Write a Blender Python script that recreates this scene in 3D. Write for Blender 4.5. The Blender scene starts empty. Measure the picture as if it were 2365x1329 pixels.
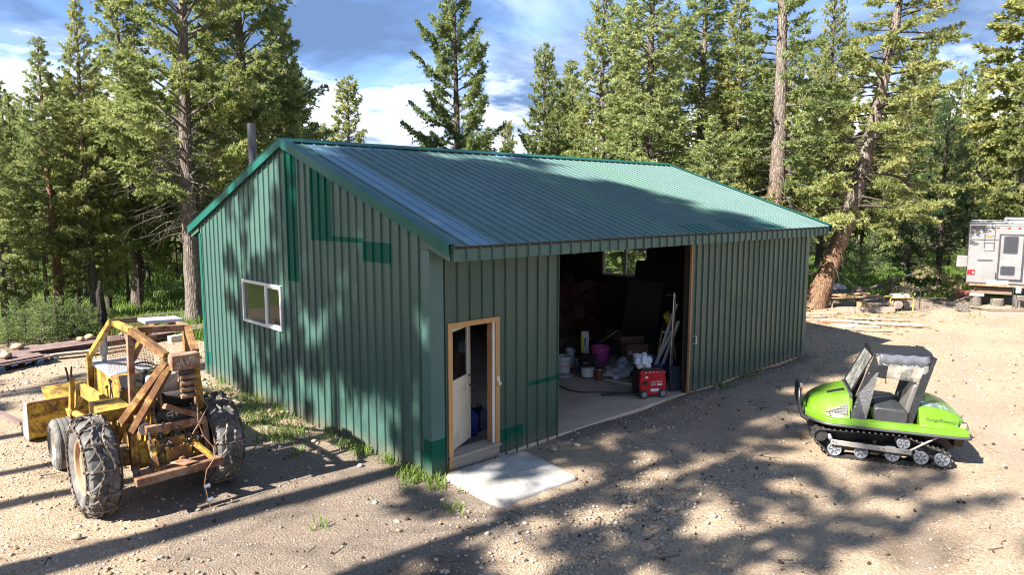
import bpy, math, random
import numpy as np
from mathutils import Vector, Matrix, Euler

random.seed(7)
SC = bpy.context.scene
COL = SC.collection
PI = math.pi
R_ = math.radians

# ------------------------------------------------------------------ camera
CAM_LOC = (-5.693, -7.648, 3.831)
CAM_YAW, CAM_PITCH, CAM_F = 0.81439, -0.11941, 1629.7      # focal length in photo pixels
cd = bpy.data.cameras.new("camera")
cd.sensor_width = 36.0
cd.lens = CAM_F / 2365.0 * 36.0
cd.clip_start = 0.1
cd.clip_end = 6000.0
cam = bpy.data.objects.new("camera", cd)
COL.objects.link(cam)
cam.location = CAM_LOC
cam.rotation_euler = (PI / 2 + CAM_PITCH, 0, CAM_YAW - PI / 2)
SC.camera = cam

# ------------------------------------------------------------------ sun, sky, exposure
SUN_TO = Vector((-3.80, 0.28, 3.28)).normalized()           # towards the sun
SUN_EL = math.asin(SUN_TO.z)
SUN_ROT = math.atan2(SUN_TO.x, SUN_TO.y)
sl = bpy.data.lights.new("sun", 'SUN')
sl.energy = 4.9
sl.angle = R_(0.7)
sl.color = (1.0, 0.945, 0.86)
sun = bpy.data.objects.new("sun", sl)
COL.objects.link(sun)
sun.rotation_euler = SUN_TO.to_track_quat('Z', 'Y').to_euler()
sun.location = (-30, 5, 40)

SC.view_settings.view_transform = 'Standard'
SC.view_settings.look = 'None'
SC.view_settings.gamma = 1.0
SC.view_settings.exposure = 2.0
try:
    SC.view_settings.use_curve_mapping = False
except Exception:
    pass
SC.render.engine = 'CYCLES'
cy = SC.cycles
cy.filter_width = 1.1
cy.max_bounces = 7
cy.diffuse_bounces = 4
cy.glossy_bounces = 3
cy.transmission_bounces = 5
cy.transparent_max_bounces = 8
cy.sample_clamp_indirect = 6.0
cy.caustics_reflective = False
cy.caustics_refractive = False
try:
    cy.use_denoising = True
    cy.denoiser = 'OPENIMAGEDENOISE'
    cy.denoising_input_passes = 'RGB_ALBEDO_NORMAL'
except Exception:
    pass

world = bpy.data.worlds.new("World")
SC.world = world
world.use_nodes = True
SKY_STRENGTH = 0.132


def build_world():
    nt = world.node_tree
    nt.nodes.clear()
    N, L = nt.nodes, nt.links
    out = N.new('ShaderNodeOutputWorld')
    bg = N.new('ShaderNodeBackground')
    bg.inputs['Strength'].default_value = SKY_STRENGTH
    sky = N.new('ShaderNodeTexSky')
    sky.sky_type = 'NISHITA'
    sky.sun_disc = False
    sky.sun_elevation = SUN_EL
    sky.sun_rotation = SUN_ROT
    sky.altitude = 1500
    sky.air_density = 1.0
    sky.dust_density = 0.6
    sky.ozone_density = 2.0
    tc = N.new('ShaderNodeTexCoord')
    sep = N.new('ShaderNodeSeparateXYZ')
    L.new(tc.outputs['Generated'], sep.inputs[0])

    def math_(op, a, b=None):
        m = N.new('ShaderNodeMath')
        m.operation = op
        for i, v in enumerate((a, b)):
            if v is None:
                continue
            if isinstance(v, (int, float)):
                m.inputs[i].default_value = v
            else:
                L.new(v, m.inputs[i])
        return m.outputs[0]
    zc = math_('MAXIMUM', sep.outputs['Z'], 0.0)
    den = math_('ADD', zc, 0.22)
    px = math_('DIVIDE', sep.outputs['X'], den)
    py = math_('DIVIDE', sep.outputs['Y'], den)
    cmb = N.new('ShaderNodeCombineXYZ')
    L.new(px, cmb.inputs[0])
    L.new(py, cmb.inputs[1])

    def noise(scale, detail, rough, off, dist=0.0):
        mp = N.new('ShaderNodeMapping')
        mp.inputs['Location'].default_value = off
        L.new(cmb.outputs[0], mp.inputs[0])
        n = N.new('ShaderNodeTexNoise')
        n.inputs['Scale'].default_value = scale
        n.inputs['Detail'].default_value = detail
        n.inputs['Roughness'].default_value = rough
        n.inputs['Distortion'].default_value = dist
        L.new(mp.outputs[0], n.inputs['Vector'])
        return n.outputs['Fac']

    def ramp(f, stops):
        r = N.new('ShaderNodeValToRGB')
        el = r.color_ramp.elements
        while len(el) < len(stops):
            el.new(0.5)
        for e, (p_, c) in zip(el, stops):
            e.position = p_
            e.color = (c[0], c[1], c[2], 1) if hasattr(c, '__len__') else (c, c, c, 1)
        L.new(f, r.inputs[0])
        return r.outputs[0]

    def mix(f, a, b):
        m = N.new('ShaderNodeMix')
        m.data_type = 'RGBA'
        if isinstance(f, float):
            m.inputs[0].default_value = f
        else:
            L.new(f, m.inputs[0])
        for k, v in ((6, a), (7, b)):
            if isinstance(v, tuple):
                m.inputs[k].default_value = (*v, 1)
            else:
                L.new(v, m.inputs[k])
        return m.outputs[2]
    # three kinds of cloud: broad grey-blue sheets, soft bright streaks, a white bank low over the horizon
    dark = ramp(noise(0.9, 6, 0.55, (3.1, 1.7, 0), 0.4), [(0.30, 0.0), (0.50, 1.0)])
    lite = ramp(noise(1.5, 8, 0.6, (7.3, 4.9, 2), 0.6), [(0.45, 0.0), (0.70, 1.0)])
    zsh = math_('ADD', sep.outputs['Z'], math_('MULTIPLY', math_('SUBTRACT', noise(1.9, 7, 0.62, (1.0, 9.0, 5), 0.3), 0.5), 0.34))
    low = ramp(zsh, [(0.085, 1.0), (0.165, 0.0)])
    blue = mix(0.6, sky.outputs[0], (0.26, 0.70, 2.05))
    c1 = mix(math_('MULTIPLY', dark, 0.92), blue, (0.36, 0.60, 1.12))
    c2 = mix(math_('MULTIPLY', lite, 0.38), c1, (3.0, 3.5, 4.5))
    c3 = mix(math_('MULTIPLY', low, 0.93), c2, (4.6, 4.75, 5.0))
    L.new(c3, bg.inputs['Color'])
    L.new(bg.outputs[0], out.inputs['Surface'])


build_world()


# ------------------------------------------------------------------ placing things by distance from the viewpoint used for measuring
def at(u, depth, z=0.0):
    """Ground position seen in photo column u at a distance measured along the view direction."""
    zc = depth * math.cos(CAM_PITCH) + (z - CAM_LOC[2]) * math.sin(CAM_PITCH)
    lat = (u - 1182.5) / CAM_F * zc
    return Vector((CAM_LOC[0] + depth * math.cos(CAM_YAW) + lat * math.sin(CAM_YAW),
                   CAM_LOC[1] + depth * math.sin(CAM_YAW) - lat * math.cos(CAM_YAW), z))


VIEW_RIGHT = Vector((math.sin(CAM_YAW), -math.cos(CAM_YAW), 0))
VIEW_FWD = Vector((math.cos(CAM_YAW), math.sin(CAM_YAW), 0))


def ground_z(x, y):
    """Height of the terrain."""
    x = np.asarray(x, float)
    y = np.asarray(y, float)
    d = np.hypot(x - 5, y - 2)
    far = np.clip((d - 40) / 60, 0, 1)
    z = far * (1.2 * np.sin(x * 0.031 + 1.1) * np.cos(y * 0.027) - 0.6)
    z = z + 0.012 * np.sin(x * 2.3 + np.sin(y * 1.7)) + 0.010 * np.sin(y * 3.1 + np.cos(x * 2.1) * 1.3)
    z = z + 0.5 * np.clip((y - 15.5) / 9, 0, 1) ** 1.3 * -1 * np.clip((6 - x) / 6, 0, 1)
    return z


# ------------------------------------------------------------------ objects, parts, meshes
def setp(o, label=None, cat=None, group=None, kind=None):
    if label:
        o['label'] = label
    if cat:
        o['category'] = cat
    if group:
        o['group'] = group
    if kind:
        o['kind'] = kind
    return o


def thing(name, label, cat, loc=(0, 0, 0), rotz=0.0, group=None, rot=None):
    o = bpy.data.objects.new(name, None)
    COL.objects.link(o)
    o.empty_display_size = 0.2
    o.location = loc
    o.rotation_euler = rot if rot is not None else (0, 0, rotz)
    return setp(o, label, cat, group)


def kids(o):
    return [c for c in COL.objects if c.parent == o]


CHILDREN = {}


def link(o, parent=None):
    COL.objects.link(o)
    if parent is not None:
        o.parent = parent
        CHILDREN.setdefault(parent.name, []).append(o)
    return o


def part(name, me, parent, loc=(0, 0, 0), rot=(0, 0, 0), scale=None):
    o = bpy.data.objects.new(name, me)
    o.location = loc
    o.rotation_euler = rot
    if scale:
        o.scale = scale
    return link(o, parent)


def copy_tree(o, parent=None):
    c = o.copy()
    link(c, parent)
    for ch in CHILDREN.get(o.name, []):
        copy_tree(ch, c)
    return c


def rotm(axis, a):
    return np.array(Matrix.Rotation(a, 3, axis))


def eul(x=0, y=0, z=0):
    return np.array(Euler((x, y, z)).to_matrix())


class MB:
    """Collects shapes and turns them into one mesh object."""

    def __init__(self):
        self.v, self.f, self.m = [], [], []
        self.cm = 0

    def add(self, vs, fs, mi=None):
        b = len(self.v)
        self.v.extend([tuple(map(float, q)) for q in vs])
        self.f.extend([tuple(i + b for i in q) for q in fs])
        self.m.extend([self.cm if mi is None else mi] * len(fs))
        return self

    def box(self, c, s, R=None, taper=None):
        hx, hy, hz = s[0] / 2, s[1] / 2, s[2] / 2
        vs = np.array([(-hx, -hy, -hz), (hx, -hy, -hz), (hx, hy, -hz), (-hx, hy, -hz),
                       (-hx, -hy, hz), (hx, -hy, hz), (hx, hy, hz), (-hx, hy, hz)])
        if taper:
            vs[4:, 0] *= taper[0]
            vs[4:, 1] *= taper[1]
        if R is not None:
            vs = vs @ np.asarray(R).T
        vs = vs + np.array(c)
        return self.add(vs, [(0, 3, 2, 1), (4, 5, 6, 7), (0, 1, 5, 4), (1, 2, 6, 5), (2, 3, 7, 6), (3, 0, 4, 7)])

    def box3(self, x0, x1, y0, y1, z0, z1):
        return self.box(((x0 + x1) / 2, (y0 + y1) / 2, (z0 + z1) / 2), (abs(x1 - x0), abs(y1 - y0), abs(z1 - z0)))

    def beam(self, p0, p1, w, h, up=(0, 0, 1)):
        p0, p1 = np.array(p0, float), np.array(p1, float)
        d = p1 - p0
        L = np.linalg.norm(d)
        d = d / L
        u = np.array(up, float)
        if abs(d @ u) > 0.98:
            u = np.array((0, 1.0, 0))
        s = np.cross(d, u)
        s /= np.linalg.norm(s)
        t = np.cross(s, d)
        return self.box((p0 + p1) / 2, (L, w, h), np.stack([d, s, t], 1))

    def cyl(self, p0, p1, r0, r1=None, n=12, caps=True):
        r1 = r0 if r1 is None else r1
        return self.tube([p0, p1], [r0, r1], n, caps)

    def tube(self, pts, r, n=8, caps=True, closed=False):
        P = [np.array(q, float) for q in pts]
        K = len(P)
        rr = [r] * K if isinstance(r, (int, float)) else list(r)
        ref = None
        rings = []
        for i in range(K):
            a = P[(i - 1) % K] if (closed or i > 0) else P[i]
            b = P[(i + 1) % K] if (closed or i < K - 1) else P[i]
            d = b - a
            d = d / (np.linalg.norm(d) + 1e-12)
            if ref is None:
                u = np.array((0, 0, 1.0)) if abs(d[2]) < 0.9 else np.array((1.0, 0, 0))
                ref = np.cross(d, u)
            ref = ref - d * (ref @ d)
            ref = ref / (np.linalg.norm(ref) + 1e-12)
            w = np.cross(d, ref)
            rings.append([P[i] + rr[i] * (math.cos(2 * PI * k / n) * ref + math.sin(2 * PI * k / n) * w) for k in range(n)])
        vs = [q for ring in rings for q in ring]
        fs = []
        for i in range(K if closed else K - 1):
            j = (i + 1) % K
            for k in range(n):
                k2 = (k + 1) % n
                fs.append((i * n + k, i * n + k2, j * n + k2, j * n + k))
        if caps and not closed:
            fs.append(tuple(range(n - 1, -1, -1)))
            fs.append(tuple((K - 1) * n + k for k in range(n)))
        return self.add(vs, fs)

    def lathe(self, prof, c, axis='Z', n=24, closed=False):
        """prof: (radius, height) pairs turned about an axis through c."""
        vs, fs = [], []
        K = len(prof)
        for (r, h) in prof:
            for k in range(n):
                a = 2 * PI * k / n
                q = (r * math.cos(a), r * math.sin(a), h)
                if axis == 'X':
                    q = (q[2], q[0], q[1])
                elif axis == 'Y':
                    q = (q[1], q[2], q[0])
                vs.append((q[0] + c[0], q[1] + c[1], q[2] + c[2]))
        for i in range(K if closed else K - 1):
            j = (i + 1) % K
            for k in range(n):
                k2 = (k + 1) % n
                fs.append((i * n + k, i * n + k2, j * n + k2, j * n + k))
        return self.add(vs, fs)

    def prism(self, poly, origin, U, V, W):
        """poly in the plane (U,V) at origin, extruded by W."""
        o, U, V, W = (np.array(q, float) for q in (origin, U, V, W))
        n = len(poly)
        a = [o + U * p[0] + V * p[1] for p in poly]
        b = [q + W for q in a]
        fs = [tuple(range(n - 1, -1, -1)), tuple(range(n, 2 * n))]
        fs += [(i, (i + 1) % n, n + (i + 1) % n, n + i) for i in range(n)]
        return self.add(a + b, fs)

    def ball(self, c, r, n=10, m=6):
        r = (r, r, r) if isinstance(r, (int, float)) else r
        vs, fs = [], []
        for i in range(m + 1):
            t = PI * i / m
            for k in range(n):
                a = 2 * PI * k / n
                vs.append((c[0] + r[0] * math.sin(t) * math.cos(a), c[1] + r[1] * math.sin(t) * math.sin(a), c[2] + r[2] * math.cos(t)))
        for i in range(m):
            for k in range(n):
                k2 = (k + 1) % n
                fs.append((i * n + k, (i + 1) * n + k, (i + 1) * n + k2, i * n + k2))
        return self.add(vs, fs)

    def grid(self, P):
        """P[i][j] points -> quads"""
        ni, nj = len(P), len(P[0])
        vs = [q for row in P for q in row]
        fs = [(i * nj + j, i * nj + j + 1, (i + 1) * nj + j + 1, (i + 1) * nj + j) for i in range(ni - 1) for j in range(nj - 1)]
        return self.add(vs, fs)

    def mesh(self, name, mats, smooth=35):
        me = bpy.data.meshes.new(name)
        me.from_pydata(self.v, [], self.f)
        for mt in (mats if isinstance(mats, (list, tuple)) else [mats]):
            me.materials.append(mt)
        if any(self.m):
            me.polygons.foreach_set('material_index', self.m)
        if smooth:
            me.shade_smooth()
            try:
                me.set_sharp_from_angle(angle=R_(smooth))
            except Exception:
                pass
        me.update()
        return me

    def build(self, name, mats, parent=None, loc=(0, 0, 0), rot=(0, 0, 0), smooth=35, bevel=0.0, solid=0.0, fix=True):
        me = self.mesh(name, mats, smooth)
        if fix:
            import bmesh
            bm = bmesh.new()
            bm.from_mesh(me)
            bmesh.ops.recalc_face_normals(bm, faces=bm.faces)
            bm.to_mesh(me)
            bm.free()
        o = part(name, me, parent, loc, rot)
        if solid:
            md = o.modifiers.new('thickness', 'SOLIDIFY')
            md.thickness = solid
        if bevel:
            md = o.modifiers.new('edge', 'BEVEL')
            md.width = bevel
            md.segments = 2
            md.limit_method = 'ANGLE'
            md.angle_limit = R_(40)
        return o


def np_mesh(name, V, F, mat, tint=None, smooth=False):
    """Big mesh from arrays; F is (n,3) or (n,4)."""
    V = np.asarray(V, np.float32)
    F = np.asarray(F, np.int32)
    me = bpy.data.meshes.new(name)
    me.vertices.add(len(V))
    me.vertices.foreach_set('co', V.ravel())
    k = F.shape[1]
    me.loops.add(F.size)
    me.loops.foreach_set('vertex_index', F.ravel())
    me.polygons.add(len(F))
    me.polygons.foreach_set('loop_start', np.arange(0, F.size, k, dtype=np.int32))
    if tint is not None:
        a = me.attributes.new('tint', 'FLOAT', 'POINT')
        a.data.foreach_set('value', np.asarray(tint, np.float32))
    me.materials.append(mat)
    if smooth:
        me.polygons.foreach_set('use_smooth', np.ones(len(F), bool))
    me.update(calc_edges=True)
    return me


def text_mesh(s, size, mat, depth=0.001, shear=0.0, align='CENTER'):
    cu = bpy.data.curves.new('lettering', 'FONT')
    cu.body = s
    cu.size = size
    cu.extrude = depth
    cu.shear = shear
    cu.align_x = align
    cu.align_y = 'CENTER'
    cu.resolution_u = 2
    tmp = bpy.data.objects.new('lettering', cu)
    COL.objects.link(tmp)
    dg = bpy.context.evaluated_depsgraph_get()
    me = bpy.data.meshes.new_from_object(tmp.evaluated_get(dg))
    bpy.data.objects.remove(tmp)
    bpy.data.curves.remove(cu)
    me.materials.clear()
    me.materials.append(mat)
    return me


# ------------------------------------------------------------------ materials
class NT:
    def __init__(self, name):
        self.mat = bpy.data.materials.new(name)
        self.mat.use_nodes = True
        self.t = self.mat.node_tree
        self.N, self.L = self.t.nodes, self.t.links
        self.N.clear()
        self.out = self.N.new('ShaderNodeOutputMaterial')
        self.tc = self.N.new('ShaderNodeTexCoord')

    def n(self, typ, **kw):
        x = self.N.new(typ)
        for k, v in kw.items():
            setattr(x, k, v)
        return x

    def put(self, sock, v):
        if v is None:
            return
        if isinstance(v, bpy.types.NodeSocket):
            self.L.new(v, sock)
        elif isinstance(v, (tuple, list)):
            sock.default_value = (*v, 1) if (len(v) == 3 and len(sock.default_value) == 4) else v
        else:
            sock.default_value = v

    def coord(self, scale=None, loc=None, rot=None):
        o = self.tc.outputs['Object']
        if scale is None and loc is None and rot is None:
            return o
        mp = self.n('ShaderNodeMapping')
        if scale is not None:
            mp.inputs['Scale'].default_value = scale if hasattr(scale, '__len__') else (scale,) * 3
        if loc is not None:
            mp.inputs['Location'].default_value = loc
        if rot is not None:
            mp.inputs['Rotation'].default_value = rot
        self.L.new(o, mp.inputs[0])
        return mp.outputs[0]

    def noise(self, scale, detail=4, rough=0.55, vec=None, dist=0.0, out='Fac'):
        x = self.n('ShaderNodeTexNoise')
        x.inputs['Scale'].default_value = scale
        x.inputs['Detail'].default_value = detail
        x.inputs['Roughness'].default_value = rough
        x.inputs['Distortion'].default_value = dist
        self.L.new(vec if vec is not None else self.tc.outputs['Object'], x.inputs['Vector'])
        return x.outputs[out]

    def voro(self, scale, feature='F1', vec=None, out='Distance', rnd=1.0):
        x = self.n('ShaderNodeTexVoronoi', feature=feature)
        x.inputs['Scale'].default_value = scale
        x.inputs['Randomness'].default_value = rnd
        self.L.new(vec if vec is not None else self.tc.outputs['Object'], x.inputs['Vector'])
        return x.outputs[out]

    def ramp(self, f, stops, interp='LINEAR'):
        r = self.n('ShaderNodeValToRGB')
        r.color_ramp.interpolation = interp
        el = r.color_ramp.elements
        while len(el) < len(stops):
            el.new(0.5)
        for e, (p_, c) in zip(el, stops):
            e.position = p_
            e.color = (c[0], c[1], c[2], 1) if hasattr(c, '__len__') else (c, c, c, 1)
        self.L.new(f, r.inputs[0])
        return r.outputs[0]

    def mix(self, f, a, b, blend='MIX'):
        m = self.n('ShaderNodeMix', data_type='RGBA', blend_type=blend)
        self.put(m.inputs[0], f)
        self.put(m.inputs[6], a)
        self.put(m.inputs[7], b)
        return m.outputs[2]

    def math(self, op, a, b=None, clamp=False):
        m = self.n('ShaderNodeMath', operation=op, use_clamp=clamp)
        self.put(m.inputs[0], a)
        self.put(m.inputs[1], b)
        return m.outputs[0]

    def attr(self, name):
        a = self.n('ShaderNodeAttribute')
        a.attribute_name = name
        return a.outputs['Fac']

    def rnd(self):
        return self.n('ShaderNodeObjectInfo').outputs['Random']

    def bump(self, h, strength=0.3, dist=0.01):
        b = self.n('ShaderNodeBump')
        b.inputs['Strength'].default_value = strength
        b.inputs['Distance'].default_value = dist
        self.L.new(h, b.inputs['Height'])
        return b.outputs[0]

    def bsdf(self, color, rough=0.6, metal=0.0, normal=None, spec=None, **kw):
        b = self.n('ShaderNodeBsdfPrincipled')
        self.put(b.inputs['Base Color'], color)
        self.put(b.inputs['Roughness'], rough)
        self.put(b.inputs['Metallic'], metal)
        if normal is not None:
            self.L.new(normal, b.inputs['Normal'])
        if spec is not None:
            self.put(b.inputs['Specular IOR Level'], spec)
        for k, v in kw.items():
            self.put(b.inputs[k.replace('_', ' ')], v)
        return b.outputs[0]

    def done(self, shader):
        self.L.new(shader, self.out.inputs['Surface'])
        return self.mat


def jit(c, k):
    return tuple(max(0, x * k) for x in c)


def mat_paint(name, c, rough=0.45, var=0.18, scale=3.0, dirt=(0.10, 0.085, 0.065), dirt_amt=0.25, metal=0.0, bump=0.05, spec=0.5, grain=40):
    t = NT(name)
    n1 = t.noise(scale, 6, 0.6)
    col = t.ramp(n1, [(0.25, jit(c, 1 - var)), (0.75, jit(c, 1 + var))])
    d = t.ramp(t.noise(scale * 2.3, 8, 0.68, t.coord(1, (5, 3, 1))), [(0.5, 0.0), (0.78, 1.0)])
    col = t.mix(t.math('MULTIPLY', d, dirt_amt), col, dirt)
    nb = t.bump(t.noise(grain, 3, 0.6), bump, 0.01)
    rr = t.ramp(n1, [(0.2, max(0.05, rough - 0.1)), (0.8, min(1, rough + 0.12))])
    return t.done(t.bsdf(col, rr, metal, nb, spec))


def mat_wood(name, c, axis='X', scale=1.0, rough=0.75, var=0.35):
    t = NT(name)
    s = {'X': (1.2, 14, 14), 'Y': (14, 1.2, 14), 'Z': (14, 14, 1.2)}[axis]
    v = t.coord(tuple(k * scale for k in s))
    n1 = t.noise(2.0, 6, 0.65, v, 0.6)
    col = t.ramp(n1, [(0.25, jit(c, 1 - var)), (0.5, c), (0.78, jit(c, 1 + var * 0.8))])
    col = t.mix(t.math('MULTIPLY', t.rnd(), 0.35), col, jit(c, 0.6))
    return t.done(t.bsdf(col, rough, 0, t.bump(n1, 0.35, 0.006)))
# ================================================================== GROUND
def noise2(x, y, seed=0, f=1.0):
    """smooth value noise on arrays"""
    r = np.random.RandomState(seed)
    T = r.rand(64, 64)
    x, y = x * f, y * f
    xi, yi = np.floor(x).astype(int), np.floor(y).astype(int)
    fx, fy = x - xi, y - yi
    fx, fy = fx * fx * (3 - 2 * fx), fy * fy * (3 - 2 * fy)
    g = lambda a, b: T[a % 64, b % 64]
    return (g(xi, yi) * (1 - fx) + g(xi + 1, yi) * fx) * (1 - fy) + (g(xi, yi + 1) * (1 - fx) + g(xi + 1, yi + 1) * fx) * fy


def sstep(v, a, b):
    t = np.clip((v - a) / (b - a), 0, 1)
    return t * t * (3 - 2 * t)


def grass_mask(x, y):
    """1 in the meadow and the woods, 0 on the gravel yard"""
    D = (x - CAM_LOC[0]) * math.cos(CAM_YAW) + (y - CAM_LOC[1]) * math.sin(CAM_YAW)
    lat = (x - CAM_LOC[0]) * math.sin(CAM_YAW) - (y - CAM_LOC[1]) * math.cos(CAM_YAW)
    edge = np.interp(lat, [-30, -9, -6, 4, 9, 14, 40], [18.5, 19.5, 20.0, 24, 27.0, 28.5, 30])
    n = noise2(x, y, 3, 0.7) * 1.6 + noise2(x, y, 4, 2.1) * 0.7 - 1.1
    return sstep(D + n, edge - 0.5, edge + 0.7)


def build_ground():
    def axis(lo, hi, step, far):
        c = np.arange(lo, hi + 1e-6, step)
        g = []
        d = step
        q = hi
        while q < far:
            d *= 1.28
            q += d
            g.append(q)
        g2 = []
        d = step
        q = lo
        while q > -far:
            d *= 1.28
            q -= d
            g2.append(q)
        return np.array(g2[::-1] + list(c) + g)
    X = axis(-10, 34, 0.22, 2600)
    Y = axis(-9, 26, 0.22, 2600)
    gx, gy = np.meshgrid(X, Y, indexing='ij')
    V = np.stack([gx, gy, ground_z(gx, gy)], -1)
    x, y = gx.ravel(), gy.ravel()
    V = V.reshape(-1, 3)
    # small lumps where the rock spoil lies
    V[:, 2] += 0.05 * np.exp(-(((x + 4.4) / 0.8) ** 2 + ((y - 1.6) / 1.0) ** 2)) * noise2(x, y, 9, 4)
    V[:, 2] += 0.04 * np.exp(-(((x - 2.3) / 1.0) ** 2 + ((y + 0.7) / 0.5) ** 2))
    inside = (x > 0.12) & (x < 11.4) & (y > 0.12) & (y < 8.3)
    V[inside, 2] = -0.06
    ni, nj = gx.shape
    I = np.arange(ni * nj).reshape(ni, nj)
    F = np.stack([I[:-1, :-1].ravel(), I[1:, :-1].ravel(), I[1:, 1:].ravel(), I[:-1, 1:].ravel()], 1)
    me = np_mesh('ground', V, F, M_ground, smooth=True)

    def put(nm, val):
        a = me.attributes.new(nm, 'FLOAT', 'POINT')
        a.data.foreach_set('value', np.clip(val, 0, 1).astype(np.float32))
    gm = grass_mask(x, y)
    # weeds along the gable wall
    gm = np.maximum(gm, 0.0)
    put('grass', gm)
    soil = sstep(1.5 - np.hypot((x + 1.5) / 1.9, (y - 0.6) / 3.0) + 0.5 * (noise2(x, y, 5, 0.9) - 0.5), 0.2, 0.9)
    soil = np.maximum(soil, sstep(1.3 - np.hypot((x - 23.2) / 3.0, (y - 1.2) / 1.6) + 0.6 * (noise2(x, y, 6, 1.3) - 0.5), 0.2, 0.7))
    soil = np.maximum(soil, 0.85 * sstep(1.0 - np.abs(y + 0.0) / 0.55, 0, 0.6) * (x > 2.4) * (x < 11.8))
    put('soil', soil)
    wet = np.exp(-(((x - 2.75) / 0.8) ** 2 + ((y + 5.35) / 0.5) ** 2)) + 0.7 * np.exp(-(((x - 4.1) / 0.30) ** 2 + ((y + 3.95) / 0.22) ** 2)) \
        + 0.9 * np.exp(-(((x + 1.6) / 0.9) ** 2 + ((y + 2.1) / 0.5) ** 2))
    put('wet', wet)
    rut = np.zeros_like(x)
    for (ax, ay, bx, by, cv) in [(-3.0, -7.5, 12.0, -1.6, 0.9), (2.0, -9.0, 16.0, -3.0, -0.6), (-7.5, 3.5, -3.4, 12.0, 0.4)]:
        L = math.hypot(bx - ax, by - ay)
        ux, uy = (bx - ax) / L, (by - ay) / L
        s = (x - ax) * ux + (y - ay) * uy
        d = -(x - ax) * uy + (y - ay) * ux + cv * np.sin(np.clip(s / L, 0, 1) * PI)
        for o_ in (-0.75, 0.75):
            rut = np.maximum(rut, np.exp(-((d - o_) / 0.19) ** 2) * ((s > -2) & (s < L + 2)))
    put('rut', rut * (0.35 + 0.65 * noise2(x, y, 51, 0.5)))
    o = part('ground', me, None)
    setp(o, 'tan gravel yard with grey dirt patches running out into grassy woods', 'ground', kind='structure')


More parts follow.
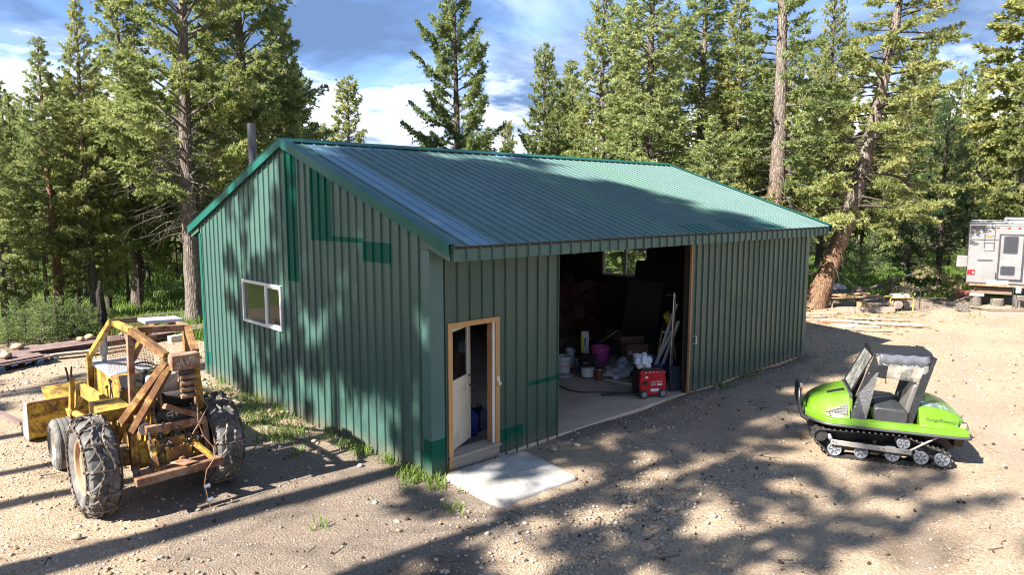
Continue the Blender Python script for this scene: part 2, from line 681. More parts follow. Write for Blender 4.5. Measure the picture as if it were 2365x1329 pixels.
def mat_ground():
    t = NT('gravel_ground')
    g, so, we = t.attr('grass'), t.attr('soil'), t.attr('wet')
    big = t.noise(0.55, 5, 0.6)
    v1 = t.n('ShaderNodeTexVoronoi', feature='F1')
    v1.inputs['Scale'].default_value = 34
    t.L.new(t.tc.outputs['Object'], v1.inputs['Vector'])
    cellc = t.n('ShaderNodeSeparateColor')
    t.L.new(v1.outputs['Color'], cellc.inputs[0])
    st = t.ramp(cellc.outputs[0], [(0.0, (0.13, 0.085, 0.05)), (0.25, (0.29, 0.215, 0.14)), (0.6, (0.42, 0.33, 0.23)), (0.85, (0.33, 0.285, 0.23)), (1.0, (0.58, 0.50, 0.39))])
    v2 = t.n('ShaderNodeTexVoronoi', feature='F1')
    v2.inputs['Scale'].default_value = 105
    t.L.new(t.tc.outputs['Object'], v2.inputs['Vector'])
    cc2 = t.n('ShaderNodeSeparateColor')
    t.L.new(v2.outputs['Color'], cc2.inputs[0])
    fine = t.ramp(cc2.outputs[1], [(0.0, (0.15, 0.10, 0.06)), (0.5, (0.385, 0.30, 0.205)), (1.0, (0.55, 0.46, 0.35))])
    pick = t.ramp(t.noise(2.2, 5, 0.65), [(0.42, 0.0), (0.60, 1.0)])
    grav = t.mix(pick, fine, st)
    grav = t.mix(t.ramp(big, [(0.35, 0.0), (0.7, 0.45)]), grav, (0.38, 0.28, 0.18))
    grav = t.mix(t.ramp(t.noise(0.35, 6, 0.7, t.coord((1.0, 2.2, 1), (4, 1, 0), (0, 0, 0.6))), [(0.42, 0.0), (0.62, 0.55)]), grav, t.mix(0.55, grav, (0.16, 0.12, 0.085)))
    soilc = t.mix(t.noise(7, 6, 0.65), (0.10, 0.075, 0.054), (0.235, 0.19, 0.15))
    spk = t.ramp(cc2.outputs[0], [(0.80, 0.0), (0.92, 1.0)])
    soilc = t.mix(t.math('MULTIPLY', spk, 0.7), soilc, (0.42, 0.38, 0.34))
    nz = t.noise(3.5, 6, 0.65, t.coord(1, (9, 2, 0)))
    sf = t.ramp(t.math('ADD', t.math('MULTIPLY', so, 0.9), t.math('MULTIPLY', t.math('SUBTRACT', nz, 0.5), 0.9)), [(0.28, 0.0), (0.62, 1.0)])
    col = t.mix(t.math('MULTIPLY', sf, 0.85), grav, soilc)
    wf = t.ramp(t.math('ADD', we, t.math('MULTIPLY', t.math('SUBTRACT', nz, 0.5), 0.8)), [(0.30, 0.0), (0.75, 1.0)])
    col = t.mix(wf, col, t.mix(0.62, col, (0.055, 0.042, 0.03)))
    col = t.mix(1.0, col, (0.93, 0.90, 0.885), 'MULTIPLY')
    # packed wheel tracks
    rf = t.ramp(t.math('ADD', t.attr('rut'), t.math('MULTIPLY', t.math('SUBTRACT', t.noise(6, 5, 0.65), 0.5), 0.6)), [(0.25, 0.0), (0.75, 0.7)])
    col = t.mix(rf, col, (0.27, 0.215, 0.165))
    # dark crumbs of cone and bark
    crumb = t.ramp(t.noise(19, 2, 0.5, t.coord(1, (3, 3, 3))), [(0.735, 0.0), (0.76, 1.0)])
    col = t.mix(t.math('MULTIPLY', crumb, 0.75), col, (0.05, 0.035, 0.025))
    gcol = t.ramp(t.noise(1.3, 7, 0.7), [(0.25, (0.075, 0.12, 0.026)), (0.48, (0.14, 0.19, 0.05)), (0.62, (0.21, 0.22, 0.08)), (0.8, (0.22, 0.17, 0.095))])
    gf = t.ramp(t.math('ADD', t.math('MULTIPLY', g, 1.0), t.math('MULTIPLY', t.math('SUBTRACT', nz, 0.5), 0.7)), [(0.35, 0.0), (0.65, 1.0)])
    col = t.mix(gf, col, gcol)
    h = t.math('ADD', t.math('MULTIPLY', t.math('SUBTRACT', 1.0, v1.outputs['Distance']), 0.55), t.math('MULTIPLY', t.noise(60, 4, 0.7), 0.8))
    h = t.math('ADD', h, t.math('MULTIPLY', t.math('SUBTRACT', 1.0, v2.outputs['Distance']), 0.3))
    nb = t.bump(h, 0.75, 0.03)
    rough = t.mix(wf, (0.92,) * 3, (0.55,) * 3)
    return t.done(t.bsdf(col, rough, 0, nb, 0.25))


M_ground = mat_ground()


def mat_stone(name, stops, rough=0.9):
    t = NT(name)
    c = t.ramp(t.attr('tint'), stops)
    n = t.noise(55, 5, 0.65)
    c = t.mix(t.math('MULTIPLY', n, 0.35), c, (0.20, 0.15, 0.105))
    return t.done(t.bsdf(c, rough, 0, t.bump(n, 0.4, 0.006), 0.25))


M_gravel = mat_stone('gravel_stones', [(0.0, (0.17, 0.115, 0.07)), (0.3, (0.34, 0.255, 0.17)), (0.65, (0.43, 0.35, 0.265)), (0.9, (0.36, 0.325, 0.29)), (1.0, (0.48, 0.43, 0.37))])
M_rock = mat_stone('tan_rock', [(0.0, (0.30, 0.22, 0.14)), (0.5, (0.42, 0.335, 0.23)), (1.0, (0.50, 0.44, 0.36))])

ICO_V = None


def ico():
    p = (1 + 5 ** 0.5) / 2
    v = np.array([(-1, p, 0), (1, p, 0), (-1, -p, 0), (1, -p, 0), (0, -1, p), (0, 1, p), (0, -1, -p), (0, 1, -p), (p, 0, -1), (p, 0, 1), (-p, 0, -1), (-p, 0, 1)], float)
    v /= np.linalg.norm(v[0])
    f = np.array([(0, 11, 5), (0, 5, 1), (0, 1, 7), (0, 7, 10), (0, 10, 11), (1, 5, 9), (5, 11, 4), (11, 10, 2), (10, 7, 6), (7, 1, 8), (3, 9, 4), (3, 4, 2), (3, 2, 6), (3, 6, 8), (3, 8, 9), (4, 9, 5), (2, 4, 11), (6, 2, 10), (8, 6, 7), (9, 8, 1)])
    return v, f


def scatter_stones(name, xy, size, mat, seed, flat=0.6, sink=0.25):
    r = np.random.RandomState(seed)
    v, f = ico()
    n = len(xy)
    S = size[:, None] * np.stack([r.uniform(0.7, 1.35, n), r.uniform(0.6, 1.1, n), r.uniform(flat * 0.7, flat * 1.2, n)], 1)
    a = r.uniform(0, 2 * PI, n)
    vv = v[None] * (1 + r.uniform(-0.32, 0.28, (n, 12, 1)))
    vv = vv * S[:, None, :]
    tl = r.uniform(-0.35, 0.35, n)
    ct, stt = np.cos(tl)[:, None], np.sin(tl)[:, None]
    y2, z2 = vv[..., 1] * ct - vv[..., 2] * stt, vv[..., 1] * stt + vv[..., 2] * ct
    ca, sa = np.cos(a)[:, None], np.sin(a)[:, None]
    X = vv[..., 0] * ca - y2 * sa + xy[:, 0, None]
    Y = vv[..., 0] * sa + y2 * ca + xy[:, 1, None]
    Z = z2 + (ground_z(xy[:, 0], xy[:, 1]) + S[:, 2] * (1 - 2 * sink))[:, None]
    F = (f[None] + 12 * np.arange(n)[:, None, None]).reshape(-1, 3)
    return np_mesh(name, np.stack([X, Y, Z], -1).reshape(-1, 3), F, mat, np.repeat(r.rand(n), 12))


def build_gravel():
    r = np.random.RandomState(11)
    n = 150000
    # denser close to the viewpoint, thinning with distance
    dist = 3.8 + 24 * r.rand(n) ** 1.7
    ang = CAM_YAW + r.uniform(-0.70, 0.70, n)
    x = CAM_LOC[0] + dist * np.cos(ang) / np.cos(ang - CAM_YAW)
    y = CAM_LOC[1] + dist * np.sin(ang) / np.cos(ang - CAM_YAW)
    gm = grass_mask(x, y)
    clump = noise2(x, y, 21, 0.8) * 0.6 + noise2(x, y, 22, 2.6) * 0.4
    soil = np.hypot((x + 1.5) / 1.9, (y - 0.6) / 3.0) < 1.25
    pad = (x > -0.05) & (x < 1.65) & (y > -1.5) & (y < 0)
    keep = (gm < 0.3) & (r.rand(n) < np.clip(clump * 2.0 - 0.45, 0.06, 1)) & ~pad
    keep &= ~((x > -0.02) & (x < 11.6) & (y > -0.02) & (y < 8.45))
    keep &= ~(soil & (r.rand(n) < 0.72))
    # traffic has ground the yard by the tracked carrier fine
    keep &= ~((np.hypot((x - 6.5) / 5, (y + 4.2) / 3.4) < 1) & (r.rand(n) < 0.75))
    x, y, dist = x[keep], y[keep], dist[keep]
    sz = 0.0075 + 0.012 * r.rand(len(x)) ** 2.4 + 0.014 * (r.rand(len(x)) < 0.03)
    sz *= np.clip(dist / 9, 0.85, 1.5)
    m = 30000
    xy = np.stack([x, y], 1)[:m]
    o = part('gravel', scatter_stones('gravel', xy, sz[:m], M_gravel, 12), None)
    setp(o, 'loose tan gravel stones strewn over the whole yard', 'gravel', kind='stuff')
    # coarser broken rock in three spoil patches
    P, S = [], []
    for (cx, cy_, sx, sy, k, s0) in [(-4.55, 1.75, 0.8, 0.9, 520, 0.026), (1.0, -2.5, 1.7, 0.75, 900, 0.026), (2.3, -0.65, 0.75, 0.32, 130, 0.03), (-4.2, 0.3, 0.6, 0.7, 220, 0.022),
                                     (-0.1, -2.6, 1.2, 0.6, 300, 0.022), (-0.5, 6.0, 0.5, 2.3, 260, 0.045), (-2.5, 10.5, 2.6, 1.8, 500, 0.026)]:
        q = r.randn(k, 2) * (sx, sy) + (cx, cy_)
        P.append(q)
        S.append(s0 * (0.45 + 1.0 * r.rand(k) ** 2))
    P, S = np.concatenate(P), np.concatenate(S)
    ok = ~((P[:, 0] > -0.05) & (P[:, 0] < 11.6) & (P[:, 1] > -0.02) & (P[:, 1] < 8.5)) & ~((P[:, 0] > -0.05) & (P[:, 0] < 1.65) & (P[:, 1] > -1.5) & (P[:, 1] < 0.1))
    o = part('rubble', scatter_stones('rubble', P[ok], S[ok], M_gravel, 13, 0.7, 0.2), None)
    setp(o, 'coarser broken stones lying in patches on the gravel', 'rubble', kind='stuff')
    # cones and bark crumbs, dark specks
    k = 620
    d = 4 + 14 * r.rand(k) ** 1.4
    a = CAM_YAW + r.uniform(-0.66, 0.66, k)
    q = np.stack([CAM_LOC[0] + d * np.cos(a) / np.cos(a - CAM_YAW), CAM_LOC[1] + d * np.sin(a) / np.cos(a - CAM_YAW)], 1)
    ok = ~((q[:, 0] > -0.05) & (q[:, 0] < 11.6) & (q[:, 1] > -0.02) & (q[:, 1] < 8.5)) & ~((q[:, 0] > -0.05) & (q[:, 0] < 1.65) & (q[:, 1] > -1.5) & (q[:, 1] < 0.1))
    q = q[ok]
    o = part('cone_litter', scatter_stones('cone_litter', q, 0.012 + 0.014 * r.rand(len(q)), mat_paint('cone_brown', (0.045, 0.03, 0.02), 0.9), 14, 0.8, 0.1), None)
    setp(o, 'dark fallen cones and bark crumbs scattered over the yard', 'litter', kind='stuff')
    # thin sticks and splinters
    mb = MB()
    rs = random.Random(77)
    for x, y in q[rs.randrange(3)::4]:
        L = rs.uniform(0.06, 0.30)
        mb.box((x + 0.1, y, float(ground_z(x, y)) + 0.008), (L, 0.008, 0.008), eul(0, rs.uniform(-.05, .05), rs.uniform(0, 3.1)))
    o = mb.build('twigs', mat_paint('dry_twig', (0.10, 0.075, 0.055), 0.9), None, smooth=0, fix=False)
    setp(o, 'dry twigs and splinters lying about the yard', 'twigs', kind='stuff')
    # a little grit on the step slab
    g = np.column_stack([r.uniform(0.15, 1.45, 46), r.uniform(-1.32, -0.15, 46)])
    me = scatter_stones('grit', g, 0.006 + 0.007 * r.rand(46), M_gravel, 15, 0.7, 0.1)
    o = part('grit', me, None, (0, 0, 0.077))
    setp(o, 'grit scattered on the concrete slab', 'grit', kind='stuff')


def blades(pts, h, w, seed, lean=0.5, per=1):
    """Curved grass blades at pts (n,3): two quads each."""
    r = np.random.RandomState(seed)
    n = len(pts)
    a = r.uniform(0, 2 * PI, n)
    hh = h * r.uniform(0.45, 1.15, n)
    ln = hh * r.uniform(0.1, lean, n)
    d = np.stack([np.cos(a), np.sin(a), np.zeros(n)], 1)
    s = np.stack([-np.sin(a), np.cos(a), np.zeros(n)], 1) * (w * r.uniform(0.6, 1.2, n))[:, None]
    up = np.array((0, 0, 1.0))
    p0 = pts
    p1 = pts + d * (ln * 0.35)[:, None] + up * (hh * 0.6)[:, None]
    p2 = pts + d * ln[:, None] + up * hh[:, None]
    V = np.stack([p0 - s, p0 + s, p1 + s * 0.8, p1 - s * 0.8, p2 + s * 0.15, p2 - s * 0.15], 1).reshape(-1, 3)
    b = 6 * np.arange(n)[:, None]
    F = np.concatenate([b + np.array([[0, 1, 2, 3]]), b + np.array([[3, 2, 4, 5]])])
    return V, F, np.repeat(r.rand(n), 6)


def mat_leaf(name, stops, trans=0.35, rough=0.55):
    t = NT(name)
    c = t.ramp(t.attr('tint'), stops)
    rn = t.rnd()
    c = t.mix(1.0, c, t.ramp(rn, [(0.0, (0.80, 0.86, 0.86)), (0.35, (1.0, 1.0, 0.9)), (0.7, (1.12, 1.05, 0.92)), (1.0, (1.05, 1.12, 1.15))]), 'MULTIPLY')
    b = t.bsdf(c, rough, 0, None, 0.25)
    tr = t.n('ShaderNodeBsdfTranslucent')
    t.L.new(t.mix(0.35, c, (0.31, 0.36, 0.13)), tr.inputs[0])
    m = t.n('ShaderNodeMixShader')
    m.inputs[0].default_value = trans
    t.L.new(b, m.inputs[1])
    t.L.new(tr.outputs[0], m.inputs[2])
    return t.done(m.outputs[0])


M_grass = mat_leaf('grass_blades', [(0.0, (0.075, 0.15, 0.026)), (0.5, (0.14, 0.24, 0.048)), (0.85, (0.21, 0.28, 0.075)), (1.0, (0.30, 0.28, 0.13))], 0.5)


def build_grass():
    r = np.random.RandomState(31)
    # tufts along the gable wall and around the slab
    P = []
    for (x, y, s, k) in [(-0.55, 4.15, 0.28, 340), (-0.28, 4.9, 0.26, 220), (-0.22, 5.6, 0.22, 170), (-0.75, 3.1, 0.2, 160), (-0.45, 3.35, 0.18, 120), (-0.12, 2.6, 0.10, 60), (-0.14, 2.0, 0.12, 90),
                         (-0.16, 1.55, 0.13, 110), (-0.10, 0.95, 0.07, 60), (-0.13, 0.45, 0.10, 120), (-0.16, 0.22, 0.10, 110), (-0.02, -0.12, 0.07, 70), (-0.30, 0.05, 0.12, 60), (-0.35, 6.6, 0.18, 90),
                         (-0.95, 2.2, 0.07, 22), (-1.9, -0.3, 0.05, 14), (-0.42, -0.95, 0.08, 30), (-0.2, 7.4, 0.15, 60), (-0.15, -0.3, 0.08, 40), (0.05, -0.62, 0.05, 20),
                         (7.45, -0.16, 0.12, 45), (8.6, -0.15, 0.14, 40), (5.6, -0.25, 0.06, 10), (17.6, 0.3, 0.25, 40), (20.6, 0.9, 0.3, 60), (18.1, -0.2, 0.2, 40), (22.0, -1.3, 0.3, 40)]:
        P.append(r.randn(k, 2) * s + (x, y))
    P = np.concatenate(P)
    P = P[~((P[:, 0] > -0.025) & (P[:, 0] < 11.7) & (P[:, 1] > -0.02)) & ~((P[:, 0] > 0.03) & (P[:, 0] < 1.6) & (P[:, 1] > -1.45) & (P[:, 1] < 0.1))]
    pts = np.column_stack([P, ground_z(P[:, 0], P[:, 1]) - 0.01])
    o = part('weeds', np_mesh('weeds', *blades(pts, 0.15, 0.009, 32, 1.5)[:2], M_grass, blades(pts, 0.15, 0.009, 32, 1.5)[2]), None)
    setp(o, 'green weeds and grass tufts growing along the gable wall', 'weeds', kind='stuff')
    # meadow: the grass clearing behind the shed on the right and the bank on the left
    n = 300000
    D = 19 + 34 * r.rand(n) ** 1.35
    u = np.where(r.rand(n) < 0.36, r.uniform(-120, 520, n), r.uniform(1800, 2480, n))
    zc = D * math.cos(CAM_PITCH) + CAM_LOC[2] * math.sin(-CAM_PITCH)
    lat = (u - 1182.5) / CAM_F * zc
    x = CAM_LOC[0] + D * math.cos(CAM_YAW) + lat * math.sin(CAM_YAW)
    y = CAM_LOC[1] + D * math.sin(CAM_YAW) - lat * math.cos(CAM_YAW)
    gm = grass_mask(x, y)
    cl = noise2(x, y, 41, 0.5) * 0.6 + noise2(x, y, 42, 1.7) * 0.4
    k = (gm > 0.4) & (r.rand(n) < np.clip(cl * 1.9 - 0.28, 0.05, 1))
    x, y = x[k][:88000], y[k][:88000]
    pts = np.column_stack([x, y, ground_z(x, y) - 0.02])
    V, F, T = blades(pts, 0.34, 0.018, 43, 0.8)
    T = np.clip(T * 0.7 + 0.5 * (np.repeat(noise2(x, y, 44, 0.35), 6) - 0.25), 0, 1)
    o = part('meadow_grass', np_mesh('meadow_grass', V, F, M_grass, T), None)
    setp(o, 'tall bright green grass in the clearing and under the trees', 'grass', kind='stuff')


build_ground()
build_gravel()
build_grass()


# ------------------------------------------------------------------ distant hills
def build_hills():
    t = NT('hazy_hill_forest')
    c = t.ramp(t.noise(0.02, 8, 0.7), [(0.3, (0.020, 0.042, 0.062)), (0.7, (0.045, 0.075, 0.09))])  # bluish tones put the haze of distance into the forest colour
    m = t.done(t.bsdf(c, 0.95, 0, None, 0.1))
    n = 160
    a = np.linspace(CAM_YAW - 1.2, CAM_YAW + 1.6, n)
    P = []
    for j, (rad, hf) in enumerate([(900, 0.0), (1080, 0.55), (1300, 1.0), (1550, 0.8), (2000, 0.0)]):
        h = (62 + 34 * np.sin(a * 4.1 + 0.6) + 18 * np.sin(a * 9.7 + 2) + 7 * np.sin(a * 23) + 3 * np.sin(a * 61)) * hf
        P.append([(5 + rad * math.cos(q), 2 + rad * math.sin(q), hh - 12) for q, hh in zip(a, h)])
    mb = MB().grid(P)
    o = mb.build('hills', m, None, smooth=60)
    setp(o, 'blue wooded hills far behind the trees', 'hills', kind='structure')


build_hills()
# ================================================================== SHED
SL, SW = 11.55, 8.39
RID, EAV, OV = 4.933, 3.282, 0.516
SLOPE = (RID - EAV) / (SW / 2 + OV)


def roof_z(y):
    return RID - abs(y - SW / 2) * SLOPE


def mat_siding(name, c, rough=0.42, var=0.10, streak=0.35, soil=0.22, spec=0.35):
    """painted sheet metal with rain streaks"""
    t = NT(name)
    n1 = t.noise(1.0, 6, 0.6, t.coord((7, 7, 0.35)))
    n2 = t.noise(0.8, 5, 0.6)
    col = t.ramp(n1, [(0.25, jit(c, 1 - var)), (0.75, jit(c, 1 + var))])
    col = t.mix(t.math('MULTIPLY', t.rnd(), 0.25), col, jit(c, 0.72))
    chalk = t.ramp(t.noise(1.0, 8, 0.7, t.coord((11, 11, 0.6), (4, 4, 2))), [(0.52, 0.0), (0.80, 1.0)])
    col = t.mix(t.math('MULTIPLY', chalk, streak), col, tuple(min(1, q * 1.6 + 0.012 * streak) for q in c))
    dirt = t.ramp(t.noise(2.2, 8, 0.7, t.coord((3, 3, 1.2), (1, 7, 3))), [(0.55, 0.0), (0.85, 1.0)])
    col = t.mix(t.math('MULTIPLY', dirt, soil), col, (0.09, 0.085, 0.06))
    # mud splashed up from the ground by rain
    sp = t.n('ShaderNodeSeparateXYZ')
    t.L.new(t.tc.outputs['Object'], sp.inputs[0])
    zz = t.math('ADD', sp.outputs['Z'], t.math('MULTIPLY', t.math('SUBTRACT', t.noise(3.5, 6, 0.7), 0.5), 0.5))
    mud = t.ramp(zz, [(0.02, 0.55), (0.30, 0.0)])
    col = t.mix(mud, col, (0.16, 0.125, 0.09))
    rr = t.ramp(n2, [(0.3, rough - 0.08), (0.7, rough + 0.14)])
    return t.done(t.bsdf(col, rr, 0.0, t.bump(t.noise(6, 3, 0.5), 0.10, 0.012), spec))


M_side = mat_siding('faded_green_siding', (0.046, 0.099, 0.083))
M_front = mat_siding('shaded_green_siding', (0.038, 0.074, 0.056))  # same faded green paint, with the front wall's shade put into the colour
M_patch = mat_siding('fresh_green_siding', (0.001, 0.072, 0.047), 0.42, 0.10, 0.08, 0.05, 0.10)
M_trim = mat_siding('teal_trim', (0.007, 0.082, 0.066), 0.40, 0.08, 0.15, 0.1, 0.2)
M_ctrim = mat_siding('corner_trim_green', (0.055, 0.118, 0.110), 0.4, 0.08, 0.15)
M_roof = mat_siding('roof_green', (0.078, 0.138, 0.128), 0.48, 0.10, 0.12, 0.15, 0.18)
M_roof_light = mat_siding('pale_blue_roof_sheet', (0.115, 0.205, 0.265), 0.45, 0.08, 0.1, 0.1, 0.2)
M_roof_new = mat_siding('new_teal_roof_sheet', (0.010, 0.095, 0.085), 0.30, 0.06, 0.05)
M_roof_pale = mat_siding('pale_green_roof_sheet', (0.080, 0.150, 0.122), 0.48, 0.10, 0.12, 0.15, 0.18)
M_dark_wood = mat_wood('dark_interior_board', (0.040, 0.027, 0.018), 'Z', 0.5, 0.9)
M_frame_wood = mat_wood('varnished_door_trim', (0.42, 0.235, 0.085), 'Z', 1.0, 0.6, 0.25)
M_brown_wood = mat_wood('brown_stained_post', (0.34, 0.165, 0.075), 'Z', 1.0, 0.6, 0.3)
M_grey_wood = mat_wood('weathered_grey_board', (0.30, 0.255, 0.20), 'X', 1.0, 0.85, 0.35)
M_white = mat_paint('white_paint', (0.62, 0.61, 0.58), 0.45, 0.06, 2.0, (0.3, 0.27, 0.22), 0.3)
M_cream = mat_paint('cream_door_paint', (0.60, 0.53, 0.41), 0.5, 0.06, 2.0, (0.22, 0.17, 0.12), 0.45)
M_black_metal = mat_paint('black_metal', (0.02, 0.02, 0.022), 0.4, 0.2)
M_chrome = mat_paint('bright_metal', (0.62, 0.62, 0.62), 0.28, 0.08, 6, (0.2, 0.18, 0.16), 0.3, 1.0)


def mat_glass(name, tint=(0.9, 0.95, 0.93), rough=0.02, trans=0.55):
    t = NT(name)
    g = t.n('ShaderNodeBsdfGlossy')
    g.inputs['Roughness'].default_value = rough
    g.inputs['Color'].default_value = (0.9, 0.95, 0.95, 1)
    tr = t.n('ShaderNodeBsdfTransparent')
    tr.inputs[0].default_value = (*tint, 1)
    lw = t.n('ShaderNodeLayerWeight')
    lw.inputs[0].default_value = 0.5
    f = t.math('ADD', t.math('MULTIPLY', t.math('POWER', lw.outputs['Facing'], 3.0), 0.22), 0.02, True)
    m = t.n('ShaderNodeMixShader')
    t.L.new(f, m.inputs[0])
    t.L.new(tr.outputs[0], m.inputs[1])
    t.L.new(g.outputs[0], m.inputs[2])
    return t.done(m.outputs[0])


M_glass = mat_glass('window_glass', (0.72, 0.76, 0.74))

SHED = thing('metal_shed', 'long green metal sided shed with open sliding door and low gable roof', 'shed')

PITCH = 0.229


def rib_profile(u0, u1, hh=0.026):
    """(u,h) points of ribbed sheet between u0 and u1, ribs on a global pitch"""
    pts = [(u0, None)]
    k = math.floor(u0 / PITCH) - 1
    while k * PITCH < u1 + PITCH:
        b = k * PITCH
        for du, h in ((0.0, 0.0), (0.006, hh), (0.019, hh), (0.027, 0.0), (0.112, 0.0), (0.117, 0.0018), (0.125, 0.0018), (0.130, 0.0)):
            if u0 < b + du < u1:
                pts.append((b + du, h))
        k += 1
    pts.append((u1, None))

    def hat(u):
        p = (u / PITCH - math.floor(u / PITCH)) * PITCH
        return np.interp(p, [0, 0.006, 0.019, 0.027, PITCH], [0, hh, hh, 0, 0])
    return [(u, float(hat(u)) if h is None else h) for u, h in pts]


def ribbed(name, mat, u0, u1, zlo, zhi, place, holes=(), parent=None, off=0.0, cuts=(), label=None, hh=0.026):
    """Ribbed sheet. place(u, z, h) -> world point. zlo/zhi constants or functions of u. holes: (ua,ub,za,zb)."""
    prof = rib_profile(u0, u1, 0.018 if name.startswith('roof') else hh)
    extra = [c for hl in holes for c in hl[:2] if u0 < c < u1] + [c for c in cuts if u0 < c < u1]
    us = [q[0] for q in prof]
    hs = [q[1] for q in prof]
    for c in extra:
        if c not in us:
            h = float(np.interp(c, us, hs))
            i = int(np.searchsorted(us, c))
            us.insert(i, c)
            hs.insert(i, h)
    fl = zlo if callable(zlo) else (lambda u: zlo)
    fh = zhi if callable(zhi) else (lambda u: zhi)
    vs, fs = [], []
    for (ua, ha), (ub, hb) in zip(zip(us[:-1], hs[:-1]), zip(us[1:], hs[1:])):
        if ub - ua < 1e-6:
            continue
        mid = (ua + ub) / 2
        spans = [(fl, fh)]
        for (xa, xb, za, zb) in holes:
            if xa <= mid <= xb:
                spans = []
                if za > fl(mid) + 1e-3:
                    spans.append((fl, lambda u, z=za: z))
                if zb < fh(mid) - 1e-3:
                    spans.append((lambda u, z=zb: z, fh))
        for (a, b) in spans:
            n = len(vs)
            vs += [place(ua, a(ua), ha + off), place(ub, a(ub), hb + off), place(ub, b(ub), hb + off), place(ua, b(ua), ha + off)]
            fs.append((n, n + 1, n + 2, n + 3))
    mb = MB().add(vs, fs)
    o = mb.build(name, mat, parent or SHED, smooth=0, fix=False)
    import bmesh
    bm = bmesh.new()
    bm.from_mesh(o.data)
    bmesh.ops.remove_doubles(bm, verts=bm.verts, dist=1e-5)
    bm.to_mesh(o.data)
    bm.free()
    md = o.modifiers.new('thickness', 'SOLIDIFY')
    md.thickness = 0.0016
    md.offset = -1
    if label:
        o['label'] = label
    return o


gable = lambda y, z, h: (-h - 0.002, y, z)
front = lambda x, z, h: (x, -h - 0.002, z)
GW = (4.46, 6.17, 1.49, 2.335)          # gable window
DW = (0.28, 1.25, 0.06, 2.165)          # man door
OPN = (2.56, 6.25, 0.0, 3.02)           # wide opening
DZ = 0.055

# --- siding sheets, one object each
y = 0.0
while y < SW - 0.01:
    y1 = min(y + 4 * PITCH, SW)
    ribbed('wall_panel', M_side, y, y1, -0.05, lambda u: roof_z(u) - DZ, gable, [GW], cuts=(SW / 2,))
    y = y1
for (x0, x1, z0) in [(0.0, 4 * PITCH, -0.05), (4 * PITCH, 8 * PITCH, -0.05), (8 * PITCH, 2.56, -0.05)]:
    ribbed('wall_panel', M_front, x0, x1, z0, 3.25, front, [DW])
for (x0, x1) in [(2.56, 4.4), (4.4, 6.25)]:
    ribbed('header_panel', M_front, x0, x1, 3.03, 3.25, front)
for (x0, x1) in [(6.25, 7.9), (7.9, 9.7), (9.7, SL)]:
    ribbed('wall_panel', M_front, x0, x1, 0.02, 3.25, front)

# --- bright green patch sheets
for (a, b, z0, zf, lb) in [(3.77, 4.15, 2.46, lambda u: roof_z(u) - 0.06, 'bright green strip from the gable peak down'),
                           (2.56, 3.30, 3.215, lambda u: roof_z(u) - 0.06, 'large bright green patch under the sloping roof edge'),
                           (1.68, 2.56, 3.225, 3.30, 'thin bright green band'),
                           (0.91, 1.68, 2.955, 3.255, 'small square bright green patch')]:
    ribbed('patch_panel', M_patch, a, b, z0, zf, gable, off=0.004, label=lb)
ribbed('patch_panel', M_trim, 8.08, 8.37, -0.05, 0.53, gable, off=0.004, label='bright teal patch at the foot of the rear corner')
ribbed('patch_panel', M_patch, 1.285, 1.75, -0.05, 0.41, front, off=0.004, label='dark green patch beside the door sill')
ribbed('patch_panel', M_patch, 1.84, 2.555, 0.985, 1.055, front, off=0.004, label='thin dark green band across the wall')

# --- corner trims
for (nm, cx, cyy, m) in [('corner_trim', 0, 0, M_ctrim), ('corner_trim', SL, 0, M_ctrim)]:
    s = 1 if cx == 0 else -1
    mb = MB()
    mb.prism([(-0.032 * s, -0.032), (0.20 * s, -0.032), (0.20 * s, -0.026), (-0.026 * s, -0.026), (-0.026 * s, 0.155), (-0.032 * s, 0.155)],
             (cx, cyy, 0.54 if cx == 0 else -0.02), (1, 0, 0), (0, 1, 0), (0, 0, (2.66 if cx == 0 else 3.2)))
    mb.build(nm, m, SHED)
mb = MB().prism([(-0.034, -0.034), (0.202, -0.034), (0.202, -0.028), (-0.028, -0.028), (-0.028, 0.157), (-0.034, 0.157)], (0, 0, -0.05), (1, 0, 0), (0, 1, 0), (0, 0, 0.60))
o = mb.build('corner_trim', M_patch, SHED)
o['label'] = 'fresh dark green foot of the near corner trim'
mb = MB().prism([(-0.030, 0.03), (-0.030, -0.09), (-0.024, -0.09), (-0.024, 0.024), (0.12, 0.024), (0.12, 0.03)], (0, SW, -0.05), (1, 0, 0), (0, 1, 0), (0, 0, 3.22))
mb.build('corner_trim', M_trim, SHED)

# --- inner lining (real wall thickness)
def core(name, polys, mat=M_dark_wood):
    mb = MB()
    for (poly, org, U, V, W) in polys:
        mb.prism(poly, org, U, V, W)
    return mb.build(name, mat, SHED, smooth=0)


def gpoly(y0, y1, z0=None, z1=None):
    top = lambda q: roof_z(q) - DZ - 0.06
    if z0 is None:
        z0 = 0.0
    if z1 is not None:
        return [(y0, z0), (y1, z0), (y1, z1), (y0, z1)]
    p = [(y0, z0), (y1, z0), (y1, top(y1))]
    if y0 < SW / 2 < y1:
        p.append((SW / 2, top(SW / 2)))
    p.append((y0, top(y0)))
    return p


